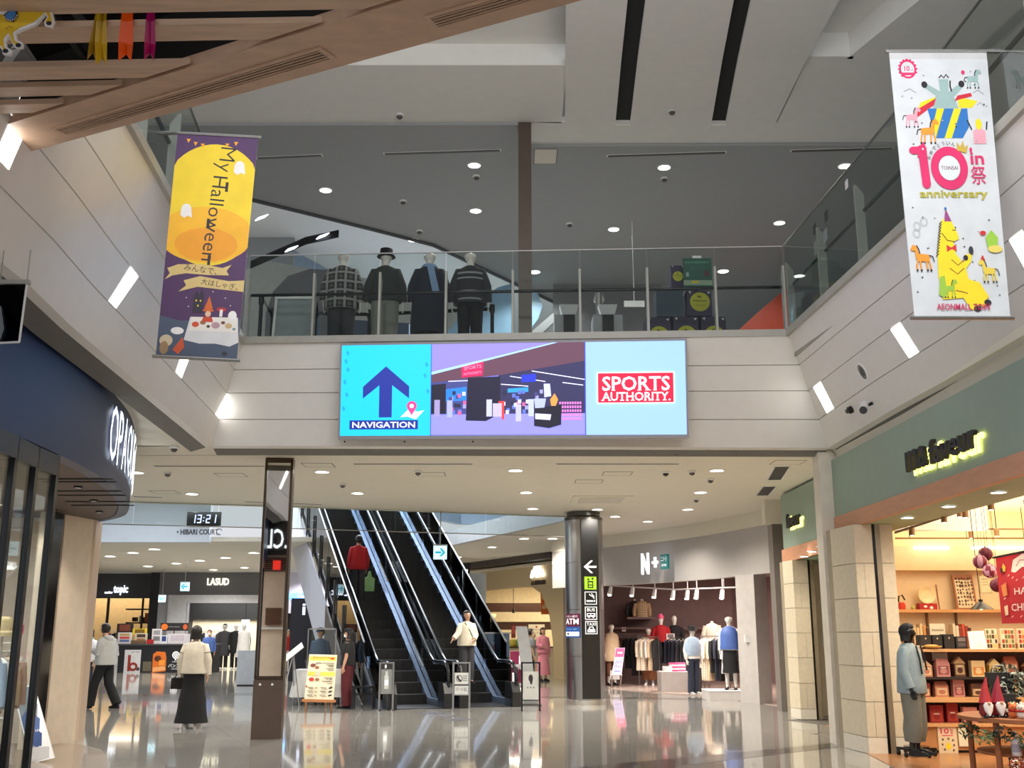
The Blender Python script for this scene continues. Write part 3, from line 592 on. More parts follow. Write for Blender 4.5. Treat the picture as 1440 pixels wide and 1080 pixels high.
def anniv(cv):
    W, Hh = 160, 376
    rnd = random.Random(5)
    cv.rect(0, 0, W, Hh, K((206, 210, 214), .35)); cv.rect(0, 0, W, 12, K((196, 196, 198)))
    cv.ring(28, 27, 11, 14, PNK); cv.text('10', 27, 26, PNK, h=8, bold=.04); cv.text('th', 35, 28, PNK, h=3); cv.rect(18, 32, 38, 36, PNK)
    for i in range(12): a = PI * .75 + i * .39; cv.ell(28 + 14 * math.cos(a), 27 + 14 * math.sin(a), 2.2, 1.6, PNK)
    # grey horse popping out of the striped present
    cv.poly([(62, 86), (70, 66), (52, 54), (56, 48), (78, 60), (77, 42), (93, 42), (92, 60), (112, 48), (116, 54), (100, 68), (106, 86)], TEA)
    cv.ell(53, 50, 5, 5, BLK).ell(114, 49, 5, 5, BLK).line([(78, 40), (82, 36), (86, 40), (90, 35), (94, 40)], 2, BLK); cv.line([(96, 44), (95, 52), (97, 60)], 2.4, BLK)
    cv.poly([(58, 84), (36, 92), (44, 76), (70, 68)], YL2).poly([(36, 98), (38, 86), (70, 70), (66, 80)], K((200, 30, 50))).poly([(106, 84), (128, 84), (138, 74), (106, 68)], YL2).poly([(100, 74), (106, 66), (128, 62), (130, 67), (108, 72)], K((200, 30, 50)))
    cv.poly([(54, 85), (120, 85), (120, 112), (108, 128), (64, 128)], BLU)
    for x in (70, 98): cv.poly([(x, 85), (x + 12, 85), (x - 8, 128), (x - 20 if x > 80 else 64, 128 if x > 80 else 128), (x - 18 if x > 80 else 60, 124 if x > 80 else 112)], YL2)
    horse(cv, 26, 96, .95, PK2); horse(cv, 50, 116, 1.15, OR2); horse(cv, 132, 40, .9, TEA); cv.ell(118, 32, 3, 3, PNK)
    cv.poly([(126, 136), (126, 118), (132, 114), (140, 114), (146, 118), (146, 136)], PK2).ell(136, 108, 5, 8, YL2).line([(124, 116), (118, 102)], 2, BLK).line([(148, 116), (150, 104)], 2, BLK)
    for x, y, w_ in [(52, 60, 20), (140, 62, 18), (142, 80, 12)]: cv.line([(x - w_ / 2 - 24 * (x < 60), y), (x - 24 * (x < 60), y - 4), (x + w_ / 2 - 24 * (x < 60), y + 2)], .8, LINE)
    for i in range(46):
        x, y = rnd.uniform(6, 154), rnd.choice([rnd.uniform(14, 140), rnd.uniform(222, 350)]); cv.ell(x, y, 1.4, 1.0, rnd.choice([BLK, K((92, 108, 130)), LINE]), 8)
    # 10 with a horse head on the one
    cv.line([(39, 150), (41, 193)], 14, PNK).ell(41, 193, 7, 7, PNK).poly([(32, 140), (42, 136), (46, 142), (46, 156), (30, 156)], PNK).ell(25, 146, 8, 5.6, PNK).rect(24, 140.6, 36, 151, PNK).poly([(38, 140), (42, 133), (45, 141)], PNK)
    cv.ell(40, 144, 1.5, 1.5, GHO); cv.ring(81, 171, 18, 30.5, PNK, 40); cv.ell(81, 171, 17.6, 17.6, K((214, 226, 226)))
    cv.text('TOINSAI', 81, 171, K((120, 40, 80)), wdt=28, bold=.02)
    for i, ch in enumerate('おめでとういん'):
        a = -PI * .86 + i * .235; cv.text(ch, 81 + 35.5 * math.cos(a), 171 + 35.5 * math.sin(a), K((60, 50, 60)), h=5.6, bold=.02, rot=a + PI / 2)
    cv.poly([(96, 146), (97, 134), (102, 141), (107, 132), (109, 142), (115, 138), (111, 150)], K((196, 164, 60)))
    cv.text('in', 128, 157, PNK, h=17, wdt=22, bold=.07); cv.ell(119, 145, 2.2, 3.4, PNK); cv.text('祭', 128, 181, PNK, h=26, wdt=25, bold=.04)
    cv.text('anniversary', 84, 209, GRN, h=14, wdt=112, bold=.05)
    # big seated yellow horse with party hat and bow tie
    cv.poly([(50, 352), (46, 320), (48, 290), (56, 258), (60, 244), (70, 240), (76, 246), (84, 262), (86, 270), (76, 274), (78, 290), (92, 306), (96, 326), (120, 350), (124, 358), (114, 362), (96, 350), (100, 364), (106, 372 - 8), (96, 366), (84, 350)], YL2)
    cv.line([(92, 330), (110, 334), (122, 352)], 12, YL2).line([(84, 340), (98, 346), (106, 362)], 12, YL2).ell(124, 356, 6, 4, BLK).ell(106, 364, 6, 4, BLK)
    cv.line([(80, 300), (92, 306), (98, 292)], 8, YL2).ell(94, 296, 4, 4, BLK).line([(88, 312), (100, 300), (104, 284)], 5, YL2).ell(104, 286, 4, 6, K((40, 44, 50))).line([(70, 298), (80, 306), (92, 298)], 1.4, K((150, 90, 20))).line([(66, 310), (78, 318), (90, 310)], 1.4, K((150, 90, 20))).line([(72, 340), (84, 342), (92, 344)], 1.4, K((150, 90, 20)))
    cv.poly([(64, 246), (68, 228), (76, 246)], K((150, 60, 130))).ell(68, 228, 2, 2, BLU); cv.poly([(64, 278), (72, 282), (80, 277), (80, 287), (72, 284), (64, 288)], K((206, 40, 50))); cv.line([(58, 262), (66, 272), (78, 274)], 1.2, K((90, 60, 10))); cv.line([(76, 258), (82, 258)], 1, BLK)
    for i in range(12): y = 246 + i * 4; x = 60 - i * .9; cv.line([(x, y), (x - 5, y + 4)], 1.3, BLK)
    horse(cv, 24, 294, 1.15, OR2, -1); horse(cv, 62, 336, .8, K((150, 190, 60))); cv.poly([(44, 346), (48, 322), (56, 320), (58, 344), (52, 350)], K((150, 190, 60)))
    horse(cv, 132, 312, 1.0, K((222, 196, 70)), -1); cv.poly([(130, 268), (140, 258), (150, 268), (148, 282), (132, 282)], K((150, 196, 60))).ell(144, 276 + 8, 12, 5, K((226, 206, 100))); cv.ell(126, 262, 5, 3, K((200, 40, 40))).poly([(118, 298), (122, 292), (126, 300)], K((200, 40, 40)))
    for x, y in [(16, 262), (18, 252), (30, 246)]: cv.ring(x, y, 5, 5.8, LINE, 14)
    cv.text('AEONMALL TOIN', 82, 362, K((196, 34, 90)), h=8.4, wdt=88, bold=.03)
ab = banner('white hanging banner with horses and pink number ten', [AY(1250, 72, 8.4), AY(1387, 72, 8.35), AY(1421, 447, 8.35), AY(1286, 447, 8.4)], 160, 376, STEEL, anniv, M('banner_white', (208, 211, 214), .35))
# brackets that carry the banners
for (t, q, n), side in ((hb, -1), (ab, 1)):
    if side < 0: a = Vector((-3.36, q[0].y, q[0].z + .0)); b_ = q[0]
    else: a = Vector((4.22, q[1].y, q[1].z)); b_ = q[1]
    MB().tube([a, b_], .02).obj('bracket', STEEL, t, 40, True)
# ================================================================== WOOD CANOPY OVERHEAD
WOOD = M('canopy_wood', (208, 176, 150), .5, var=.14, scale=2.0, stretch=(1.2, 10, 10))
WOODS = M('canopy_wood_band', (206, 172, 146), .5, var=.10, scale=2.0, stretch=(3, 6, 6))
ZK = 4.9
def ck(px, py): p = AZ(px, py, ZK); return Vector((p.x, p.y, 0))
o0, o1 = Vector((-6.0, 8.25, 0)), ck(820, 0); d_ = (o1 - ck(0, 225)).normalized(); o0 = ck(0, 225) - d_ * 2.5; o1 = ck(820, 0) + d_ * 2.5
i0 = ck(0, 178); i1 = ck(480, 28); di = (i1 - i0).normalized(); i0 = i0 - di * 2.2; i1 = i1 + di * 3.4
can = S(MB().prism([(p.x, p.y) for p in (o0, o1, i1, i0)], ZK, ZK + .08), 'canopy_edge', WOODS)
S(MB().prism([(p.x, p.y) for p in (i0, i1, i1 + Vector((0, -3, 0)), i0 + Vector((0, -3, 0)))], ZK + .42, ZK + .5), 'canopy_deck', M('canopy_dark', (20, 19, 18), .9), can)
S(MB().prism([(p.x, p.y) for p in (o0, o1, i1, i0)], ZK + .08, ZK + .5), 'canopy_core', MATS['canopy_dark'], can)
def xin(y): return i0.x + (i1.x - i0.x) * (y - i0.y) / (i1.y - i0.y)
for ya, yb in [(5.12, 5.32), (5.45, 5.63), (5.90, 6.07), (6.16, 6.29), (6.40, 6.53), (4.7, 4.95)]:
    S(MB().prism([(i0.x - .5, ya + .10), (xin(ya) + .02, ya - .05), (xin(yb) + .02, yb - .05), (i0.x - .5, yb + .10)], ZK - .002, ZK + .035), 'canopy_slat', WOOD, can)
for px in (55, 90): 
    p = ck(px, 72); S(MB().box(p.x - .02, p.x + .02, p.y - .9, p.y + .6, ZK + .3, ZK + .34), 'hanger_rail', GREY, can)
def grille(a, b, c, d, nm):
    """long louvre set in the canopy edge: corners as photo pixels"""
    q = [ck(*p) for p in (a, b, c, d)]; ctr = (q[0] + q[1] + q[2] + q[3]) / 4
    t = T('ceiling_vent', nm, 'air vent', (ctr.x, ctr.y, ZK), 0, 'louvred grilles in the canopy edge')
    fr = MB(); lerp2 = lambda u, v: (q[0] * (1 - u) + q[1] * u) * (1 - v) + (q[3] * (1 - u) + q[2] * u) * v
    MB().prism([(p.x, p.y) for p in (lerp2(.01, .12), lerp2(.99, .12), lerp2(.99, .88), lerp2(.01, .88))], ZK - .003, ZK - .001).obj('duct', DARK, t, None, True)
    for u0, u1, v0, v1 in [(0, 1, 0, .13), (0, 1, .87, 1), (0, .012, .13, .87), (.988, 1, .13, .87)]: fr.prism([(p.x, p.y) for p in (lerp2(u0, v0), lerp2(u1, v0), lerp2(u1, v1), lerp2(u0, v1))], ZK - .012, ZK - .001)
    fr.obj('frame', WOODS, t, None, True)
    for k in range(4): MB().prism([(p.x, p.y) for p in (lerp2(.012, .2 + k * .18), lerp2(.988, .2 + k * .18), lerp2(.988, .26 + k * .18), lerp2(.012, .26 + k * .18))], ZK - .012, ZK - .003).obj('slat', WOODS, t, None, True)
grille((72, 180), (450, 65), (473, 81), (93, 190), 'long louvred grille in wooden canopy edge, left one')
grille((597, 22), (960, -82), (985, -68), (615, 39), 'long louvred grille in wooden canopy edge, right one at top')
# ribbons and the horse sign hung from the canopy
def ribbon(pts, wd, col, label, tail=.05):
    """pts: photo pixels along the strip at Y; cut with a notch at the end"""
    Yr = 5.45; L_, R_ = [], []
    n = len(pts)
    for i, (x, y) in enumerate(pts):
        p = AY(x, y, Yr + .05 * math.sin(i * 2.1)); h = wd / 2
        L_.append(p + Vector((-h, .02 * math.sin(i * 1.7), 0))); R_.append(p + Vector((h, -.02 * math.sin(i * 1.3), 0)))
    m_ = [(a + b) / 2 + Vector((0, .012, 0)) for a, b in zip(L_, R_)]; m_[-1] = m_[-1] + Vector((0, 0, tail))
    mb = MB(); f = Vector((0, .004, 0))
    for i in range(n - 1):
        for a, b in ((L_, m_), (m_, R_)): mb.hexa([a[i + 1], b[i + 1], b[i + 1] + f, a[i + 1] + f], [a[i], b[i], b[i] + f, a[i] + f])
    return tag(mb.obj('ribbon', M('satin_%d_%d_%d' % col, col, .32, var=.03), None, 60), label, 'ribbon', 'ribbons hanging from the wooden canopy')
ribbon([(146, -160), (146, 0), (143, 30), (142, 60), (141, 90)], .058, (206, 164, 26), 'gold ribbon hanging from wooden canopy, wider front one')
ribbon([(144, -160), (142, 0), (138, 30), (133, 60), (127, 82)], .045, (176, 136, 30), 'gold ribbon hanging half hidden behind the front gold one')
ribbon([(180, -160), (180, 0), (179, 30), (177, 60), (174, 84)], .07, (255, 92, 10), 'bright orange ribbon hanging from wooden canopy')
ribbon([(214, -160), (213, 0), (212, 30), (211, 60), (208, 83)], .052, (176, 10, 96), 'magenta ribbon hanging from wooden canopy, rightmost')
hs = T('hanging_sign', 'yellow horse cutout sign with white outline, top left corner', 'sign', AY(20, 40, 5.3))
HY = 5.3
def hp(pts, g=0.): return [AY(x, y, HY) for x, y in pts]
outl = [(-60, -60), (60, -60), (86, -8), (88, 2), (80, 8), (70, 4), (66, 10), (73, 16), (76, 30), (72, 38), (63, 36), (62, 30), (66, 24), (63, 20), (50, 34), (30, 42), (22, 46), (24, 56), (32, 60), (32, 66), (22, 68), (16, 58), (12, 50), (8, 56), (9, 66), (16, 70), (14, 77), (4, 76), (2, 68), (-10, 60), (-60, 60)]
MB().ext(hp(outl), (0, .02, 0)).obj('backing', GHO, hs, None, True)
cvh = Canvas(lambda u, v: AY(u, v, HY), (0, -1, 0), .002, .0008)
HYEL = K((214, 176, 24))
cvh.poly([(-60, -60), (58, -60), (70, 0), (63, 10), (70, 16), (73, 30), (66, 33), (64, 30), (68, 24), (64, 17), (48, 31), (28, 39), (18, 46), (20, 57), (29, 62), (24, 66), (17, 58), (12, 46), (5, 54), (6, 66), (12, 72), (6, 74), (3, 66), (-10, 56), (-60, 56)], HYEL)
cvh.ell(69, 33, 4, 3, BLK).ell(26, 64, 4, 3, BLK).ell(8, 72, 4, 3, BLK).ell(78, 3, 5, 3, BLK)
cvh.poly([(-60, -60), (30, -60), (26, 8), (10, 20), (-60, 30)], GHO); cvh.text('sary', 6, 12, K((60, 50, 50)), h=9, rot=-.25, bold=.02); cvh.text('祭', 11, -1, PNK, h=10, bold=.03)
cvh.poly([(5, 22), (14, 16), (25, 8), (26, 24), (20, 32), (10, 30)], K((60, 30, 30))).poly([(8, 22), (15, 17), (23, 11), (23, 23), (18, 29), (11, 28)], K((60, 120, 180)))
for i in range(10): a = .3 + i * .32; cvh.ell(16 + 9.5 * math.cos(a), 20 + 10.5 * math.sin(a), .9, .9, GHO)
cvh.line([(53, 11), (58, 10), (62, 11)], 1, K((140, 90, 20))).line([(10, 44), (14, 40), (20, 41)], 1, K((140, 90, 20)))
cvh.obj('print', hs, True)
# ================================================================== HANGING SMOKE SCREEN (glass curtain at the ceiling edge)
ss = T('smoke_screen', 'clear glass smoke curtain hanging from beige ceiling edge', 'glass screen', (-4.6, 23.2, 3.7))
vp = [Vector((-14, 20.5, 0)), Vector((-7.9, 22.3, 0)), Vector((-4.6, 23.2, 0)), Vector((1.4, 25.25, 0))]
cl = MB()
for a, b in zip(vp, vp[1:]):
    n = max(1, round((b - a).length / 1.9)); d = (b - a) / n; u = d.normalized(); nn = Vector((-u.y, u.x, 0)) * .005
    for i in range(n):
        p, q = a + d * i + u * .01, a + d * (i + 1) - u * .01
        MB().hexa([x + Vector((0, 0, 3.72)) for x in (p - nn, q - nn, q + nn, p + nn)], [x + Vector((0, 0, 4.2)) for x in (p - nn, q - nn, q + nn, p + nn)]).obj('glass_panel', GLASS, ss, None, True)
    n2 = nn * 1.6; cl.hexa([x + Vector((0, 0, 3.705)) for x in (a - n2, b - n2, b + n2, a + n2)], [x + Vector((0, 0, 3.725)) for x in (a - n2, b - n2, b + n2, a + n2)])
cl.obj('edge_clip', STEEL, ss, None, True)
# ================================================================== PILLARS
BRON = M('bronze_cladding', (92, 74, 60), .35, .35, var=.04)
MIR = M('mirror', (225, 225, 222), .02, 1., var=0)
t = T('mirror_pillar', 'slim bronze pillar with tall mirror panel and dark lower box', 'pillar', (-3.64, 16.55, 0), math.radians(5.3))
MB().box(-.215, .215, 0, .24, 0, ZC1).obj('core', BRON, t)
MB().box(-.18, .18, -.012, .004, .90, 4.12).obj('mirror', MIR, t)
fr = MB()
for x in (-.215, .175): fr.box(x, x + .04, -.03, 0, .88, 4.16)
fr.box(-.215, .215, -.03, 0, .86, .90).box(-.215, .215, -.03, 0, 4.12, 4.18)
fr.obj('frame', M('bronze_frame', (80, 66, 54), .25, .8), t)
MB().box(-.22, .22, -.035, .245, 0, .84).obj('lower_box', M('bronze_dark', (84, 68, 56), .4, .2), t)
for x in (-.12, .06): MB().lathe([(.018, 0), (.018, .012), (.001, .012)], n=12).obj('stud', WHT, t).matrix_local = Matrix.Translation((x, -.035, .78)) @ Matrix.Rotation(PI / 2, 4, 'X')
cc = Vector((1.63, 24.42, 0)); RC = .43
t = T('round_column', 'round steel column with black wayfinding strip and ATM sign', 'pillar', cc)
zs = [.10, 1.02, 2.02, 3.05, 4.02]
for a, b_ in zip(zs, zs[1:]): MB().lathe([(RC - .02, a), (RC, a + .004), (RC, b_ - .004), (RC - .02, b_)], n=40).obj('shaft_panel', STEEL, t, 30)
MB().lathe([(RC + .012, 0), (RC + .012, .10), (RC, .105)], n=40).obj('base_ring', M('base_steel', (205, 200, 190), .3, .8, var=.1, scale=20), t, 30)
MB().lathe([(RC + .01, 4.0), (RC + .01, 4.06), (RC - .05, 4.1), (RC - .05, 4.22)], n=40).obj('top_ring', STEELD, t, 30)
def cylfn(a0, a1, z1, z0, W, Hh, rad):
    def fn(u, v): a = math.radians(a0 + (a1 - a0) * u / W); return Vector((rad * math.sin(a), -rad * math.cos(a), z1 + (z0 - z1) * v / Hh))
    return fn
am = math.radians(13); sn_ = Vector((math.sin(am), -math.cos(am), 0)); su_ = Vector((math.cos(am), math.sin(am), 0))
po = lambda u, z, d: su_ * u + sn_ * d + Vector((0, 0, z))
MB().hexa([po(-.195, .13, .33), po(.195, .13, .33), po(.195, .13, .46), po(-.195, .13, .46)], [po(-.195, 4.0, .33), po(.195, 4.0, .33), po(.195, 4.0, .46), po(-.195, 4.0, .46)]).obj('sign_strip', M('sign_black', (17, 17, 18), .35), t)
cv = Canvas(lambda u, v: po(-.195 + .39 * u / 24, 4.0 - 3.87 * v / 250, .46), sn_, .001, .0006)
SW = E('sign_white', (245, 245, 245), .5)
cv.line([(4, 68), (21, 68)], 2.6, SW).poly([(3, 68), (13, 59), (16, 59), (7, 68), (16, 77), (13, 77)], SW)
cv.rect(3.5, 82, 20.5, 100, E('sign_green', (150, 205, 40), .6)).rect(8, 88, 16, 98, BLK).rect(9.5, 90, 14.5, 93, E('sign_green', (150, 205, 40), .6)).rect(9.5, 94.5, 14.5, 96.5, E('sign_green', (150, 205, 40), .6)).poly([(9, 83.5), (11, 87), (7, 87)], BLK).poly([(15, 87), (13, 83.5), (17, 83.5)], BLK)
for k, y in enumerate((103, 124, 144)):
    for x0, y0, x1, y1 in [(3.5, y, 20.5, y + 1), (3.5, y + 17, 20.5, y + 18), (3.5, y, 4.5, y + 18), (19.5, y, 20.5, y + 18)]: cv.rect(x0, y0, x1, y1, SW)
    if k == 0: cv.rect(6, y + 12, 15, y + 14.2, SW).rect(16, y + 12, 18, y + 14.2, SW).line([(17, y + 10), (15, y + 7), (11, y + 5), (10, y + 3)], 1.2, SW).line([(17, y + 7), (14, y + 4), (13, y + 2.5)], 1.2, SW)
    if k == 1: cv.text('BUS', 12, y + 4.4, SW, h=4.4, wdt=11, bold=.04).rect(6, y + 9, 18, y + 14, SW).rect(7, y + 10, 11, y + 12, BLK).rect(12, y + 10, 16, y + 12, BLK).ell(9, y + 14.5, 1.2, 1.2, SW).ell(15, y + 14.5, 1.2, 1.2, SW)
    if k == 2: cv.text('TAXI', 12, y + 4.2, SW, h=4.2, wdt=13, bold=.04).poly([(8, y + 11), (9.5, y + 7.5), (14.5, y + 7.5), (16, y + 11), (17.5, y + 12), (17.5, y + 15.5), (6.5, y + 15.5), (6.5, y + 12)], SW).poly([(9.4, y + 11), (10.4, y + 8.6), (13.6, y + 8.6), (14.6, y + 11)], BLK).ell(8.4, y + 13.2, .8, .8, BLK).ell(15.6, y + 13.2, .8, .8, BLK)
cv.obj('pictograms', t)
at_fn = cylfn(-74, -17, 1.93, 1.42, 20, 40, RC + .012); mb = MB()
mb.loft([[at_fn(u, 0), at_fn(u, 40), at_fn(u, 40) * .97 + Vector((0, 0, .03 * at_fn(u, 40).z)), at_fn(u, 0) * .97 + Vector((0, 0, .03 * at_fn(u, 0).z))] for u in range(0, 21, 2)]).obj('sign_plate', M('atm_purple', (100, 26, 66), .4), t, 40)
am = math.radians(-45); cv = Canvas(cylfn(-74, -17, 1.93, 1.42, 20, 40, RC + .022), Vector((math.sin(am), -math.cos(am), 0)), .001, .0006)
for i in range(6): cv.rect(i * 20 / 6, 22, (i + 1) * 20 / 6, 40, K((40, 90, 170)))
cv.text('イオン銀行', 10, 4.5, SW, h=3.6, wdt=15, bold=.03).text('ATM', 10, 13, SW, h=10, wdt=17, bold=.05).text('100 台', 10, 26, K((160, 210, 240)), h=2.4, wdt=13)
for i in range(6): cv.rect(1 + i * 3, 30.5, 4 + i * 3, 37.5, SW)
cv.line([(6, 34), (16, 34)], 1.8, BLK).poly([(2.5, 34), (7, 31.5), (7, 36.5)], BLK); cv.obj('sign_print', t)
# side shopfront beside the camera, outside the frame: it is what the pillar mirror shows
t = T('side_shopfront', 'narrow dark shopfront with white letters seen in pillar mirror', 'shop window', (-3.93, 6.8, 0))
MB().box(-4.45, -3.58, 6.70, 6.8, 3.35, 4.18).obj('fascia', BLACKG, t, None, True); MB().box(-4.45, -3.58, 6.62, 6.70, 0, 3.35).obj('back_wall', M('front_cream', (226, 206, 186), .6), t, None, True)
letters_late = t
for k in range(7): MB().box(-4.45, -3.62, 6.71, 6.78, 2.96 + k * .05, 2.985 + k * .05).obj('louvre', M('louvre_brown', (52, 38, 32), .5), t, None, True)
MB().box(-3.98, -3.80, 6.78, 6.80, 3.0, 3.22).obj('red_plate', E('red_plate', (226, 50, 36), .9), t, None, True)
MB().box(-4.10, -3.72, 6.72, 6.80, 1.70, 2.10).obj('brown_panel', K((96, 62, 44)), t, None, True); MB().box(-4.45, -3.58, 6.70, 6.85, 1.60, 1.64).obj('shelf', WHT, t, None, True)
# ================================================================== LEFT CORNER SHOP
BL = [(-4.10, 6.5), (-4.24, 8.3), (-4.33, 10.0), (-4.46, 11.3), (-4.70, 12.7), (-4.98, 13.8), (-5.34, 14.87), (-5.80, 15.85), (-6.6, 16.75), (-7.6, 17.3), (-9.0, 17.5)]
def smooth_pl(pl, n=5):
    out = []
    for i in range(len(pl) - 1):
        p0 = Vector(pl[max(i - 1, 0)]); p1 = Vector(pl[i]); p2 = Vector(pl[i + 1]); p3 = Vector(pl[min(i + 2, len(pl) - 1)])
        for k in range(n):
            t_ = k / n; q = .5 * ((2 * p1) + (p2 - p0) * t_ + (2 * p0 - 5 * p1 + 4 * p2 - p3) * t_ ** 2 + (3 * p1 - p0 - 3 * p2 + p3) * t_ ** 3); out.append((q.x, q.y))
    return out + [pl[-1]]
BLs = smooth_pl(BL)
NAVYF = M('navy_fascia', (28, 44, 82), .42, var=.04)
mb = MB(); L_ = []
for i, p in enumerate(BLs):
    a = Vector(BLs[max(0, i - 1)]); b_ = Vector(BLs[min(len(BLs) - 1, i + 1)]); d = (b_ - a).normalized(); n = Vector((-d.y, d.x)) * .15
    L_.append([(p[0], p[1], 3.2), (p[0], p[1], 4.2), (p[0] + n.x, p[1] + n.y, 4.2), (p[0] + n.x, p[1] + n.y, 3.2)])
bf = S(mb.loft(L_), 'shop_fascia', NAVYF, None, 40)
SOF = M('soffit_brown', (66, 50, 42), .55, var=.04)
S(MB().prism([(p[0] - .15, p[1]) for p in BLs] + [(-12, 17.5), (-12, 6.5)], 3.2, 3.3), 'soffit', SOF)
t = T('shop_sign', 'white lit letters of fashion shop on curved navy fascia', 'sign', (-4.9, 13.5, 3.4))
LW = E('letter_white', (236, 246, 255), 1.9)
s = .575; tot = sum(math.dist(a, b_) for a, b_ in zip(BLs, BLs[1:]))
adv = {'O': .52, 'P': .36, 'A': .42, 'Q': .52, 'U': .44, 'E': .36, '.': .16, 'C': .46, 'L': .34, 'I': .20}
def at_len(d):
    for a, b_ in zip(BLs, BLs[1:]):
        l = math.dist(a, b_)
        if d <= l: return (a[0] + (b_[0] - a[0]) * d / l, a[1] + (b_[1] - a[1]) * d / l)
        d -= l
    return BLs[-1]
dist0 = None; acc = 0
for a, b_ in zip(BLs, BLs[1:]):
    if a[1] <= 11.75 <= b_[1]: dist0 = acc + 11.75 - a[1]
    acc += math.dist(a, b_)
d = dist0
for ch in 'OPAQUE.CLIP':
    v, f, W, Hh = text_polys(ch, .0); wch = adv[ch] * .92; hh = .64 if ch != '.' else .09; vs = []
    for (a, b_) in v:
        q = at_len(d + .02 + (a / W + .5) * (wch - .06)); q2 = at_len(d + .02 + (a / W + .5) * (wch - .06) + .02); tt = Vector((q2[0] - q[0], q2[1] - q[1])).normalized()
        z = 3.43 + (b_ / Hh + .5) * hh; vs.append(Vector((q[0] + tt.y * .03, q[1] - tt.x * .03, z)))
    MB().add(vs, f).obj('letter', LW, t, None, True); d += wch
# recessed fittings in the soffit
for k, (px, py) in enumerate([(75, 658), (110, 684), (132, 703), (140, 719), (75, 716)]):
    p = AZ(px, py, 3.2); q = T('spot_lamp', 'small bright spot in brown soffit under navy sign, %s from camera' % ORD[k], 'ceiling light', p, 0, 'spots in the brown soffit')
    MB().lathe([(.05, 0), (.05, -.02), (.042, -.02), (.042, 0)], n=14, caps=False).obj('trim', DARK, q, 40); MB().lathe([(.04, -.004), (.02, -.012), (.001, -.013)], n=12).obj('lens', LAMP, q, 40)
    l = bpy.data.lights.new('spot', 'SPOT'); l.energy = 40; l.spot_size = 1.9; l.spot_blend = .6; l.shadow_soft_size = .05; l.color = (1, .9, .78)
    o = bpy.data.objects.new('spot', l); C.objects.link(o); o.location = p + Vector((0, 0, -.05))
for k, (px, py) in enumerate([(112, 673), (118, 677), (128, 690), (135, 696), (143, 705), (150, 710)]):
    p = AZ(px, py, 3.2); slot_vent(p + Vector((-.45, 0, 0)), p + Vector((.35, 0, 0)), .035, 3.2, 'thin dark slot in brown soffit, %s from front' % ORD[k], DARK, DARK)
# beige corner column of that shop
BEI = M('beige_column', (196, 172, 148), .38, var=.03, coat=.15)
A, B, Cc = AZ(60, 1050), AZ(92, 1044), AZ(109, 1042)
t = T('shop_column', 'beige column with lit facets under the navy sign', 'pillar', (B.x, B.y, 0))
def facet(a, b_, nm, m): MB().prism([(a.x, a.y), (b_.x, b_.y), (b_.x - .1, b_.y + .5), (a.x - .1, a.y + .5)], 0, 3.2).obj(nm, m, t, None, True)
facet(A, B + Vector((-.006, 0, 0)), 'facet', BEI); facet(B + Vector((.006, 0, 0)), Cc, 'facet', BEI)
MB().prism([(A.x + .01, A.y + .01), (Cc.x - .01, Cc.y + .012), (Cc.x - .1, Cc.y + .5), (A.x, A.y + .45)], 0, 3.199).obj('core', M('bead_bright', (222, 206, 184), .3), t, None, True)
S(MB().box(-9, A.x - .02, 15.9, 16.0, 0, 3.2), 'wall_shop', M('shop_cream', (205, 192, 176), .6))
S(MB().box(-9, -8.9, 7, 16, 0, 3.2), 'wall_shop', MATS['shop_cream'])
# black framed glazing
t = T('glazed_shopfront', 'black framed glass shopfront under navy sign', 'shop window', (-4.4, 9.6, 0))
mp = [(-4.37, 10.12), (-4.346, 9.62), (-4.288, 9.08), (-4.24, 8.3), (-4.18, 7.4)]
for i, (x, y) in enumerate(mp): MB().box(x - .03, x + .03, y - .03, y + .03, 0, 3.19).obj('mullion', BLACKG, t, None, True)
for (x0, y0), (x1, y1) in zip(mp, mp[1:]):
    MB().hexa([(x0 - .03, y0, 3.0), (x0 + .03, y0, 3.0), (x1 + .03, y1, 3.0), (x1 - .03, y1, 3.0)], [(x0 - .03, y0, 3.19), (x0 + .03, y0, 3.19), (x1 + .03, y1, 3.19), (x1 - .03, y1, 3.19)]).obj('header', M('header_dark', (46, 45, 44), .4), t, None, True)
    MB().hexa([(x0 - .006, y0 - .046, .1), (x0 + .006, y0 - .046, .1), (x1 + .006, y1 + .046, .1), (x1 - .006, y1 + .046, .1)], [(x0 - .006, y0 - .046, 3.0), (x0 + .006, y0 - .046, 3.0), (x1 + .006, y1 + .046, 3.0), (x1 - .006, y1 + .046, 3.0)]).obj('pane', GLASS, t, None, True)
    MB().hexa([(x0 - .03, y0, 0), (x0 + .03, y0, 0), (x1 + .03, y1, 0), (x1 - .03, y1, 0)], [(x0 - .03, y0, .1), (x0 + .03, y0, .1), (x1 + .03, y1, .1), (x1 - .03, y1, .1)]).obj('sill', BLACKG, t, None, True)
t = T('door_track', 'dark and pale vertical door guides beside beige column', 'door frame', (-6.55, 15.8, 0))
p = AZ(52, 1052); MB().box(p.x - .03, p.x + .03, p.y - .25, p.y + .1, 0, 3.2).obj('dark_guide', BLACKG, t, None, True)
MB().box(p.x - .16, p.x - .04, p.y - .25, p.y + .1, 0, 3.2).obj('pale_guide', M('guide_pale', (214, 200, 180), .35), t, None, True)
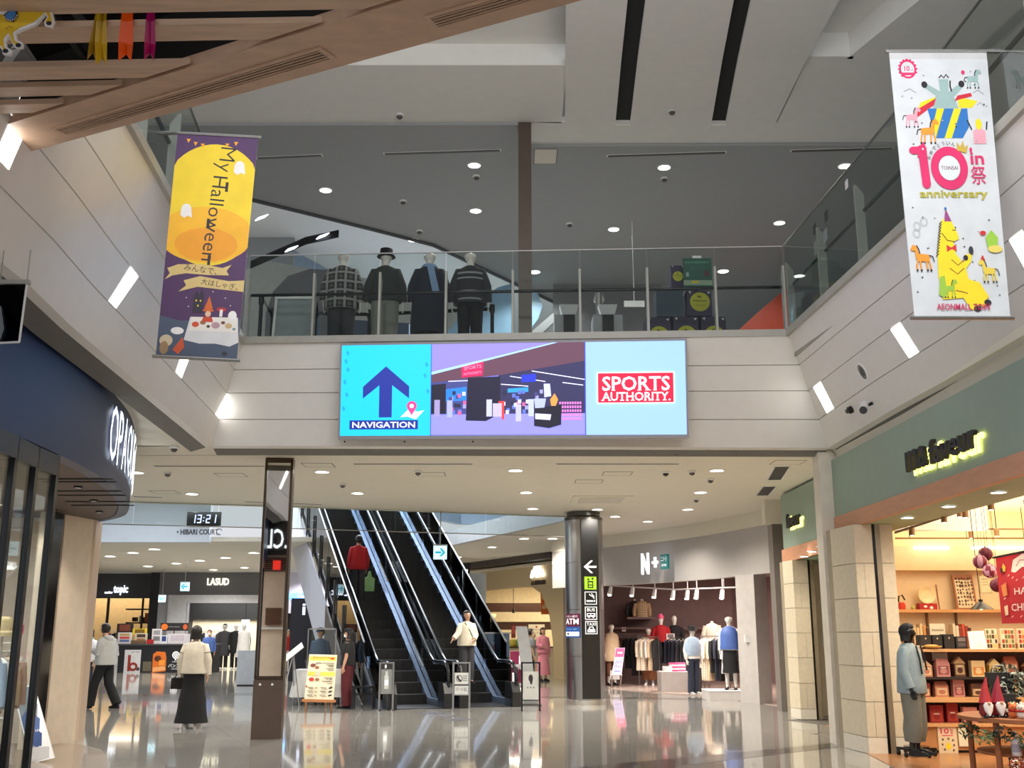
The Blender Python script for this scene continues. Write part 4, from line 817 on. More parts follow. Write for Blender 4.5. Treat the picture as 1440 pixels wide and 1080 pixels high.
# upper-left glass sign plate hung at the frame edge
t = T('hanging_glass_plate', 'smoked glass plate with pale frame hanging at left frame edge', 'sign', (-3.6, 7.2, 3.6))
q = [AY(-6, 401, 7.2), AY(38, 398, 7.2), AY(27, 481, 7.2), AY(-14, 483, 7.2)]
MB().ext(q, (0, .012, 0)).obj('plate', glass_mat('smoked_glass', (105, 105, 110), 1.0), t, None, True)
mb = MB()
mb.tube([q[1], q[2]], .008); mb.tube([q[2], q[3]], .008); mb.obj('edge_frame', TRIM, t, 40, True)
MB().box(q[0].x, q[1].x + .02, 7.18, 7.22, q[1].z - .01, q[1].z + .02).obj('hanger_bar', POST, t, None, True)
for x in (q[0].x + .03, q[1].x): MB().tube([(x, 7.2, q[1].z), (x, 7.2, 4.2)], .005, 6).obj('hanger_rod', POST, t, None, True)
# ================================================================== RIGHT GIFT SHOP SHELL
GRNF = M('sage_fascia', (142, 160, 144), .55, var=.03)
PWD = M('pine_board', (196, 142, 108), .5, var=.08, scale=3, stretch=(6, 1, 6))
S(MB().box(4.75, 4.95, 6.0, 15.72, 3.18, 4.03), 'shop_fascia', GRNF)
S(MB().box(4.73, 4.80, 6.0, 15.72, 2.97, 3.18), 'trim_7', PWD)
S(MB().box(4.80, 5.5, 6.0, 15.72, 2.97, 3.05), 'soffit', M('sage_soffit', (150, 170, 140), .6))
mb = MB(); mb.loft([[(4.70, y, 4.2), (4.78, y, 4.19), (4.82, y, 4.14), (4.84, y, 4.03), (5.0, y, 4.03), (5.0, y, 4.25)] for y in (4.5, 15.72)]); S(mb, 'trim_8', CEIL, None, 50)
S(MB().prism([(4.70, 5), (4.69, 15.6), (8, 15.6), (8, 5)], 4.2, 4.3), 'ceiling', CEIL)
S(MB().box(4.56, 4.95, 15.74, 16.05, 0, 4.2), 'wall_pier', M('pier_white', (216, 208, 194), .5))
for k, (px, py) in enumerate([(1228, 741), (1276, 727), (1334, 711), (1404, 691)]):
    downlight(AZ(px, py, 2.968), 'shallow downlight under pine board of gift shop, %s from the column' % ORD[k], 'downlights under the gift shop fascia', .075, 45, (1, .9, .72))
# second, smaller facade of the shop behind the pier
S(MB().box(5.30, 5.5, 18.3, 21.0, 3.1, 4.15), 'shop_fascia', GRNF)
S(MB().box(5.31, 5.6, 18.1, 18.3, 3.1, 4.15), 'shop_fascia', M('sage_shade', (84, 108, 90), .6))  # end return of the fascia, its shade put into a darker green
S(MB().box(5.27, 5.37, 18.1, 21.05, 2.85, 3.1), 'trim_9', PWD); S(MB().prism([(5.33, 21), (6.0, 21), (6.0, 19.0), (5.4, 18.9), (5.4, 16.2), (4.98, 16.2), (5.33, 18.1)], 2.85, 2.93), 'soffit', MATS['sage_soffit'])
for k, (px, py) in enumerate([(1131, 782), (1142, 775), (1156, 768)]): downlight(AZ(px, py, 2.848), 'small downlight under second pine board, %s from left' % ORD[k], 'downlights under the second facade', .07, 40, (1, .9, .72))
S(MB().box(5.0, 7.0, 15.75, 15.9, 3.0, 4.2), 'wall_side', M('pier_white2', (206, 198, 184), .5))
S(MB().box(5.5, 7, 21.0, 21.3, 0, 4.2), 'wall_side', M('pier_cream', (222, 210, 186), .5))
def letters(t, s, org, ux, h, wdt, mat, depth, nrm, bold=.03, shear=0., name='letter', halo=None):
    """solid letters standing off a wall: org = centre"""
    ux = Vector(ux).normalized(); nrm = Vector(nrm).normalized(); up = Vector((0, 0, 1)); org = Vector(org)
    v, f, W, Hh = text_polys(s, bold, shear); P = [org + ux * (a * wdt / W) + up * (b_ * h / Hh) for a, b_ in v]
    mb = MB(); n = len(P); mb.add(P, f); mb.add([p + nrm * depth for p in P], f)
    cnt = {}
    for q in f:
        for a, b_ in zip(q, q[1:] + q[:1]): cnt[(a, b_)] = 1
    for a, b_ in cnt:
        if (b_, a) not in cnt: mb.add([P[a], P[b_], P[b_] + nrm * depth, P[a] + nrm * depth], [(0, 1, 2, 3)])
    return mb.obj(name, mat, t, None, True)
letters(letters_late, '.CL', (-3.93, 6.80, 3.74), (-1, 0, 0), .46, .5, LW, .04, (0, 1, 0), 0.)
HALO = E('halo_led', (255, 250, 130), 2.6)
t = T('shop_sign', 'black letters with yellow glow on sage green fascia', 'sign', (4.72, 11.6, 3.4))
for s, px, h, wd in [('ma', 1296, .24, .62), ('faveur', 1346, .27, 1.22)]:
    c = AX(px, {1296: 645, 1346: 624}[px], 4.72)
    for k, (dy, dz, m, off) in enumerate([(-.035, -.035, HALO, .012), (0, 0, BLK, .0)]):
        letters(t, s, (4.735 - .05 * k, c.y + dy, c.z + dz), (0, -1, 0), h * 1.08 if k == 0 else h, wd, m, .015 if k == 0 else .045, (-1, 0, 0), .05, name='glow_edge' if k == 0 else 'letters')
t = T('shop_sign', 'small black letters with yellow glow on second sage fascia', 'sign', (5.28, 19.7, 3.5))
c = AX(1119, 730, 5.28)
for k, (dy, dz, m) in enumerate([(-.045, -.04, HALO), (0, 0, BLK)]): letters(t, 'faveur', (5.29 - .04 * k, c.y + dy, c.z + dz), (0, -1, 0), .27, .95, m, .012 if k == 0 else .04, (-1, 0, 0), .05, name='glow_edge' if k == 0 else 'letters')
# stone clad columns
STONE = M('limestone', (208, 196, 172), .6, var=.05, scale=14, bump=.15)
STONEB = M('limestone_base', (222, 214, 198), .35, var=.04, scale=14)
def stone_column(label, A, B, Cx, Dx, zs, yb, mat=STONE):
    t = T('stone_column', label, 'pillar', (B[0], B[1], 0)); g = .004
    MB().prism([(A[0] + .02, A[1]), (B[0] + .02, B[1] + .02), (Dx - .02, B[1] + .02), (Dx - .02, yb), (A[0] + .02, yb)], 0, zs[-1]).obj('core', M('stone_joint', (150, 138, 116), .8), t, None, True)
    for k, (z0, z1) in enumerate(zip(zs, zs[1:])):
        m = STONEB if k == 0 else mat
        MB().prism([A, B, (B[0] + .03, B[1] + .03), (A[0] + .03, A[1] + .01)], z0 + g, z1 - g).obj('stone_block', m, t, None, True)
        cut = [B[0] + .002, Cx] if k % 2 == 0 or k == 0 else [B[0] + .002, B[0] + (Cx - B[0]) * (.45 if k % 4 == 1 else .62), Cx]
        if k == 0: cut = [B[0] + .002, Cx]
        for x0, x1 in zip(cut, cut[1:]): MB().box(x0 + g / 2, x1 - g / 2, B[1], B[1] + .03, z0 + g, z1 - g).obj('stone_block', m, t, None, True)
        if Dx > Cx + .15: MB().box(Cx + .11, Dx, B[1], B[1] + .03, z0 + g, z1 - g).obj('stone_block', m, t, None, True)
    MB().box(Cx + .004, Cx + .03, B[1] - .005, B[1] + .02, 0, zs[-1]).obj('slit', BLACKG, t, None, True)
    MB().box(Cx + .035, Cx + .105, B[1] - .012, B[1] + .02, 0, zs[-1]).obj('door_guide', M('guide_bronze', (150, 138, 118), .35, .5), t, None, True)
    return t
zz = [0] + [AY(1225, y, 14.55).z for y in (1037, 987, 937, 889, 841, 792)] + [2.97]
stone_column('pale stone clad column left of the gift shop opening', (4.55, 15.35), (4.63, 14.55), 4.88, 5.16, zz, 15.6)
zz = [0] + [AY(1128, y, 20.1).z for y in (997, 961, 925, 890, 855, 820)] + [2.85]
stone_column('narrower stone column behind, under the second sage fascia', (5.16, 20.6), (5.22, 20.1), 5.50, 5.62, zz, 20.9)
t = T('notice', 'small floral notice on cream wall between the stone columns', 'notice', AY(1165, 898, 20.9)); p = AY(1165, 898, 20.9)
cv = rectcanvas(p + Vector((-.12, 0, .16)), (1, 0, 0), .24, .32, (0, -1, 0), 24, 32)
MB().box(p.x - .12, p.x + .12, 20.9, 20.91, p.z - .16, p.z + .16).obj('paper', WHT, t, None, True)
for x, y, r, c in [(7, 7, 5, (200, 110, 100)), (17, 9, 5, (170, 150, 90)), (8, 17, 4, (120, 140, 100)), (17, 18, 5, (205, 140, 120)), (12, 12, 4, (150, 80, 80))]: cv.ell(x, y, r, r, K(c), 12)
cv.rect(17, 26, 21, 30, BLK); cv.obj('print', t, True)
S(MB().box(5.62, 5.92, 20.9, 21.0, 0, 2.85), 'wall_side', MATS['pier_cream'])
# gift shop interior
YELW = M('shop_yellow_wall', (236, 214, 180), .65, var=.03)
YCE = M('shop_ceiling', (248, 232, 186), .7, var=.02)
S(MB().prism([(5.0, 6), (14, 6), (14, 18.9), (5.52, 18.9), (5.52, 15.9), (5.0, 15.6)], 3.55, 3.65), 'ceiling', YCE)
S(MB().box(5.5, 14, 18.5, 18.8, 2.57, 2.98), 'wall_bulkhead', YELW)
S(MB().box(5.5, 14, 18.75, 18.95, 0, 2.6), 'wall_shop', YELW)
S(MB().box(5.5, 14, 18.5, 18.8, 2.98, 3.56), 'wall_shop', YCE)
S(MB().box(11.5, 11.7, 6, 19, 0, 3.6), 'wall_shop', YELW)
S(MB().box(5.42, 5.52, 15.9, 18.9, 0, 3.6), 'wall_shop', YELW)
for x0, x1 in [(6.9, 7.5), (7.9, 8.9)]: tag(MB().box(x0, x1, 18.44, 18.5, 2.93, 2.97).obj('cove_lamp', E('cove', (255, 240, 190), 4)), 'thin lit cove strip above gift shop wall, %s' % ('left' if x0 < 7.5 else 'right'), 'lamp', 'cove strips in the gift shop')
# ================================================================== GREY CLOTHES SHOP
NP = smooth_pl([(5.78, 22.9), (5.60, 23.9), (4.45, 27.4), (2.65, 30.4), (1.2, 32.2)], 4)
GRYF = M('grey_fascia', (172, 167, 164), .5, var=.02)
def wall_pl(pl, z0, z1, th, name, mat, sm=40):
    L_ = []
    for i, p in enumerate(pl):
        a = Vector(pl[max(0, i - 1)]); b_ = Vector(pl[min(len(pl) - 1, i + 1)]); d = (b_ - a).normalized(); n = Vector((d.y, -d.x)) * th
        L_.append([(p[0], p[1], z0), (p[0], p[1], z1), (p[0] + n.x, p[1] + n.y, z1), (p[0] + n.x, p[1] + n.y, z0)])
    return S(MB().loft(L_), name, mat, None, sm)
wall_pl(NP, 2.8, 3.86, .2, 'shop_fascia', GRYF)
wall_pl([(p[0] - .02, p[1] - .01) for p in NP], 3.86, 4.2, .3, 'trim_10', CEIL)
S(MB().box(5.34, 5.62, 22.0, 22.4, 0, 3.75), 'wall_pier', M('pier_grey', (118, 110, 104), .5))
S(MB().box(5.2, 5.62, 21.95, 22.3, 3.7, 4.2), 'wall_pier', CEIL)
S(MB().prism([(5.13, 24.9), (5.42, 24.3), (5.75, 24.5), (5.5, 25.3)], 0, 2.8), 'wall_pier', M('pier_grey2', (176, 170, 166), .5))
S(MB().box(5.62, 12, 22.2, 22.5, 0, 4.2), 'wall_side', M('shop_mauve', (128, 104, 100), .7))
MAU = MATS['shop_mauve']
S(MB().prism([(2.6, 31), (2.7, 34.6), (7.0, 34.6), (11, 31), (11, 31.2), (7.1, 34.9), (2.4, 34.9), (2.4, 31)], 0, 3.3), 'wall_shop', MAU)
S(MB().box(11, 11.2, 22, 31.2, 0, 3.3), 'wall_shop', MAU)
S(MB().prism([(6.0, 24.0), (4.85, 27.7), (2.9, 30.9), (2.4, 35), (11.2, 35), (11.2, 22.4), (5.8, 22.4)], 3.2, 3.3), 'ceiling', M('shop_ceiling_mauve', (150, 128, 122), .7))
S(MB().prism([(5.5, 24.4), (4.48, 27.5), (2.72, 30.5), (2.6, 34.6), (11, 34.6), (11, 22.6), (6, 22.6)], -.002, .012), 'floor', M('shop_floor_pink', (178, 158, 146), .18, var=.05, coat=.2))
NC = (4.45, 27.4); nd = Vector((2.65 - 5.60, 30.4 - 23.9, 0)).normalized(); nn_ = Vector((-nd.y, nd.x, 0)); nn_ = nn_ if nn_.y < 0 else -nn_
t = T('shop_sign', 'white lit letter N and plus sign on grey fascia', 'sign', AY(921, 793, 28.2))
q = AY(914, 793, 28.25); letters(t, 'N', q + nn_ * .12, -nd, .54, .33, E('letter_white2', (240, 244, 255), 2.2), .05, nn_, .0)
q = AY(928, 791, 28.1); letters(t, '+', q + nn_ * .12, -nd, .26, .24, E('letter_white2', (240, 244, 255), 2.2), .05, nn_, .05)
t = T('shop_sign', 'small teal square plate with white writing on grey fascia', 'sign', AY(941, 790, 27.8)); q = AY(941, 790, 27.8) + nn_ * .1
mb = MB(); u_ = -nd * .17; z_ = Vector((0, 0, .19)); mb.ext([q - u_ - z_, q + u_ - z_, q + u_ + z_, q - u_ + z_], nn_ * .06); mb.obj('plate', M('teal_plate', (18, 104, 104), .5), t, None, True)
cv = rectcanvas(q - u_ + z_ + nn_ * .06, -nd, .34, .38, nn_, 34, 38); cv.text('ニトリ', 17, 12, SW, h=12, wdt=26, bold=.03).text('NITORI', 17, 28, SW, h=6, wdt=22, bold=.03); cv.obj('print', t, True)
# ================================================================== CAFE BEHIND THE ESCALATORS
ca, cb = Vector((-2.1, 44.6, 0)), Vector((1.75, 36.9, 0)); cu = (cb - ca).normalized(); cn = Vector((cu.y, -cu.x, 0)); Lc = (cb - ca).length
CAFE = M('cafe_beige', (190, 168, 128), .6, var=.02)
def CW(u, z, o=0.): return ca + cu * u + cn * o + Vector((0, 0, z))
arch = [(0, 3.95), (Lc, 3.95), (Lc, 0), (Lc - .75, 0), (Lc - .78, 1.2), (Lc - 1.05, 2.2), (Lc - 1.6, 2.85), (Lc - 2.3, 3.1), (Lc - 3.4, 3.14), (0, 3.1)]
S(MB().ext([CW(u, z) for u, z in arch], -cn * .25), 'shop_fascia', CAFE)
S(MB().ext([CW(-.1, 3.82, .14), CW(Lc, 3.82, .14), CW(Lc, 3.92, .14), CW(-.1, 3.92, .14)], -cn * .14), 'trim_11', M('cafe_trim', (226, 212, 184), .5))
S(MB().ext([CW(-.1, 3.98, .5), CW(Lc, 3.98, .5), CW(Lc, 4.2, .5), CW(-.1, 4.2, .5)], -cn * .3), 'trim_12', M('cafe_cove', (60, 50, 40), .6))
S(MB().box(1.72, 2.5, 36.6, 37.4, 0, 4.2), 'wall_pier', M('cafe_pier', (176, 160, 136), .5))
S(MB().box(2.1, 2.4, 32, 37, 0, 4.2), 'wall_side', M('pier_grey3', (150, 146, 142), .5))
CRE = M('cafe_cream', (240, 222, 180), .6)
S(MB().box(-4, 7, 48.5, 48.7, 0, 4), 'wall_shop', CRE); S(MB().box(-4.2, -4, 44, 48.6, 0, 4), 'wall_shop', CRE); S(MB().prism([(-2.1, 45), (1.6, 37.5), (4.6, 37.5), (4.6, 48.6), (-2.1, 48.6)], 3.75, 3.85), 'ceiling', CRE)
S(MB().box(4.5, 4.7, 36.5, 48.6, 0, 3.8), 'wall_shop', CRE)
S(MB().box(-3.0, 2.6, 46.0, 46.2, 2.35, 2.72), 'trim_13', M('cafe_brown', (78, 50, 34), .5)); S(MB().box(-3.0, 2.6, 46.4, 46.6, 1.62, 1.95), 'trim_14', MATS['cafe_brown'])
S(MB().box(-2.9, -1.55, 45.2, 45.4, 0, 3.3), 'wall_shop', MATS['cafe_brown'])
t = T('cafe_sign', 'lit white cloud-like cafe emblem with dark lettering on beige fascia', 'sign', CW(Lc - 1.75, 3.4))
WL = E('cafe_white', (250, 252, 250), 1.6)
em = MB(); eo = CW(Lc - 1.75, 3.52, .06)
for du, dz, r in [(-.3, .06, .13), (-.1, .18, .16), (.12, .2, .15), (.32, .05, .14), (0, .02, .14), (.16, .04, .14), (-.42, -.04, .08), (.45, -.02, .08)]:
    c = eo + cu * du + Vector((0, 0, dz)); em.loft([[c + cn * o + cu * (r * math.cos(2 * PI * j / 14)) + Vector((0, 0, r * math.sin(2 * PI * j / 14))) for j in range(14)] for o in (0, .05)])
em.obj('emblem', WL, t, 40, True); letters(t, '& LAWASONS', CW(Lc - 1.75, 3.24, .03), cu, .16, 1.05, K((70, 50, 36)), .03, cn, .02)
t = T('hanging_banner', 'orange and white patterned cloth hanging inside cafe arch', 'banner', AY(768, 862, 39))
q = [AY(760, 831, 39.0), AY(774, 833, 39.0), AY(777, 864, 39.0), AY(761, 864, 39.0)]; MB().ext(q, (0, .02, 0)).obj('cloth', K((232, 120, 50)), t, None, True)
fn, n_ = quadmap(*q, 15, 32); cv = Canvas(fn, (0, -1, 0), .004, .002)
for x, y, rx, ry, c in [(4, 8, 3, 4, (240, 200, 150)), (10, 6, 3, 3, (250, 160, 60)), (9, 18, 4, 6, (245, 228, 196)), (4, 22, 2.5, 3, (240, 200, 150)), (11, 26, 2, 2, (150, 150, 80))]: cv.ell(x, y, rx, ry, K(c), 12)
cv.obj('print', t, True)
# ================================================================== FAR LEFT SHOPS
DGR = M('charcoal_fascia', (66, 66, 69), .5, var=.02); MGR = M('mid_grey_fascia', (104, 104, 108), .5, var=.02)
S(MB().box(-24, -15.35, 47, 47.3, 2.95, 4.0), 'shop_fascia', DGR); S(MB().box(-15.4, -14.9, 46.2, 47.2, 0, 4.0), 'wall_pier', M('black_pier', (30, 30, 32), .5))
S(MB().box(-14.95, -10.2, 46, 46.3, 3.05, 4.0), 'shop_fascia', MGR); S(MB().box(-14.95, -13.7, 46.0, 46.3, 0, 3.05), 'wall_pier', M('pier_lightgrey', (168, 170, 176), .5))
S(MB().box(-14.5, -10.2, 45.9, 46.05, 2.72, 3.05), 'trim_15', M('portal_white', (212, 212, 216), .4)); S(MB().box(-14.5, -13.75, 45.9, 46.05, 0, 2.72), 'trim_16', MATS['portal_white'])
S(MB().box(-24, -15, 53, 53.2, 0, 4), 'wall_shop', M('tan_shop', (196, 164, 112), .6)); S(MB().box(-24, -15, 47.3, 53, 3.4, 3.5), 'ceiling', M('tan_shop_ceiling', (120, 100, 76), .6))
S(MB().box(-15, -9, 51, 51.2, 0, 2.1), 'wall_shop', M('lit_cream_wall', (244, 230, 196), .6)); S(MB().box(-15, -9, 50.8, 51.2, 2.1, 3.2), 'wall_shop', M('black_wall', (24, 23, 22), .5)); S(MB().box(-15, -9, 46.3, 51, 3.35, 3.45), 'ceiling', MATS['black_wall'])
S(MB().box(-10.2, -3.4, 46.0, 46.3, 2.3, 4.0), 'wall_back', M('lilac_wall', (206, 204, 222), .5)); S(MB().box(-10.2, -3.4, 46.6, 46.8, 0, 2.4), 'wall_shop', M('dark_back', (40, 36, 40), .6))
S(MB().box(-15, -14.9, 46.3, 53, 0, 3.5), 'wall_shop', MATS['dark_back']); S(MB().box(-10.2, -10.0, 46.0, 51, 0, 3.4), 'wall_shop', MATS['dark_back'])
for k, (x0, x1) in enumerate([(-21.5, -21.35), (-18.6, -18.5), (-17.0, -16.93), (-16.4, -16.35)]): S(MB().box(x0, x1, 50.0, 50.1, 0, 3.4), 'trim_%d' % (17 + k), M('dark_wood', (70, 48, 30), .6))
t = T('shop_sign', 'white lettering topic on charcoal fascia', 'sign', AY(168, 830, 46.9)); letters(t, 'topic', AY(170, 830, 47.0), (1, 0, 0), .42, .62, LW, .05, (0, -1, 0), .03); letters(t, 'another', AY(153, 833, 47.0), (1, 0, 0), .09, .34, LW, .04, (0, -1, 0), .02)
t = T('shop_sign', 'white block lettering with warm glow on mid grey fascia', 'sign', AY(307, 818, 45.9)); letters(t, 'LASUD', AY(307, 818, 46.0), (1, 0, 0), .30, .92, E('letter_warm', (255, 250, 225), 1.3), .06, (0, -1, 0), .09)
t = T('shop_sign', 'blue lit lettering on lilac wall behind escalators', 'sign', AY(419, 838, 45.9)); letters(t, 'PASSION', AY(418, 838, 46.0), (1, 0, 0), .34, 1.0, E('letter_blue', (110, 190, 255), 2.2), .06, (0, -1, 0), .05)
t = T('digital_clock', 'black digital clock with blue digits showing 13:21 on white bulkhead', 'clock', AY(287, 730, YC - .25))
p0 = AY(264, 720, YC - .3); p1 = AY(310, 740, YC - .3); MB().box(p0.x, p1.x, YC - .33, YC - .25, p1.z, p0.z).obj('case', BLACKG, t, None, True)
DIG = E('clock_blue', (190, 205, 255), 2.4)
cv = rectcanvas((p0.x, YC - .33, p0.z), (1, 0, 0), p1.x - p0.x, p0.z - p1.z, (0, -1, 0), 46, 20)
SEG = {'0': 'abcdef', '1': 'bc', '2': 'abged', '3': 'abgcd', ':': ''}
for ch, x in (('1', 6), ('3', 14), ('2', 26), ('1', 34)):
    for s_ in SEG[ch]:
        r_ = {'a': (0, 0, 5.5, 1.3), 'g': (0, 5.2, 5.5, 6.5), 'd': (0, 10.4, 5.5, 11.7), 'b': (4.3, 0, 5.6, 6), 'c': (4.3, 5.8, 5.6, 11.7), 'f': (0, 0, 1.3, 6), 'e': (0, 5.8, 1.3, 11.7)}[s_]
        cv.poly([(x + .8 + r_[0] - r_[1] * .08, 4 + r_[1]), (x + .8 + r_[2] - r_[1] * .08, 4 + r_[1]), (x + .8 + r_[2] - r_[3] * .08, 4 + r_[3]), (x + .8 + r_[0] - r_[3] * .08, 4 + r_[3])], DIG)
cv.ell(23.2, 8, .8, .8, DIG, 8).ell(22.8, 12.5, .8, .8, DIG, 8); cv.obj('digits', t, True)
t = T('hall_name', 'dark lettering HIBARI COURT below the digital clock', 'sign', AY(282, 748, YC - .26)); letters(t, '• HIBARI COURT', AY(278, 748, YC - .25), (1, 0, 0), .15, 1.15, K((50, 54, 62)), .02, (0, -1, 0), .01)
q = AY(308, 748, YC - .26); mb = MB(); mb.tube([q + Vector((-.05, 0, .08)), q + Vector((.05, 0, .08)), q + Vector((.07, 0, .03))], .012, 6); mb.tube([q + Vector((-.05, 0, -.08)), q + Vector((.05, 0, -.08)), q + Vector((-.07, 0, -.03))], .012, 6); mb.obj('bird_mark', K((50, 54, 62)), t, None, True)
# hanging arrow signs
def arrow_sign(px, py, Y_, sz, right, label, zc):
    p = AY(px, py, Y_); t = T('arrow_sign', label, 'sign', p); s_ = sz / 2
    MB().box(-s_, s_, -.04, .04, -s_, s_).obj('panel', E('arrow_bg', (196, 232, 244), 1.0), t)
    cv = rectcanvas((-s_, -.04, s_), (1, 0, 0), sz, sz, (0, -1, 0), 20, 20); T_ = E('arrow_teal', (20, 160, 190), .8)
    f = (lambda x: x) if right else (lambda x: 20 - x)
    cv.poly([(f(3), 8.5), (f(12), 8.5), (f(12), 11.5), (f(3), 11.5)], T_).poly([(f(9), 4), (f(12.5), 4), (f(18), 10), (f(12.5), 16), (f(9), 16), (f(14), 10)], T_); cv.obj('arrow', t)
    MB().box(-s_ - .01, s_ + .01, -.045, .045, s_, s_ + .03).obj('top_rail', STEEL, t)
    MB().tube([(0, 0, s_ + .03), (0, 0, zc - p.z)], .012, 6).obj('hanger_rod', STEEL, t)
arrow_sign(619, 777, 24.2, .30, True, 'hanging lit teal arrow sign pointing right beside escalators', 4.2)
arrow_sign(260, 825, 38, .30, False, 'hanging lit teal arrow sign at far left, larger upper one', 4.0); arrow_sign(228, 842, 43, .27, False, 'hanging lit teal arrow sign at far left, smaller lower one', 4.0)
# ================================================================== ESCALATORS
EO = Vector((-1.96, 24.37, 0)); EA = math.atan2(.35, .937); ee = Vector((-math.sin(EA), math.cos(EA), 0)); er = Vector((math.cos(EA), math.sin(EA), 0))
def EZ(s): return max(0., (s + .35) * .577)
def EP(u, s, z): return EO + er * u + ee * s + Vector((0, 0, z))
SKIRT = M('skirt_steel', (150, 172, 205), .25, .6, var=.03); STEP = M('step_black', (13, 13, 14), .45)  # blue reflected light is put into the skirt steel's colour
S0, S1 = -1.5, 9.7
def escalator(label, u0, u1, walls):
    t = T('escalator', label, 'escalator', EP((u0 + u1) / 2, 0, 0))
    n = int((S1 + .35) / .4); proto = None
    for k in range(n):
        s = -.35 + k * .4; z = EZ(s)
        if proto is None:
            mb = MB(); c = EP(0, s, 0); mb.add([], [])
            mb.hexa([EP(u0 + .02, s, z - .05) - t.location, EP(u1 - .02, s, z - .05) - t.location, EP(u1 - .02, s + .42, z - .05) - t.location, EP(u0 + .02, s + .42, z - .05) - t.location],
                    [EP(u0 + .02, s, z + .225) - t.location, EP(u1 - .02, s, z + .225) - t.location, EP(u1 - .02, s + .42, z + .225) - t.location, EP(u0 + .02, s + .42, z + .225) - t.location])
            for j in range(7): uu = u0 + .08 + j * (u1 - u0 - .16) / 6; mb.hexa([EP(uu, s - .008, z) - t.location, EP(uu + .05, s - .008, z) - t.location, EP(uu + .05, s, z) - t.location, EP(uu, s, z) - t.location], [EP(uu, s - .008, z + .2) - t.location, EP(uu + .05, s - .008, z + .2) - t.location, EP(uu + .05, s, z + .2) - t.location, EP(uu, s, z + .2) - t.location])
            proto = mb.obj('step', STEP, t); s00, z00 = s, z
        else:
            o = proto.copy(); C.objects.link(o); o.parent = t; o.location = ee * (s - s00) + Vector((0, 0, z - z00))
    L_ = lambda a, b_, za, zb: [EP(a, 0, 0)]
    def strip(ua, ub, za, zb, name, mat, s_lo=S0, s_hi=S1):
        ks = [s_lo, -.35, s_hi]
        mb = MB(); mb.loft([[EP(ua, s, EZ(s) + za), EP(ub, s, EZ(s) + za), EP(ub, s, EZ(s) + zb), EP(ua, s, EZ(s) + zb)] for s in ks]); return mb.obj(name, mat, t, None, True)
    strip(u0 + .01, u1 - .01, -1.1 + .65, -.08, 'truss', DARK)
    MB().hexa([EP(u0, S0, .0), EP(u1, S0, .0), EP(u1, -.35, .0), EP(u0, -.35, .0)], [EP(u0, S0, .015), EP(u1, S0, .015), EP(u1, -.35, .03), EP(u0, -.35, .03)]).obj('comb_plate', M('comb_plate', (70, 70, 72), .35, .8), t, None, True)
    for u, sgn in walls:
        w = .19 * sgn; a, b_ = (u, u + w) if w > 0 else (u + w, u)
        strip(a, b_, -.35, .13, 'balustrade_base', M('base_slate', (88, 100, 120), .35)); 
        i0, i1 = (u, u + .10 * sgn); strip(min(i0, i1), max(i0, i1), .13, .16, 'inner_deck', SKIRT); strip(min(u + .16 * sgn, u + w), max(u + .16 * sgn, u + w), .13, .15, 'outer_deck', STEELD)
        g = u + .12 * sgn
        for k in range(6):
            sa = -1.2 + k * 1.82; sb = sa + 1.8
            pts = [sa] + ([-.35] if sa < -.35 < sb else []) + [sb]
            MB().loft([[EP(g - .006, s, EZ(s) + .15), EP(g + .006, s, EZ(s) + .15), EP(g + .006, s, EZ(s) + .86), EP(g - .006, s, EZ(s) + .86)] for s in pts]).obj('glass_panel', GLASSD, t, None, True)
        hr = [EP(g, s, EZ(s) + .92) for s in (S1, 4, 1, .3, -.1, -.4, -.8, -1.2)] + [EP(g, -1.2 - .34 * math.sin(a), .53 + .39 * math.cos(a)) for a in (.5, 1., 1.57, 2.1, 2.7)] + [EP(g, -1.1, .15)]
        MB().tube(hr, .04, 10).obj('handrail', BLACKG, t, 40, True)
        MB().loft([[EP(a, s, 0), EP(b_, s, 0), EP(b_, s, .5 if s > -1.6 else .3), EP(a, s, .5 if s > -1.6 else .3)] for s in (-1.62, -1.5, -1.15)]).obj('newel', M('base_black2', (26, 28, 32), .3), t, None, True)
    return t
esL = escalator('left escalator with black steps carrying a person in red upward', -1.0, 0., [(-1.0, -1), (0., 1)])
esR = escalator('right escalator with black steps, woman in cream top at its foot', .52, 1.5, [(.52, -1), (1.5, 1)])
for nm, uu, s in [('white printed notice between the escalators, upper left', .16, 4.4), ('white printed notice between the escalators, upper right', .36, 4.4), ('white printed notice between the escalators, lower left', .16, .9), ('white printed notice between the escalators, lower right', .36, .9)]:
    t = T('notice', nm, 'notice', EP(uu, s, EZ(s) + .32), 0, 'notices between the escalators')
    fnq = lambda u, v, uu=uu, s=s: EP(uu - .07 + u / 14 * .14, s + .5 - v / 60 * 1.0, EZ(s + .5 - v / 60 * 1.0) + .36)
    MB().ext([fnq(0, 0), fnq(14, 0), fnq(14, 60), fnq(0, 60)], (0, 0, -.012)).obj('sheet', M('notice_grey', (196, 202, 206), .5), t, None, True)
    nrm = Vector((0, -.5, .86)); cv = Canvas(fnq, nrm, .003, .001); cv.ring(7, 9, 2.6, 4, K((60, 66, 74)), 16).ring(7, 51, 2.6, 4, K((60, 66, 74)), 16)
    for i in range(7): cv.rect(3, 16 + i * 4, 11, 18.4 + i * 4, K((90, 96, 104)))
    cv.obj('print', t, True)
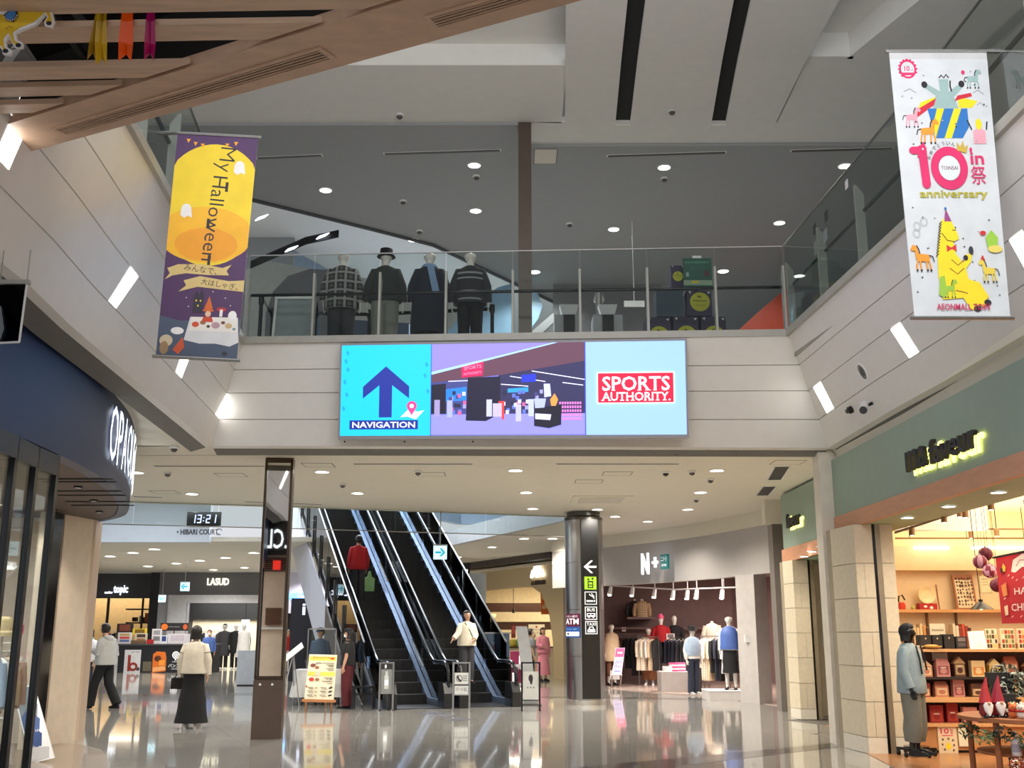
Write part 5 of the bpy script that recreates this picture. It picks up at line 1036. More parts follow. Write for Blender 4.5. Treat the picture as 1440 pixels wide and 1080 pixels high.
def guard(label, u, ss, h0, h1, side):
    t = T('escalator_guard', label, 'railing', EP(u, 0, 0)); gl = ss
    for k, s in enumerate(ss):
        z = EZ(s); MB().hexa([EP(u - .02, s - .035, z - .35), EP(u + .02, s - .035, z - .35), EP(u + .02, s + .035, z - .35), EP(u - .02, s + .035, z - .35)], [EP(u - .02, s - .035, z + h0), EP(u + .02, s - .035, z + h0), EP(u + .02, s + .035, z + h0), EP(u - .02, s + .035, z + h0)]).obj('post', STEELD, t, None, True)
    for a, b_ in zip(ss, ss[1:]):
        MB().loft([[EP(u + side * .03, s, EZ(s) - .25), EP(u + side * .042, s, EZ(s) - .25), EP(u + side * .042, s, EZ(s) + h1), EP(u + side * .03, s, EZ(s) + h1)] for s in (a + .01, b_ - .01)]).obj('glass_panel', GLASSD, t, None, True)
    MB().tube([EP(u + side * .036, s, EZ(s) + h1 + .01) for s in (ss[0], ss[-1])], .022, 8).obj('cap_rail', STEEL, t, 40, True)
    return t
guard('glass guard with steel posts along left side of escalators', -1.42, [-.2, .9, 2., 3.1, 4.2, 5.3, 6.4, 7.5, 8.6, 9.7], .8, 1.22, 1)
guard('glass guard with dark posts along right side of escalators', 1.92, [-.2, .9, 2., 3.1, 4.2, 5.3, 6.4, 7.5, 8.6, 9.7], .9, 1.22, -1)
CLAD = M('cladding_lilac', (196, 198, 210), .4, var=.03)
t = T('escalator_cladding', 'pale cladding panels along left flank of escalators', 'cladding', EP(-1.5, 2, 0))
for a, b_ in [(-.6, 1.6), (1.6, 3.8), (3.8, 6.2), (6.2, 9.8)]:
    lo = lambda s: max(0., EZ(s) - 1.75) if s > 3.7 else 0.
    MB().loft([[EP(-1.5, s, lo(s)), EP(-1.46, s, lo(s)), EP(-1.46, s, max(.05, EZ(s) - .2)), EP(-1.5, s, max(.05, EZ(s) - .2))] for s in (a + .01, b_ - .01)]).obj('panel', STEELD if a < 3 else CLAD, t, None, True)
t = T('escalator_cladding', 'dark blue grey panel on right flank of escalators', 'cladding', EP(2.0, 2, 0))
for a, b_ in [(-.6, 1.6), (1.6, 3.8), (3.8, 9.8)]:
    MB().loft([[EP(1.98, s, 0), EP(2.02, s, 0), EP(2.02, s, max(.45, EZ(s) - 1.25)), EP(1.98, s, max(.45, EZ(s) - 1.25))] for s in (a + .01, b_ - .01)]).obj('panel', M('slate_panel', (72, 82, 98), .35, .3), t, None, True)
for k, (x0, x1, y) in enumerate([(583, 636, 1003), (602, 655, 1007), (618, 672, 1012)]):
    tag(MB().prism([AZ(x0, y), AZ((x0 + x1) / 2, y - 2), AZ(x1, y - .5), AZ((x0 + x1) / 2 - 2, y + 1.8)], .0005, .003).obj('floor_marking', BLK), 'black wedge floor sticker before escalators, %s from escalator' % ORD[k], 'floor marking', 'floor stickers before the escalators')
# ================================================================== UPPER FLOOR BEYOND THE RAIL
UW = M('upper_wall', (168, 170, 172), .7, var=.02)
S(MB().box(2.2, 16, 33, 33.2, ZT, ZC), 'wall_back', M('upper_wall_dark', (120, 122, 124), .7))
S(MB().box(-20, -6.5, 30.0, 30.2, ZT, 13), 'wall_back', UW)
S(MB().prism([(-7, 30.5), (-2, 42), (8, 44), (8, 44.3), (-2.2, 42.3), (-7.3, 30.5)], ZT, 14), 'wall_back', M('upper_glassy_wall', (158, 178, 204), .4))
S(MB().prism([(-20, 16), (8, 16), (8, 46), (-20, 46)], 13.0, 13.2), 'ceiling', CEILU)
edge = [dg0 + Vector((-1.6, -.9, 0)), dg0, dg1, dg2, dg3, dg3 + Vector((2.5, 8, 0))]
mb = MB(); mb.loft([[(p.x - .05, p.y + .05, ZC - .06), (p.x - .05, p.y + .05, 13), (p.x + .02, p.y - .02, 13), (p.x + .02, p.y - .02, ZC - .06)] for p in edge]); S(mb, 'trim_21', UW)
mb = MB(); mb.tube([(p.x - .06, p.y + .02, ZC - .07) for p in edge], .05, 6); S(mb, 'trim_22', M('edge_dark', (78, 80, 84), .5))
# black light slots in the far raised ceiling with spot heads
for (a, b_, nm) in [((352, 372), (430, 338), 'lower'), ((430, 338), (476, 328), 'upper')]:
    Yb = 27.; p, q = AY(*a, Yb), AY(*b_, Yb); tag(MB().ext([p + Vector((0, 0, .1)), q + Vector((0, 0, .1)), q - Vector((0, 0, .1)), p - Vector((0, 0, .1))], (0, .06, 0)).obj('light_track', DARK), 'black light slot behind left rail, %s length' % nm, 'light track')
for k, (px, py) in enumerate([(366, 308), (408, 352), (452, 334)]):
    p = AY(px, py, 26.9); tag(MB().ext([p + Vector((-.14, 0, -.04)), p + Vector((.10, 0, .06)), p + Vector((.2, 0, .14)), p + Vector((-.05, 0, .05))], (0, .05, 0)).obj('spotlight', E('spot_glow', (235, 240, 255), 6)), 'glaring spot head in black slot behind left rail, %s from left' % ORD[k], 'spotlight', 'spot heads behind the left rail')
# grey arch and pale shopfront at the back left of the upper floor
q = [AY(*p, 26.) for p in [(372, 474), (374, 440), (384, 410), (405, 388), (436, 378), (470, 380), (470, 474)]]
S(MB().ext(q, (0, .3, 0)), 'wall_arch', M('arch_grey', (120, 120, 122), .6))
S(MB().ext([AY(*p, 28.) for p in [(345, 478), (345, 380), (372, 366), (540, 396), (700, 440), (700, 478)]], (0, .2, 0)), 'wall_back', M('upper_cream', (196, 196, 190), .6))
PALEB = M('pale_blue_panel', (150, 190, 220), .35)
for k, pts in enumerate([[(620, 478), (650, 440), (700, 404), (722, 398), (722, 478)], [(741, 470), (741, 406), (756, 412), (763, 430), (757, 448)]]):
    S(MB().ext([AY(*p, 24.) for p in pts], (0, .1, 0)), 'wall_panel', PALEB)
S(MB().ext([AY(*p, 23.6) for p in [(741, 472), (778, 440), (780, 452), (752, 478)]], (0, .1, 0)), 'trim_23', UW)
S(MB().ext([AY(*p, 24.5) for p in [(468, 478), (468, 448), (600, 456), (600, 478)]], (0, .1, 0)), 'wall_panel', M('dusk_blue', (70, 84, 104), .5))
S(MB().ext([AY(*p, 24.2) for p in [(575, 474), (575, 456), (598, 448), (598, 474)]], (0, .06, 0)), 'window_1', E('window_lit', (190, 215, 240), .6))
t = tag(MB().ext([AY(*p, 22.) for p in [(1030, 472), (1065, 440), (1112, 400), (1112, 472)]], (0, .3, 0)).obj('wall_orange', M('red_orange', (190, 66, 34), .5)), kind='structure')
S(MB().ext([AY(*p, 24.) for p in [(778, 478), (778, 400), (930, 398), (930, 478)]], (0, .2, 0)), 'wall_panel', M('grey_panel_wall', (126, 126, 128), .6))
S(MB().box(8, 8.2, 5, 33, ZT, ZC), 'wall_right', M('upper_right_wall', (62, 64, 70), .6)); S(MB().box(-10, -9.8, 5, 30, ZT, ZC), 'wall_left', UW)
# ================================================================== FIGURES
SKIN = M('skin', (206, 160, 132), .55, var=.03); MANQ = M('mannequin_white', (226, 220, 210), .35, var=.01); MANB = M('mannequin_beige', (206, 184, 160), .4, var=.01)
HAIR = M('hair_dark', (26, 20, 18), .5, var=.15, scale=40, stretch=(4, 4, .3)); HAIRB = M('hair_brown', (48, 32, 24), .5, var=.15, scale=40, stretch=(4, 4, .3))
def skinmesh(verts, edges, roots, sub=1):
    me = bpy.data.meshes.new('body'); me.from_pydata([v[:3] for v in verts], edges, []); o = bpy.data.objects.new('body', me); ts.collection.objects.link(o)
    md = o.modifiers.new('skin', 'SKIN'); md.use_smooth_shade = True; md.branch_smoothing = .2
    sv = me.skin_vertices[0].data
    for i, v in enumerate(verts):
        r = v[3]; sv[i].radius = r if isinstance(r, tuple) else (r, r); sv[i].use_root = i in roots
    m2 = o.modifiers.new('sub', 'SUBSURF'); m2.levels = sub; m2.render_levels = sub
    tl.update(); out = bpy.data.meshes.new_from_object(o.evaluated_get(tl.depsgraph))
    ts.collection.objects.unlink(o); bpy.data.objects.remove(o); bpy.data.meshes.remove(me)
    return out
_bc = {}
def joints(p):
    J = dict(shL=(.165, .005, 1.385), elL=(.215, .03, 1.115), wrL=(.225, -.03, .885), shR=(-.165, .005, 1.385), elR=(-.215, .03, 1.115), wrR=(-.225, -.03, .885),
             hpL=(.085, 0, .90), knL=(.092, -.015, .49), anL=(.095, .02, .085), toL=(.11, -.13, .028), hpR=(-.085, 0, .90), knR=(-.092, -.015, .49), anR=(-.095, .02, .085), toR=(-.11, -.13, .028), lean=0., nod=0.)
    J.update(p); return J
def body(pose, mat, child=False):
    key = (str(sorted(pose.items())), mat.name)
    if key in _bc: return _bc[key]
    J = joints(pose); V = []; Ed = []; roots = [0]
    ln = J['lean']; nd = J['nod']
    def ad(p, r, par=None): V.append((p[0], p[1], p[2], r)); i = len(V) - 1; (Ed.append((par, i)) if par is not None else None); return i
    pel = ad((0, 0, .93), (.135, .10)); wa = ad((0, -.02 - ln * .16, 1.10), (.115, .085), pel); ch = ad((0, -ln * .34, 1.27), (.14, .10), wa); nb = ad((0, .015 - ln * .5, 1.425), (.06, .055), ch)
    hx = -ln * .58; nt_ = ad((0, .0 + hx - nd * .3, 1.495), .05, nb); jaw = ad((0, -.025 + hx - nd * .8, 1.54), (.066, .074), nt_); mid = ad((0, -.008 + hx - nd, 1.605), (.092, .106), jaw); ad((0, .004 + hx - nd, 1.67), (.08, .094), mid)
    def limb(a, b_, c, ra, rb, rc, par):
        A_, B_, C_ = Vector(J[a]), Vector(J[b_]), Vector(J[c]); i = ad(A_, ra, par); j = ad(A_ * .5 + B_ * .5, (ra + rb) / 2 * 1.0, i); k = ad(B_, rb, j); l_ = ad(B_ * .6 + C_ * .4, rb * .98, k); return ad(C_, rc, l_)
    for s_ in 'LR':
        w_ = limb('sh' + s_, 'el' + s_, 'wr' + s_, .054, .040, .027, ch)
        E_, W_ = Vector(J['el' + s_]), Vector(J['wr' + s_]); d = (W_ - E_).normalized(); pl = W_ + d * .065; hnd = ad(W_ + d * .03, (.032, .022), w_); ad(pl, (.036, .02), hnd)
        sx = 1 if s_ == 'L' else -1; side = d.cross(Vector((sx, 0, 0)));
        if side.length < .2: side = Vector((0, -1, 0))
        side.normalize(); out = side.cross(d).normalized()
        for k, (off, ln_) in enumerate([(-.027, .062), (-.009, .074), (.009, .07), (.027, .056)]):
            r0 = ad(pl - d * .01 + side * off, .009); roots.append(r0); r1 = ad(pl + d * (.02 + ln_ * .45) + side * off * 1.1 - out * .004, .0085, r0); ad(pl + d * (.02 + ln_ * .9) + side * off - out * .022, .007, r1)
        r0 = ad(W_ + d * .035 - side * .02, .010); roots.append(r0); r1 = ad(W_ + d * .065 - side * .05, .0095, r0); ad(W_ + d * .10 - side * .052 - out * .012, .008, r1)
        a_ = limb('hp' + s_, 'kn' + s_, 'an' + s_, .088, .056, .038, pel)
        A_, T_ = Vector(J['an' + s_]), Vector(J['to' + s_]); h_ = ad(A_ + (T_ - A_) * .35 + Vector((0, 0, -.02)), (.038, .034), a_); ad(T_, (.038, .022), h_)
    me = skinmesh(V, Ed, roots)
    # nose and ears grown out of the head of the same mesh
    me.materials.clear(); me.materials.append(mat)
    for v in me.vertices:
        c = v.co
        if c.z > 1.52 and abs(c.x) < .026 and c.y < -.07 + hx - nd and 1.565 < c.z < 1.605: c.y -= .022
        if 1.57 < c.z < 1.64 and abs(c.x) > .066 and abs(c.y - hx + nd) < .04: c.x *= 1.14
    _bc[key] = me; return me
def figure(name, label, cat, loc, rz, h, pose, mat, items, group=None, face=False):
    k = h / 1.70; J = joints(pose); ln, nd = J['lean'], J['nod']; hx = -ln * .58 - nd
    t = T(name, label, cat, loc, rz, group); t.scale = (k, k, k)
    o = bpy.data.objects.new('body', body(pose, mat)); C.objects.link(o); o.parent = t
    def lx(z): return -ln * max(0, min(1, (z - .93) / .5)) * .5
    def ring(z, rx, ry, cy=0., n=16, cx=0.): return [(cx + rx * math.cos(2 * PI * j / n), cy + lx(z) + ry * math.sin(2 * PI * j / n), z) for j in range(n)]
    for it in items:
        kd = it[0]; m = it[1]; a = it[2] if len(it) > 2 else {}
        mb = MB(); nm = kd
        if kd in ('top', 'coat', 'vest'):
            nm = a.get('name', {'top': 'top', 'coat': 'coat', 'vest': 'vest'}[kd]); hem = a.get('hem', .86); lo = a.get('loose', .02); fl = a.get('flare', 0.)
            R_ = [ring(1.455, .066, .062, .01), ring(1.425, .10 + lo * .5, .085 + lo * .3, .008), ring(1.40, .168, .098 + lo * .3), ring(1.33, .186 + lo * .4, .115 + lo * .7), ring(1.2, .172 + lo, .115 + lo), ring(1.05, .16 + lo * 1.3, .112 + lo * 1.2), ring(.95, .17 + lo * 1.4, .118 + lo * 1.3)]
            zz_ = .95
            while zz_ - .14 > hem: zz_ -= .14; R_.append(ring(zz_, .175 + lo * 1.4 + fl * (.95 - zz_), .122 + lo * 1.3 + fl * (.95 - zz_)))
            R_.append(ring(hem, .172 + lo * 1.3 + fl * (.95 - hem), .12 + lo * 1.2 + fl * (.95 - hem))); R_.append(ring(hem + .012, .14 + fl * (.95 - hem), .09 + fl * (.95 - hem))); mb.loft(R_)
            sl = a.get('sleeve', 'long')
            for s_ in 'LR':
                if sl == 'none': continue
                A_, B_, W_ = Vector(J['sh' + s_]), Vector(J['el' + s_]), Vector(J['wr' + s_]); A_ = A_ + Vector((-.012 if s_ == 'L' else .012, 0, -.03)); w_ = .056 + lo * .55
                if sl == 'short': mb.tube([A_ + Vector((-.06 if s_ == 'L' else .06, 0, .012)), A_, A_ * .5 + B_ * .5, A_ * .25 + B_ * .75], [w_ * .7, w_, w_ * .95, w_ * .98], 12)
                else: mb.tube([A_ + Vector((-.06 if s_ == 'L' else .06, 0, .012)), A_, A_ * .5 + B_ * .5, B_, B_ * .5 + W_ * .5, W_ + (B_ - W_) * .04], [w_ * .7, w_ * .98, w_ * .92, w_ * .86, w_ * .8, w_ * a.get('cuff', .72)], 12)
        elif kd == 'trousers':
            lo = a.get('loose', .012); mb.loft([ring(1.03, .142, .105), ring(.96, .155 + lo * .5, .112 + lo * .5), ring(.88, .165 + lo * .6, .118 + lo * .5), ring(.82, .15, .10)])
            hz = a.get('hem', .07)
            for s_ in 'LR':
                A_, B_, W_ = Vector(J['hp' + s_]), Vector(J['kn' + s_]), Vector(J['an' + s_]); q = W_ + (B_ - W_) * max(0, (hz - .085)) * 2 + Vector((0, 0, -.03 if hz < .1 else 0))
                mb.tube([A_ + Vector((0, 0, .02)), A_ * .6 + B_ * .4, B_, B_ * .5 + q * .5, q], [.088 + lo, .082 + lo, .062 + lo * 1.2, .056 + lo * 1.5, .05 + lo * a.get('cuff', 1.6)], 12)
        elif kd == 'skirt':
            hem = a.get('hem', .10); fl = a.get('flare', .12); n = 7; mb.loft([ring(1.02, .14, .10, 0, 20)] + [ring(1.0 - (1.0 - hem) * i / n, .155 + fl * (i / n) + .008 * math.sin(i * 2), .115 + fl * .8 * (i / n), 0, 20) for i in range(n + 1)])
        elif kd == 'shoes':
            for s_ in 'LR':
                A_, T_ = Vector(J['an' + s_]), Vector(J['to' + s_]); d = Vector((T_.x - A_.x, T_.y - A_.y, 0)); d = d.normalized() if d.length > .01 else Vector((0, -1, 0)); sd = Vector((-d.y, d.x, 0)); zb_ = min(A_.z - .085, T_.z - .028); hl = A_ - d * .05; hl.z = zb_
                L_ = []
                for f, wd, top in [(0, .026, .07), (.05, .038, .10), (.12, .040, .075), (.19, .046, .055), (.24, .036, .04), (.265, .012, .028)]:
                    c = hl + d * f; L_.append([c + sd * wd, c + sd * wd * .7 + Vector((0, 0, top)), c - sd * wd * .7 + Vector((0, 0, top)), c - sd * wd])
                mb.loft(L_)
        elif kd == 'hair':
            st = a.get('style', 'short'); low = {'short': 1.56, 'bob': 1.48, 'long': 1.30}[st]; n, kk = 18, 12; vs = []
            for i in range(kk + 1):
                for j in range(n):
                    ph = PI * (i + .05) / (kk + .1); an = 2 * PI * j / n; x, y, z = .098 * math.sin(ph) * math.cos(an), .115 * math.sin(ph) * math.sin(an), 1.612 - .112 * math.cos(ph)
                    if y < -.02 and z < 1.655: y = -.02; x *= .97
                    if z < 1.59 and st != 'short': z = 1.59 - (1.59 - z) * (1.59 - low) / .09; x = x if abs(x) > .0 else x; x *= 1.0; y = max(y, -.01)
                    vs.append((x, y + hx + .004, z))
            fs = [(i * n + j, i * n + (j + 1) % n, (i + 1) * n + (j + 1) % n, (i + 1) * n + j) for i in range(kk) for j in range(n)]
            mb.add(vs, fs + [tuple(range(n))[::-1], tuple(range(kk * n, kk * n + n))])
            if st != 'short': mb.loft([[( (.085 + .02 * f) * math.cos(a_), .03 + hx + (.075 - .01 * f) * math.sin(a_), 1.58 - (1.58 - low) * f) for a_ in [2 * PI * j / 14 for j in range(14)]] for f in (0, .35, .7, 1)])
        elif kd == 'cap': mb.loft([ring(1.63, .094, .108, hx), ring(1.68, .09, .104, hx), ring(1.715, .06, .07, hx), ring(1.724, .01, .01, hx)]); mb.add([(x, y + hx, z) for x, y, z in [(-.075, -.08, 1.635), (.075, -.08, 1.635), (.06, -.18, 1.615), (-.06, -.18, 1.615), (-.075, -.08, 1.645), (.075, -.08, 1.645), (.06, -.18, 1.625), (-.06, -.18, 1.625)]], [(3, 2, 1, 0), (4, 5, 6, 7), (0, 1, 5, 4), (1, 2, 6, 5), (2, 3, 7, 6), (3, 0, 4, 7)])
        elif kd == 'bucket_hat': mb.loft([ring(1.605, .14, .15, hx), ring(1.65, .10, .115, hx), ring(1.72, .092, .105, hx), ring(1.735, .05, .06, hx)])
        elif kd == 'beanie': mb.loft([ring(1.62, .09, .104, hx), ring(1.68, .088, .10, hx), ring(1.74, .05, .055, hx), ring(1.75, .01, .01, hx)])
        elif kd == 'mask': mb.loft([[(.062 * math.cos(a_), hx - .045 - .062 * math.sin(a_), z) for a_ in [PI * j / 8 for j in range(9)]] + [(.056 * math.cos(a_), hx - .045 - .055 * math.sin(a_), z) for a_ in [PI * j / 8 for j in range(8, -1, -1)]] for z in (1.525, 1.55, 1.59)])
        elif kd == 'scarf': mb.loft([ring(1.40, .115, .11, -.01), ring(1.44, .125, .12, -.01), ring(1.48, .10, .095, -.01), ring(1.47, .07, .07, 0)]); mb.loft([[(x0 - .045, y, z), (x0 + .045, y, z), (x0 + .045, y + .025, z), (x0 - .045, y + .025, z)] for x0, y, z in [(.05, -.135, 1.43), (.06, -.165, 1.25), (.07, -.165, 1.02)]])
        elif kd == 'back_scarf': mb.loft([ring(1.41, .115, .11, 0), ring(1.45, .12, .115, 0), ring(1.48, .09, .085, 0)]); mb.loft([[(x0 - .05, y, z), (x0 + .05, y, z), (x0 + .05, y + .025, z), (x0 - .05, y + .025, z)] for x0, y, z in [(-.02, .12, 1.43), (-.06, .16, 1.25), (-.12, .17, .98)]]); nm = 'scarf'
        elif kd == 'shawl': mb.loft([ring(1.45, .085, .08), ring(1.40, .19, .12), ring(1.25, .25, .15), ring(1.1, .26, .16), ring(.98, .22, .15)])
        elif kd == 'hood': mb.loft([ring(1.47, .075, .05, .05), ring(1.45, .12, .09, .05), ring(1.40, .13, .085, .075), ring(1.36, .09, .04, .10)])
        elif kd == 'stripe':
            for z0, z1, rx, ry in a['bands']: mb.loft([ring(z0, rx, ry), ring(z1, rx, ry)], caps=False)
            for s_, f0, f1, r in a.get('arms', []):
                B_, W_ = Vector(J['sh' + s_]), Vector(J['el' + s_]); mb.tube([B_ + (W_ - B_) * f0, B_ + (W_ - B_) * f1], r, 12)
        elif kd == 'strap': mb.loft([[(x - .012, y, z), (x + .012, y, z), (x + .012, y + .008, z), (x - .012, y + .008, z)] for x, y, z in a['pts']])
        elif kd == 'straps':
            for pts in a['pts']: MB().tube(pts, a.get('r', .012), 6).obj('strap', m, t, 60)
            continue
        elif kd == 'base': mb.lathe([(.0, 0), (.16, 0), (.16, .012), (.01, .016)], n=24); nm = 'base_plate'
        elif kd == 'blouse_v': mb.loft([ring(1.43, .05, .03, -.09)[:]] * 1 + [ring(1.3, .03, .02, -.125)])
        mb.obj(nm, m, t, 60)
    if face:
        e = MB()
        for x in (-.032, .032): e.ell((x, hx - .093, 1.612), .012, .006, .007, 8, 5)
        e.obj('eyes', BLK, o, 60); MB().ell((0, hx - .088, 1.553), .022, .006, .006, 8, 5).obj('mouth', M('lips', (160, 86, 80), .5), o, 60)
        b_ = MB()
        for x in (-.032, .032): b_.cbox((x, hx - .093, 1.632), (.03, .008, .006))
        b_.obj('eyebrows', HAIR, o)
    return t
def cl(name, rgb, rough=.85, **k): return M('cloth_' + name, rgb, rough, bump=.03, scale=k.pop('scale', 14), **k)
def plaid(name, base, l1, l2, sc=1.0):
    m = M('cloth_' + name, base, .85, var=0); nt = m.node_tree; b = nt.nodes['Principled BSDF']; tc = nt.nodes.new('ShaderNodeTexCoord'); col = None
    prev = None
    for d, c, s_ in (('X', l1, 9 * sc), ('Z', l1, 9 * sc), ('X', l2, 4.5 * sc), ('Z', l2, 4.5 * sc)):
        wv = nt.nodes.new('ShaderNodeTexWave'); wv.bands_direction = d; wv.inputs['Scale'].default_value = s_ / 2; nt.links.new(tc.outputs['Object'], wv.inputs['Vector'])
        r = nt.nodes.new('ShaderNodeValToRGB'); r.color_ramp.elements[0].position = .86; r.color_ramp.elements[1].position = .9; nt.links.new(wv.outputs['Fac'], r.inputs[0])
        mx = nt.nodes.new('ShaderNodeMix'); mx.data_type = 'RGBA'; mx.inputs['B'].default_value = (*[lin(x) for x in c], 1)
        if prev is None: mx.inputs['A'].default_value = (*[lin(x) for x in base], 1)
        else: nt.links.new(prev, mx.inputs['A'])
        nt.links.new(r.outputs[0], mx.inputs['Factor']); prev = mx.outputs['Result']
    nt.links.new(prev, b.inputs['Base Color']); return m
BK = cl('black', (20, 20, 22)); NV = cl('navy', (30, 34, 48)); CR = cl('cream', (224, 214, 194)); GRN_ = cl('dark_green', (44, 50, 44)); KH = cl('khaki_grey', (132, 132, 122)); GH = cl('grey_marl', (182, 182, 180)); MRN = cl('maroon', (84, 22, 30)); RED = cl('red', (168, 22, 30)); WH = cl('white', (228, 226, 222)); BR = cl('brown', (104, 68, 46)); BGE = cl('beige', (206, 180, 146)); TL = cl('teal', (150, 196, 192)); DN = cl('denim', (40, 48, 66)); PK = cl('pink', (222, 140, 156)); BL_ = cl('blue', (70, 96, 160)); DBL = cl('steel_blue', (138, 154, 160)); CH = cl('charcoal', (56, 56, 60)); LBL = cl('light_blue', (170, 190, 214)); SOLE = cl('shoe_white', (222, 220, 216), .5)
BACK = PI
# --- people
figure('person', 'person seen from behind in cream jacket and long black skirt', 'person', AZ(268, 1024), BACK, 1.63, dict(wrL=(.235, -.06, .87), elL=(.235, .03, 1.12), elR=(-.235, .03, 1.12)), SKIN,
       [('skirt', BK, dict(hem=.09, flare=.13)), ('top', CR, dict(name='jacket', hem=.90, loose=.05, cuff=.8)), ('stripe', BK, dict(bands=[(.897, .908, .243, .187)], arms=[('L', .50, .52, .081), ('R', .50, .52, .081)])), ('hair', HAIR, dict(style='bob')), ('shoes', SOLE)])
p = AZ(268, 1024); tag(MB().loft([[(p.x - .27 + a, p.y + .05 + b_, z) for a, b_ in [(-s1, -.05), (s1, -.05), (s1, .05), (-s1, .05)]] for z, s1 in ((.62, .11), (.78, .10), (.80, .08))]).tube([(p.x - .33, p.y + .05, .79), (p.x - .29, p.y + .05, .88), (p.x - .25, p.y + .05, .88), (p.x - .21, p.y + .05, .79)], .01, 6).obj('handbag', BLACKG, None, 40), 'small black handbag held by person in black skirt', 'bag')
figure('person', 'person in grey hoodie and black trousers walking left, head down', 'person', AZ(143, 997), -PI / 2 - .35, 1.70, dict(knL=(.09, -.16, .52), anL=(.09, -.24, .10), toL=(.10, -.38, .05), knR=(-.09, .05, .50), anR=(-.09, .30, .13), toR=(-.10, .17, .035), elL=(.23, -.02, 1.12), wrL=(.10, -.24, 1.16), elR=(-.23, .05, 1.10), wrR=(-.17, -.18, 1.08), nod=.045, lean=.06), SKIN,
       [('trousers', BK, dict(loose=.028)), ('top', GH, dict(name='hoodie', hem=.88, loose=.06)), ('hood', GH), ('hair', HAIR, dict(style='short')), ('shoes', BK)])
figure('person', 'person in white and teal top and navy jeans, half behind beige column', 'person', AZ(119, 979), -.3, 1.62, {}, SKIN, [('trousers', DN), ('top', WH, dict(name='shirt', hem=.86, loose=.04)), ('scarf', TL), ('hair', HAIRB, dict(style='bob')), ('shoes', BK)], face=True)
figure('person', 'shop worker in black cap, white mask and maroon trousers, facing left', 'person', AZ(487, 996), -PI / 2 - .15, 1.60, dict(elR=(-.2, .06, 1.12), wrR=(-.2, -.02, .88)), SKIN, [('trousers', MRN, dict(loose=.03)), ('top', BK, dict(name='shirt', hem=.92, loose=.03, sleeve='short')), ('hair', HAIR, dict(style='bob')), ('cap', BK), ('mask', WHT), ('shoes', BK)], face=True)
q = EP(1.02, .05, EZ(.05) + .19)
figure('person', 'person in cream sweatshirt with dark strap at foot of right escalator', 'person', q, EA + .1, 1.58, dict(elR=(-.26, -.06, 1.16), wrR=(-.40, -.12, 1.04), elL=(.24, 0, 1.13), wrL=(.10, -.2, 1.02)), SKIN, [('trousers', CH, dict(loose=.03)), ('top', CR, dict(name='sweatshirt', hem=.88, loose=.05)), ('strap', BK, dict(pts=[(-.10, -.10, 1.43), (.0, -.165, 1.25), (.12, -.17, 1.02)])), ('hair', HAIR, dict(style='long')), ('shoes', BK)], face=True)
sR = 3.35; q = EP(-.80, sR, EZ(sR) + .10)
figure('person', 'person in red jacket riding up left escalator, seen from behind', 'person', q, BACK + EA, 1.68, dict(elR=(-.22, .02, 1.12)), SKIN, [('trousers', CH, dict(loose=.02)), ('top', RED, dict(name='jacket', hem=.84, loose=.055)), ('hair', HAIR, dict(style='short')), ('shoes', BK)])
q2 = q + er * .30 + Vector((0, 0, 0)); tag(MB().loft([[q2 + er * a + ee * b_ + Vector((0, 0, z)) for a, b_ in [(-s1, -.05), (s1, -.05), (s1, .05), (-s1, .05)]] for z, s1 in ((.30, .12), (.62, .13), (.66, .05), (.80, .02))]).obj('shopping_bag', K((150, 196, 130)), None, 40), 'white and green carrier bag held by person in red', 'bag')
figure('person', 'dark haired person in grey top by cafe counter, hand to face', 'person', AZ(746, 964), PI / 2 + .3, 1.62, dict(elL=(.20, -.12, 1.2), wrL=(.08, -.14, 1.42)), SKIN, [('trousers', BK, dict(loose=.02)), ('top', cl('mid_grey', (110, 112, 116)), dict(name='shirt', hem=.88, loose=.03, sleeve='short')), ('hair', HAIR, dict(style='short')), ('shoes', BK)], face=True)
figure('person', 'person in long pink dress standing before cafe entrance', 'person', AZ(764, 958), .5, 1.66, dict(elR=(-.24, -.05, 1.15), wrR=(-.12, -.2, 1.1)), SKIN, [('skirt', PK, dict(hem=.2, flare=.10)), ('top', PK, dict(name='blouse', hem=.90, loose=.04)), ('hair', HAIRB, dict(style='bob')), ('shoes', BK)], face=True)
figure('person', 'small distant person in red top beside mirror pillar', 'person', AZ(403, 946), .2, 1.6, {}, SKIN, [('trousers', WH), ('top', RED, dict(name='shirt', hem=.88, loose=.03, sleeve='short')), ('hair', HAIR, dict(style='short')), ('shoes', BK)], face=True)
figure('person', 'stall worker in navy top behind black counter, hidden behind cream jacket', 'person', AZ(291, 950), .3, 1.60, {}, SKIN, [('trousers', BK), ('top', BL_, dict(name='shirt', hem=.88, loose=.05)), ('hair', HAIRB, dict(style='short')), ('mask', WHT), ('shoes', BK)], face=True)
figure('person', 'person in blue shirt and dark cap behind clear screen by escalators', 'person', AZ(447, 985), -.2, 1.62, {}, SKIN, [('trousers', BK), ('top', cl('dusty_blue', (84, 100, 124)), dict(name='shirt', hem=.88, loose=.04)), ('hair', HAIR, dict(style='short')), ('cap', NV), ('shoes', BK)], face=True)
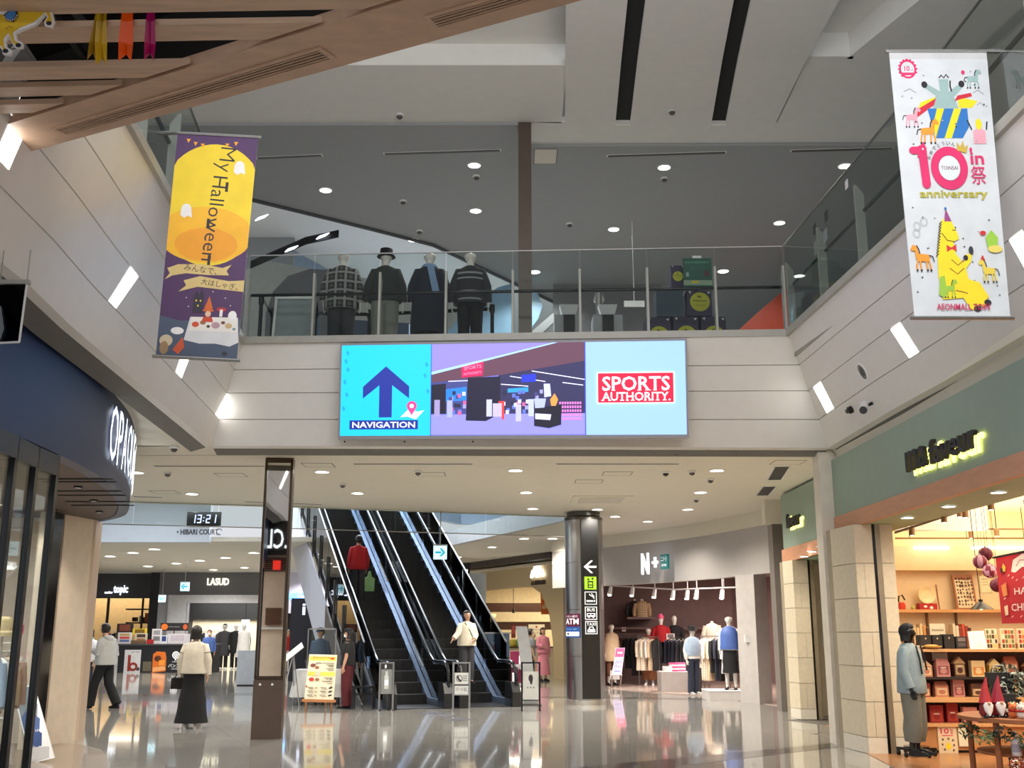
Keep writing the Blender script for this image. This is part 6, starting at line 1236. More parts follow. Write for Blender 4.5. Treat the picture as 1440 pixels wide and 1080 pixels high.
# --- upper floor mannequins seen from behind
GM = None
um = [(480, 'plaid', 'mannequin in checked grey coat, leftmost behind upper glass rail'), (541, 'green', 'mannequin in dark green sweater and black bucket hat behind upper rail'), (603, 'coat', 'mannequin in long dark coat with blue scarf behind upper rail'), (661, 'nordic', 'mannequin in patterned knit sweater and black trousers behind upper rail')]
PLD = plaid('check_grey', (92, 90, 88), (30, 30, 32), (150, 148, 144)); NOR = cl('nordic_knit', (44, 44, 48))
for px, kd, lb in um:
    x = AY(px, 420, 16.15).x; items = [('base', STEEL)]
    ps = dict(elL=(.24, .03, 1.13), wrL=(.26, -.02, .90), elR=(-.24, .03, 1.13), wrR=(-.26, -.02, .90))
    if kd == 'plaid': items += [('trousers', CH, dict(loose=.035)), ('coat', PLD, dict(hem=.78, loose=.06))]
    if kd == 'green': items += [('trousers', KH, dict(loose=.035)), ('top', GRN_, dict(name='sweater', hem=.90, loose=.055)), ('bucket_hat', BK)]
    if kd == 'coat': items += [('trousers', NV, dict(loose=.02)), ('coat', NV, dict(hem=.42, loose=.055, flare=.05)), ('back_scarf', cl('scarf_blue', (128, 156, 190)))]
    if kd == 'nordic': items += [('trousers', BK, dict(loose=.02)), ('top', NOR, dict(name='sweater', hem=.86, loose=.055)), ('stripe', cl('knit_pale', (150, 150, 152)), dict(bands=[(1.30, 1.33, .226, .163), (1.22, 1.245, .232, .176), (1.02, 1.04, .236, .184), (.90, .925, .242, .19)]))]
    figure('mannequin', lb, 'mannequin', (x, 16.2, ZT), BACK, 1.84, ps, MANQ, items + [('shoes', BK)])
# --- clothes shop mannequins
def sm(px, py, lb, items, h=1.72, rz=0., pose=None, mat=MANQ, z=0., base=True):
    p = AZ(px, py, z) if z < .2 else AZ(px, py, z); return figure('mannequin', lb, 'mannequin', p, rz, h, pose or {}, mat, ([('base', STEEL)] if base else []) + items)
sm(861, 964, 'mannequin in beige waistcoat beside round column', [('trousers', BR, dict(hem=.3)), ('top', BR, dict(name='sweater', hem=.9)), ('vest', BGE, dict(hem=.66, loose=.05, sleeve='none')), ('shoes', BK)], 1.78, .3)
sm(914, 964, 'mannequin with red and white scarf, cream top and brown trousers', [('trousers', cl('tan_brown', (136, 88, 58)), dict(loose=.05, hem=.2)), ('top', CR, dict(name='sweater', hem=.9, loose=.05)), ('scarf', cl('scarf_red', (176, 70, 64))), ('shoes', WH)], 1.66, -.2)
sm(976, 977, 'mannequin in pale blue shawl, navy trousers and black hat', [('trousers', DN), ('top', WH, dict(name='shirt', hem=.9)), ('shawl', LBL), ('bucket_hat', BK), ('shoes', GH)], 1.66, .5)
sm(1029, 970, 'mannequin in blue padded waistcoat and black skirt on white plinth', [('top', WH, dict(name='shirt', hem=.9, loose=.03)), ('skirt', BK, dict(hem=.38, flare=.04)), ('vest', M('cloth_puffer', (72, 100, 170), .45, bump=.2, scale=10), dict(hem=.92, loose=.05, sleeve='none')), ('shoes', BK)], 1.70, -.3, z=.22)
def bust(px, py, Y_, lb, mats, hat=None):
    """half-body display form on a stand: torso, neck and head, with garment"""
    p = AY(px, py, Y_); t = T('bust_form', lb, 'mannequin', p)
    R_ = lambda z, rx, ry: [(rx * math.cos(2 * PI * j / 14), ry * math.sin(2 * PI * j / 14), z) for j in range(14)]
    MB().loft([R_(0, .19, .13), R_(.2, .18, .12), R_(.38, .2, .12), R_(.46, .16, .09), R_(.50, .06, .06)]).tube([(.18, 0, .42), (.24, .02, .2), (.24, -.02, .02)], [.07, .065, .055], 10).tube([(-.18, 0, .42), (-.24, .02, .2), (-.24, -.02, .02)], [.07, .065, .055], 10).obj('garment', mats, t, 60)
    if hat is not None:
        MB().loft([R_(.48, .05, .05), R_(.56, .055, .06), R_(.62, .075, .09), R_(.70, .08, .1), R_(.76, .05, .06), R_(.775, .01, .01)]).obj('head', MANQ, t, 60)
        if hat: MB().loft([R_(.68, .1, .115), R_(.74, .095, .11), R_(.82, .05, .05)]).obj('hat', hat, t, 60)
    else: MB().loft([R_(.49, .05, .05), R_(.55, .045, .05), R_(.56, .01, .01)]).obj('neck', MANQ, t, 60)
    return t
bust(930, 903, 32.5, 'bust form in red top and pink hat on clothes rail', RED, K((226, 90, 130))); bust(949, 903, 32.8, 'white headed bust form in black top on clothes rail', BK, False)
bust(1002, 902, 31.0, 'bust form in cream top on right clothes rail', CR)
bust(893, 868, 34.0, 'dark coat on form on high shelf', CH); bust(903, 868, 33.8, 'beige patterned coat on form on high shelf', plaid('leopard', (206, 172, 124), (120, 84, 56), (232, 206, 170), 2.))
S(MB().box(AY(880, 868, 34).x, AY(920, 868, 34).x, 33.6, 34.5, AY(900, 868, 34).z - .06, AY(900, 868, 34).z), 'shelf', MAU)
# --- gift shop mannequin on castors
figure('mannequin', 'mannequin in pale denim jacket and grey trousers on wheeled base', 'mannequin', AZ(1290, 1062, .13), .9, 1.50, dict(elL=(.23, .02, 1.1), wrL=(.24, -.02, .84), elR=(-.22, .02, 1.1), wrR=(-.22, -.06, .86)), BLACKG,
       [('trousers', cl('grey_green', (112, 110, 100)), dict(loose=.05, hem=.2, cuff=1.1)), ('top', DBL, dict(name='jacket', hem=.80, loose=.05)), ('hair', BK, dict(style='bob')), ('straps', BK, dict(pts=[[(.09, -.13, 1.42), (.10, -.17, 1.25), (.12, -.18, 1.1)], [(-.09, -.13, 1.42), (-.10, -.17, 1.25), (-.08, -.18, 1.05)], [(.09, .12, 1.42), (.11, .17, 1.2), (.1, .18, 1.0)]])), ('shoes', BK)])
p = AZ(1290, 1064); t = T('wheeled_base', 'black wheeled base under denim mannequin', 'stand', p)
mb = MB()
for a in (0, 1.26, 2.51, 3.77, 5.03): mb.cbox((.12 * math.cos(a), .12 * math.sin(a), .09), (.26, .045, .035), a)
mb.obj('frame', BLACKG, t)
MB().lathe([(.03, .09), (.03, .13), (.16, .13), (.16, .118), (.0, .118)], n=16).obj('top_plate', BLACKG, t)
for a in (0, 1.26, 2.51, 3.77, 5.03): MB().ell((.23 * math.cos(a), .23 * math.sin(a), .04), .03, .03, .04, 10, 6).obj('castor', BLACKG, t, 60)
# ================================================================== CLOTHES ON RAILS
_gm = {}
def garment(kind, mat, loc, rz, label, group):
    key = (kind, mat.name)
    if key not in _gm:
        t = T('hanging_garment', label, 'clothing', loc, rz, group); mb = MB(); R_ = lambda z, w_, d, cx=0.: [(cx + d * math.cos(2 * PI * j / 10), w_ * math.sin(2 * PI * j / 10), z) for j in range(10)]
        L_ = {'coat': .95, 'shirt': .62, 'skirt': .72, 'long': 1.15}[kind]
        if kind == 'skirt': mb.loft([R_(-.06, .16, .022), R_(-.12, .18, .03), R_(-L_ * .6, .21, .04), R_(-L_, .24, .045)])
        else:
            mb.loft([R_(-.055, .05, .025), R_(-.08, .13, .04), R_(-.13, .205, .05), R_(-.35, .20, .055), R_(-L_ * .75, .21, .055), R_(-L_, .23 if kind != 'shirt' else .2, .055)])
            for s_ in (-1, 1): mb.tube([(0, s_ * .185, -.12), (.01, s_ * .225, -.35), (.02, s_ * .23, -.58)], [.055, .05, .042], 8)
        mb.obj('cloth', mat, t, 60)
        MB().tube([(0, -.17, -.09), (0, 0, -.035), (0, .17, -.09)], .008, 6).tube([(0, 0, -.035), (0, 0, .0), (.0, .02, .022), (.0, .035, .008)], .004, 6).obj('hanger', WHT if kind == 'skirt' else STEEL, t, 60); _gm[key] = t; return t
    return dup(_gm[key], loc, rz, label, group)
def rail(nm, a, b_, z, items, gname, legs=True, lean=0.):
    """rail from plan point a to b at height z with garments spread along it"""
    a = Vector((*a, 0)); b_ = Vector((*b_, 0)); d = b_ - a; rz = math.atan2(d.y, d.x)
    t = T('clothes_rail', nm, 'clothes rail', a); mb = MB().tube([a + Vector((0, 0, z)), b_ + Vector((0, 0, z))], .015, 8); mb.obj('bar', STEEL, t, 40, True)
    if legs:
        for q in (a, b_): MB().tube([q, q + Vector((0, 0, z + .015))], .014, 8).obj('upright', STEEL, t, 40, True)
        n = Vector((-d.y, d.x, 0)).normalized() * .2; mb = MB()
        for q in (a, b_): mb.tube([q - n + Vector((0, 0, .012)), q + n + Vector((0, 0, .012))], .012, 6)
        mb.obj('foot', STEEL, t, 40, True)
    n = len(items)
    for i, (kind, mat, dsc) in enumerate(items):
        q = a + d * ((i + .6) / (n + .2)); garment(kind, mat, (q.x, q.y, z - .006), rz + ((i * 37) % 11 - 5) * .03, '%s on %s, %s from left' % (dsc, gname, ORD[i]), 'clothes on ' + gname)
def gp(px, Y_): return (AY(px, 900, Y_).x, Y_)
DKB = cl('dark_brown', (64, 40, 34)); FL = plaid('cream_weave', (222, 206, 180), (196, 176, 150), (236, 226, 206), 2.)
rail('steel clothes rail at left of grey shop', gp(872, 33.5), gp(897, 33.0), 1.42, [('shirt', DKB, 'brown sweater'), ('shirt', DKB, 'brown sweater'), ('coat', BK, 'black coat'), ('coat', BK, 'black coat'), ('long', BK, 'long black coat')], 'the left shop rail')
rail('steel clothes rail behind the scarf mannequin', gp(898, 32.4), gp(926, 32.0), 1.40, [('coat', FL, 'cream woven coat'), ('coat', FL, 'cream woven coat'), ('shirt', WH, 'white shirt'), ('coat', BGE, 'beige coat'), ('coat', BK, 'black coat')], 'the scarf mannequin rail')
rail('long steel clothes rail in middle of grey shop', gp(930, 32.6), gp(992, 31.6), 1.36, [('skirt', NV, 'navy skirt')] * 4 + [('skirt', CH, 'charcoal skirt')] * 3 + [('skirt', BK, 'black skirt')] * 4, 'the middle shop rail')
rail('steel clothes rail at right of grey shop', gp(988, 30.0), gp(1030, 29.2), 1.42, [('long', FL, 'long cream woven coat'), ('long', FL, 'long cream woven coat'), ('long', BGE, 'long beige coat'), ('coat', BK, 'black coat'), ('long', NV, 'long navy coat'), ('long', BK, 'long black coat'), ('coat', WH, 'white coat'), ('long', BK, 'long black coat')], 'the right shop rail')
rail('dark clothes rail in far left white framed shop', gp(283, 48.4), gp(345, 48.4), 1.55, [('coat', BK, 'black coat'), ('shirt', WH, 'white shirt'), ('long', cl('straw', (206, 188, 112)), 'straw yellow coat'), ('long', WH, 'white coat'), ('coat', CH, 'charcoal coat'), ('long', NV, 'navy coat'), ('coat', BK, 'black coat'), ('shirt', GH, 'grey shirt'), ('long', BK, 'black coat'), ('coat', BGE, 'beige coat'), ('shirt', WH, 'white shirt'), ('coat', CH, 'charcoal coat')], 'the far left rail')
rail('dark clothes rail in far tan shop', gp(146, 50.6), gp(172, 50.6), 1.55, [('coat', DKB, 'brown coat'), ('coat', RED, 'red coat'), ('coat', WH, 'white coat'), ('coat', BK, 'black coat'), ('coat', BGE, 'beige coat'), ('coat', WH, 'white coat')], 'the far tan shop rail')
for px, lb, its in [(313, 'distant mannequin in dark coat with round mirror behind, left of three', [('trousers', BK), ('coat', CH, dict(hem=.5, loose=.04)), ('hair', BK, dict(style='short')), ('shoes', WH)]),
                    (329, 'distant mannequin in black outfit, middle of three in white framed shop', [('trousers', BK), ('coat', BK, dict(hem=.6, loose=.04)), ('shoes', WH)]),
                    (340, 'distant mannequin in white coat, right of three in white framed shop', [('trousers', BK), ('coat', WH, dict(hem=.45, loose=.06, flare=.08)), ('shoes', WH)])]:
    sm(px, 941, lb, its, 1.85, .2)
# ================================================================== UPPER FLOOR THINGS
def barrier(px, nm, y=15.95):
    x = AY(px, 470, y).x; t = T('belt_post', nm, 'barrier post', (x, y, ZT), 0, 'belt barrier posts behind the upper rail')
    MB().lathe([(.16, 0), (.16, .02), (.03, .04)], n=16).obj('base', BLACKG, t, 40); MB().lathe([(.03, .04), (.03, .86), (.042, .87), (.042, 1.0), (.01, 1.01)], n=14).obj('post', BLACKG, t, 40); return Vector((x, y, ZT + .93))
bp = [barrier(365, 'black belt post at left end behind upper rail'), barrier(382, 'black belt post beside grey board behind upper rail', 16.6), barrier(519, 'black belt post between checked and green mannequins', 16.7), barrier(692, 'black belt post right of patterned sweater mannequin', 16.4)]
for k, (a, b_) in enumerate(zip(bp, bp[1:])): tag(MB().ext([a + Vector((.04, 0, -.03)), b_ + Vector((-.04, 0, -.03)), b_ + Vector((-.04, 0, .03)), a + Vector((.04, 0, .03))], (0, .004, 0)).obj('barrier_belt', BLACKG), 'black belt stretched between posts behind upper rail, %s from left' % ORD[k], 'belt', 'barrier belts on the upper floor')
t = T('sign_board', 'plain grey standing board with pale frame behind upper rail', 'sign', (-3.36, 15.75, ZT))
MB().hexa([(-3.66, 15.70, ZT), (-3.06, 15.70, ZT), (-3.06, 15.73, ZT), (-3.66, 15.73, ZT)], [(-3.64, 15.86, 6.58), (-3.08, 15.86, 6.58), (-3.08, 15.89, 6.58), (-3.64, 15.89, 6.58)]).obj('panel', M('board_grey', (150, 158, 160), .5), t, None, True)
fr = MB()
for x0, x1 in ((-3.68, -3.64), (-3.08, -3.04)): fr.hexa([(x0, 15.68, ZT), (x1, 15.68, ZT), (x1, 15.73, ZT), (x0, 15.73, ZT)], [(x0, 15.84, 6.6), (x1, 15.84, 6.6), (x1, 15.89, 6.6), (x0, 15.89, 6.6)])
fr.box(-3.68, -3.04, 15.83, 15.9, 6.58, 6.62).obj('frame', TRIM, t, None, True)
MB().hexa([(-3.0, 15.75, ZT), (-2.98, 16.2, ZT), (-3.02, 16.2, ZT), (-3.04, 15.75, ZT)], [(-3.04, 15.88, 6.55), (-3.03, 15.92, 6.55), (-3.06, 15.92, 6.55), (-3.07, 15.88, 6.55)]).obj('back_leg', BLACKG, t, None, True)
PBOX = M('promo_purple', (44, 26, 62), .5); PB2 = M('promo_blue', (44, 62, 78), .5)
def promo(px0, px1, py0, py1, kd, nm):
    a = AY(px0, py0, 15.95); b_ = AY(px1, py1, 15.95); z0 = ZT + .002 if py1 > 470 else b_.z; t = T('promo_box', nm, 'box', ((a.x + b_.x) / 2, 16.05, z0), 0, None)
    w_ = (b_.x - a.x) / 2 - .004; h = a.z - z0 - .004; MB().box(-w_, w_, -.1, .28, 0, h).obj('carton', PB2 if kd == 'plain' else PBOX, t)
    if kd == 'moon':
        cv = rectcanvas((-w_, -.1, h), (1, 0, 0), 2 * w_, h, (0, -1, 0), 40, 40 * h / (2 * w_)); hh = 40 * h / (2 * w_); yy = hh * .5 if hh < 40 else hh * .45
        r = min(hh * .46, 16); cv.ell(21, yy, r, r, K((190, 186, 40)), 28); cv.text('Halloween', 21, yy - 2, K((50, 40, 20)), wdt=22, bold=.03); cv.text('My', 21, yy - 8, K((50, 40, 20)), wdt=7, bold=.03); cv.text('みんなで', 22, yy + 6, K((30, 24, 20)), wdt=14, bold=.05); cv.poly([(3, 2), (7, 1), (6, 6)], GHO).poly([(33, 3), (38, 2), (36, 6)], GHO); cv.obj('print', t)
    return t
promo(908, 944, 446, 476, 'moon', 'purple box with yellow moon print, bottom left of stack'); promo(946, 983, 445, 476, 'moon', 'purple box with yellow moon print, bottom middle of stack'); promo(985, 1022, 445, 476, 'moon', 'purple box with yellow moon print, bottom right of stack')
promo(922, 962, 408, 445, 'plain', 'plain slate blue box in middle row of box stack'); promo(965, 1002, 408, 444, 'moon', 'purple box with yellow moon print, middle row right'); promo(943, 963, 373, 407, 'moon', 'narrow purple box with yellow moon behind green poster')
a = AY(960, 363, 15.8); b_ = AY(1002, 403, 15.8); t = T('poster_board', 'green poster board on top of the purple box stack', 'poster', ((a.x + b_.x) / 2, 15.8, b_.z)); w_ = (b_.x - a.x) / 2; h = a.z - b_.z
MB().box(-w_, w_, -.0, .02, 0, h).obj('board', M('poster_green', (26, 88, 70), .5), t); MB().box(-.07, .07, 0, .015, h, h + .04).obj('topper', WHT, t); MB().box(-.03, .03, .02, .25, 0, .05).obj('foot', DARK, t)
cv = rectcanvas((-w_, 0, h), (1, 0, 0), 2 * w_, h, (0, -1, 0), 42, 40); cv.text('HALLOWEEN PARTY', 21, 6, K((120, 180, 150)), wdt=36).text('みんなで', 21, 14, K((70, 130, 110)), wdt=20); cv.rect(4, 20, 8, 26, K((150, 170, 160))).rect(31, 18, 38, 26, K((90, 40, 60))); cv.rect(0, 31, 42, 38, K((150, 170, 140))).rect(12, 32, 22, 35, YEL); cv.obj('print', t)
for px, nm in [(801, 'grey ticket machine left, behind upper rail'), (856, 'grey ticket machine right, behind upper rail')]:
    x = AY(px, 460, 18).x; t = T('ticket_machine', nm, 'machine', (x, 18.1, ZT)); m = M('machine_grey', (130, 132, 134), .5)
    MB().box(-.26, .26, 0, .5, 0, 1.35).obj('cabinet', m, t); MB().hexa([(-.12, -.01, 1.35), (.12, -.01, 1.35), (.12, .2, 1.35), (-.12, .2, 1.35)], [(-.17, -.03, 1.53), (.17, -.03, 1.53), (.17, .2, 1.53), (-.17, .2, 1.53)]).obj('hood', M('machine_light', (168, 168, 168), .5), t)
    MB().box(-.1, .1, -.02, 0, .98, 1.34).obj('screen', BLACKG, t); MB().box(-.13, .13, -.02, 0, .62, .82).obj('tray', BLACKG, t); MB().box(-.05, .06, -.025, -.02, .74, .77).obj('slot_label', WHT, t)
x = AY(843, 430, 18.3).x; tag(MB().tube([(x, 18.4, ZT), (x, 18.4, 7.5)], .06, 12).tube([(x, 18.4, 7.38), (x, 18.38, 7.38)], .1, 10).obj('steel_post', STEEL, None, 40), 'thin steel post between the two grey ticket machines', 'post')
p = AY(892, 427, 20); tag(MB().box(p.x - .2, p.x + .2, 20, 20.04, p.z - .06, p.z + .06).tube([(p.x, 20.02, p.z + .06), (p.x, 20.02, ZC - .05)], .008, 6).obj('direction_sign', WHT), 'small white hanging direction sign behind upper rail', 'sign')
# ================================================================== LEFT CORNER SHOP CONTENTS
t = T('poster_stand', 'white framed leaning poster stand with blue photo by black mullion', 'sign', AZ(60, 1070))
q = [AY(17, 966, 14.1), AY(47, 963, 14.0), AY(76, 1066, 13.6), AY(43, 1074, 13.7)]
MB().ext(q, (0, .03, 0)).obj('frame', TRIM, t, None, True); fn, n_ = quadmap(*q, 30, 100); cv = Canvas(fn, (0, -1, .1), .002, .001)
cv.rect(2, 2, 28, 98, K((126, 134, 140))).poly([(2, 42), (10, 34), (20, 40), (28, 48), (28, 80), (16, 86), (2, 72)], K((72, 96, 142))).poly([(4, 60), (14, 56), (24, 66), (22, 82), (10, 80)], K((52, 76, 124))).rect(4, 62, 12, 64, WHT).text('BLUE SALE', 15, 61, WHT, wdt=20).poly([(2, 80), (28, 84), (28, 98), (2, 98)], K((190, 188, 186))); cv.obj('photo', t, True)
MB().tube([q[0] + Vector((.05, .03, -.05)), AZ(36, 1056)], .012, 6).obj('back_leg', TRIM, t, None, True)
WF = M('white_frame', (226, 222, 214), .4)
def gp2(px, Y_): return (AY(px, 900, Y_).x, Y_)
p0, p1 = AY(-20, 905, 12.2), AY(26, 905, 12.9); t = T('clothes_rail', 'white looped clothes rail inside left corner shop', 'clothes rail', (p1.x, p1.y, 0))
pts = [(p0.x, p0.y, 0), (p0.x, p0.y, p0.z - .05), (p0.x + .03, p0.y, p0.z), (p1.x - .06, p1.y, p1.z), (p1.x, p1.y, p1.z - .04), (p1.x, p1.y, 0)]; MB().tube(pts, .014, 8).obj('loop_frame', WF, t, 40, True); MB().tube([(p0.x, p0.y, p0.z - .09), (p1.x, p1.y, p1.z - .09)], .012, 8).obj('hang_bar', WF, t, 40, True)
for k, (f, m, nm) in enumerate([(.92, cl('blush', (206, 172, 154)), 'blush pink top'), (.72, BGE, 'beige top'), (.5, WH, 'white top'), (.3, LBL, 'pale blue shirt')]):
    q = p0 + (p1 - p0) * f; garment('shirt', m, (q.x, q.y, q.z - .1), .9, '%s hanging on white rail in left corner shop' % nm, None)
p = AY(5, 878, 11.6); t = T('hat_stand', 'straw hat on stand at left frame edge', 'hat', (p.x, p.y, 0)); MB().lathe([(.13, 0), (.13, .015), (.012, .03), (.012, 1.55), (.05, 1.58)], n=14).obj('stand', WF, t, 40)
MB().lathe([(.20, 1.50), (.19, 1.54), (.12, 1.56), (.11, 1.66), (.07, 1.70), (.01, 1.705)], n=20).obj('straw_hat', M('straw', (222, 200, 150), .8, bump=.3, scale=60), t, 50)
p = AY(26, 885, 12.6); t = T('sale_card', 'magenta sale card on white rail in left corner shop', 'sign', p); MB().box(-.06, .06, -.004, .004, -.05, .05).obj('card', K((176, 30, 90)), t); MB().tube([(0, 0, -.05), (0, 0, -.16)], .005, 6).obj('clip', WF, t)
p = AZ(20, 1075); t = T('display_stool', 'white bentwood display stool inside left corner shop', 'stool', (p.x - .25, p.y - .3, 0))
MB().box(-.2, .2, -.2, .2, .52, .55).obj('seat', WF, t)
for sx in (-1, 1):
    for sy in (-1, 1): MB().tube([(sx * .24, sy * .24, 0), (sx * .2, sy * .2, .3), (sx * .15, sy * .15, .52)], .018, 8).obj('leg', WF, t, 40)
tag(MB().loft([[(p.x - .25 + r * math.cos(a), p.y - .3 + r * math.sin(a), .56 + z) for a in [2 * PI * j / 12 for j in range(12)]] for r, z in ((.13, 0), (.16, .06), (.1, .14), (.02, .16))]).obj('knit_bag', cl('bag_brown', (120, 96, 80))), 'soft brown bag lying on white display stool', 'bag')
# window display seen only in the mirror: rail with blue dress and tan coat
t = T('clothes_rail', 'white clothes rail with blue dress seen in pillar mirror', 'clothes rail', (-7.2, 13.1, 0)); MB().tube([(-7.6, 13.5, 0), (-7.6, 13.5, 1.62), (-6.75, 12.62, 1.62), (-6.75, 12.62, 0)], .014, 8).obj('frame', WF, t, 40, True)
for f, kd, m, nm in [(.25, 'long', M('cloth_blue_dress', (40, 84, 150), .8), 'blue dress'), (.5, 'coat', BGE, 'tan coat'), (.75, 'shirt', plaid('stripe', (226, 220, 206), (60, 50, 44), (226, 220, 206), 2.), 'striped blouse')]: garment(kd, m, (-7.6 + .85 * f, 13.5 - .88 * f, 1.6), .75, '%s on white rail, seen in the pillar mirror' % nm, None)
# ================================================================== KIOSK STALL AT FAR LEFT
kY = 42.6
def KX(px): return AY(px, 925, kY).x
def KZ(py): return AY(200, py, kY).z
t = T('stall_counter', 'long black stall counter with posters below', 'counter', (KX(215), kY, 0))
MB().box(KX(166), KX(300), kY, kY + 1.0, 0, 1.02).obj('body', M('stall_black', (20, 20, 24), .4), t, None, True); MB().box(KX(164), KX(302), kY - .04, kY + 1.05, 1.02, 1.08).obj('top', M('stall_top', (60, 60, 64), .3), t, None, True)
MB().hexa([(KX(166) - .6, kY + .3, 0), (KX(166), kY, 0), (KX(166), kY + 1, 0), (KX(166) - .6, kY + 1, 0)], [(KX(166) - .2, kY + .3, .95), (KX(166), kY, 1.0), (KX(166), kY + 1, 1.0), (KX(166) - .2, kY + 1, .95)]).obj('end_panel', M('stall_white', (214, 214, 214), .5), t, None, True)
cv = rectcanvas((KX(166), kY, 1.02), (1, 0, 0), KX(300) - KX(166), 1.02, (0, -1, 0), 134, 37)
cv.rect(9, 6, 32, 37, K((206, 206, 210))).rect(14, 13, 18, 35, K((140, 40, 30))).ell(22, 29, 6.5, 6, K((140, 40, 30))).ell(22, 29, 3, 2.6, K((206, 206, 210))).ell(29, 32, 2.6, 2.6, K((70, 70, 74))).text('NEW OPEN', 24, 9, K((60, 60, 64)), wdt=12, bold=.03)
cv.poly([(49, 12), (54, 8), (66, 9), (68, 16), (68, 35), (49, 37)], K((216, 110, 30))).ell(56, 18, 5, 4, K((90, 40, 20))).poly([(50, 30), (66, 28), (68, 33), (50, 36)], K((236, 170, 110))).rect(58, 20, 66, 27, K((236, 150, 50)))
cv.ring(81, 13, 3.6, 5, SW, 20).ring(81, 13, 1, 2.6, SW, 16).rect(80, 18, 82, 20, SW); cv.text('しあわせ', 81, 22, SW, wdt=9, bold=.04).text('パン工房', 82, 27.5, SW, wdt=21, bold=.06); cv.text('HAPPY BREAD', 82, 32, SW, wdt=12)
for i in range(6): cv.rect(36 + i * 2, 22, 37.4 + i * 2, 35, K((120, 110, 90)))
cv.obj('posters', t, True)
def sbox(nm, px0, px1, py0, py1, rgb, lb, Y_=None, th=.12, pr=None, group=None, cat='box', z_on=None):
    """a small upright thing on the counter: front face given in photo pixels"""
    Y_ = Y_ or kY + .3; a, b_ = AY(px0, py0, Y_), AY(px1, py1, Y_); z0 = b_.z if z_on is None else z_on
    t = T(nm, lb, cat, ((a.x + b_.x) / 2, Y_, z0), 0, group); w_ = (b_.x - a.x) / 2; h = max(.02, a.z - z0)
    MB().hexa([(-w_, 0, 0), (w_, 0, 0), (w_, th, 0), (-w_, th, 0)], [(-w_, 0, h), (w_, 0, h), (w_, th, h), (-w_, th, h)]).obj('case', K(rgb), t)
    if pr:
        cv = rectcanvas((-w_, 0, h), (1, 0, 0), 2 * w_, h, (0, -1, 0), 20, 20, lift=.002); pr(cv); cv.obj('print', t)
    return t
def pr_mix(*cols):
    def f(cv):
        r = random.Random(str(cols))
        for i, c in enumerate(cols): y = 2 + i * 16 / len(cols); cv.rect(3, y, 17, y + 12 / len(cols), K(c))
    return f
ZK1 = 1.08
for args in [('menu_display', 165, 186, 877, 892, (26, 20, 22), 'dark menu display with food photo at left of stall', kY + .5, .08, pr_mix((120, 60, 40)), None, 'sign'), ('menu_display', 226, 264, 876, 887, (24, 22, 24), 'dark header board with burgers at right of stall', kY + .5, .08, lambda cv: (cv.ell(3, 10, 2.4, 8, K((220, 110, 30))), cv.ell(18, 10, 1.6, 7, K((200, 90, 40))), cv.text('PANDA BREAD', 10, 10, SW, wdt=8)), None, 'sign'),
             ('price_board', 166, 184, 892, 908, (206, 204, 206), 'white price board on stall counter, left', kY + .2, .05, pr_mix((180, 150, 90), (200, 60, 60), (90, 110, 160)), None, 'sign'), ('yellow_sign', 187, 206, 884, 893, (226, 196, 40), 'yellow price sign above stall counter', kY + .45, .05, pr_mix((120, 90, 20)), None, 'sign'),
             ('price_board', 190, 206, 893, 908, (196, 186, 168), 'cream price board on stall counter, centre', kY + .3, .05, pr_mix((70, 50, 40), (150, 110, 80)), None, 'sign'), ('red_package', 206, 214, 903, 909, (170, 30, 34), 'small red package on stall counter', kY + .1, .15), ('bread_tray', 184, 203, 904, 909, (110, 84, 60), 'low brown bread tray on stall counter', kY + .15, .3), ('price_board', 214, 226, 888, 909, (216, 216, 218), 'tall white price board on stall counter, right of centre', kY + .35, .05, pr_mix((150, 150, 156), (120, 120, 126)), None, 'sign'),
             ('tablet', 226, 234, 900, 912, (222, 226, 234), 'white tablet on stall counter', kY + .1, .04, pr_mix((40, 60, 120)), None, 'screen'), ('register', 236, 262, 897, 911, (214, 210, 216), 'white cash register on stall counter beside cream jacket', kY + .3, .4, pr_mix((196, 186, 196)), None, 'register'), ('black_cap_box', 222, 234, 890, 900, (18, 18, 22), 'black rounded display on stall counter', kY + .4, .2)]:
    t_ = sbox(*args)
    if t_.location.z < 1.3: t_.location.z = ZK1
    else:
        z = t_.location.z; MB().tube([(0, .03, 0), (0, .03, ZK1 - z)], .02, 6).obj('support', DARK, t_)
# small shelf things in the far tan shop
for k, (px0, px1, py0, py1, c) in enumerate([(186, 192, 868, 874, (60, 44, 30)), (196, 199, 866, 875, (236, 230, 210)), (204, 208, 862, 875, (206, 110, 50)), (199.6, 203, 868, 875, (50, 36, 28))]): sbox('shelf_item', px0, px1, py0, py1, c, 'small %s item on wooden shelf in far tan shop' % ['dark brown', 'white', 'orange', 'black'][k], 50.6, .2)
for y in (856, 875): S(MB().box(AY(180, y, 50.7).x, AY(209, y, 50.7).x, 50.4, 51.0, AY(180, y, 50.7).z - .06, AY(180, y, 50.7).z), 'shelf', MATS['dark_wood'])
t = T('notice_board', 'small white lit notice hanging in far white framed shop', 'sign', AY(345, 878, 46.8)); MB().box(-.18, .18, 0, .04, -.2, .2).obj('panel', E('notice_lit', (244, 244, 244), .8), t); MB().tube([(0, .02, .2), (0, .02, .9)], .01, 6).obj('hanger', DARK, t); cv = rectcanvas((-.18, 0, .2), (1, 0, 0), .36, .4, (0, -1, 0), 20, 20); cv.text('OPEN', 10, 10, K((60, 60, 60)), wdt=12); cv.obj('print', t)
t = T('counter_plinth', 'white waist-high plinth left of mirror pillar', 'plinth', AZ(350, 964)); MB().box(-.36, .3, -.1, .35, .03, 1.0).obj('body', M('plinth_white', (206, 212, 218), .4), t); MB().box(-.34, .28, -.08, .33, 0, .03).obj('kick', DARK, t)
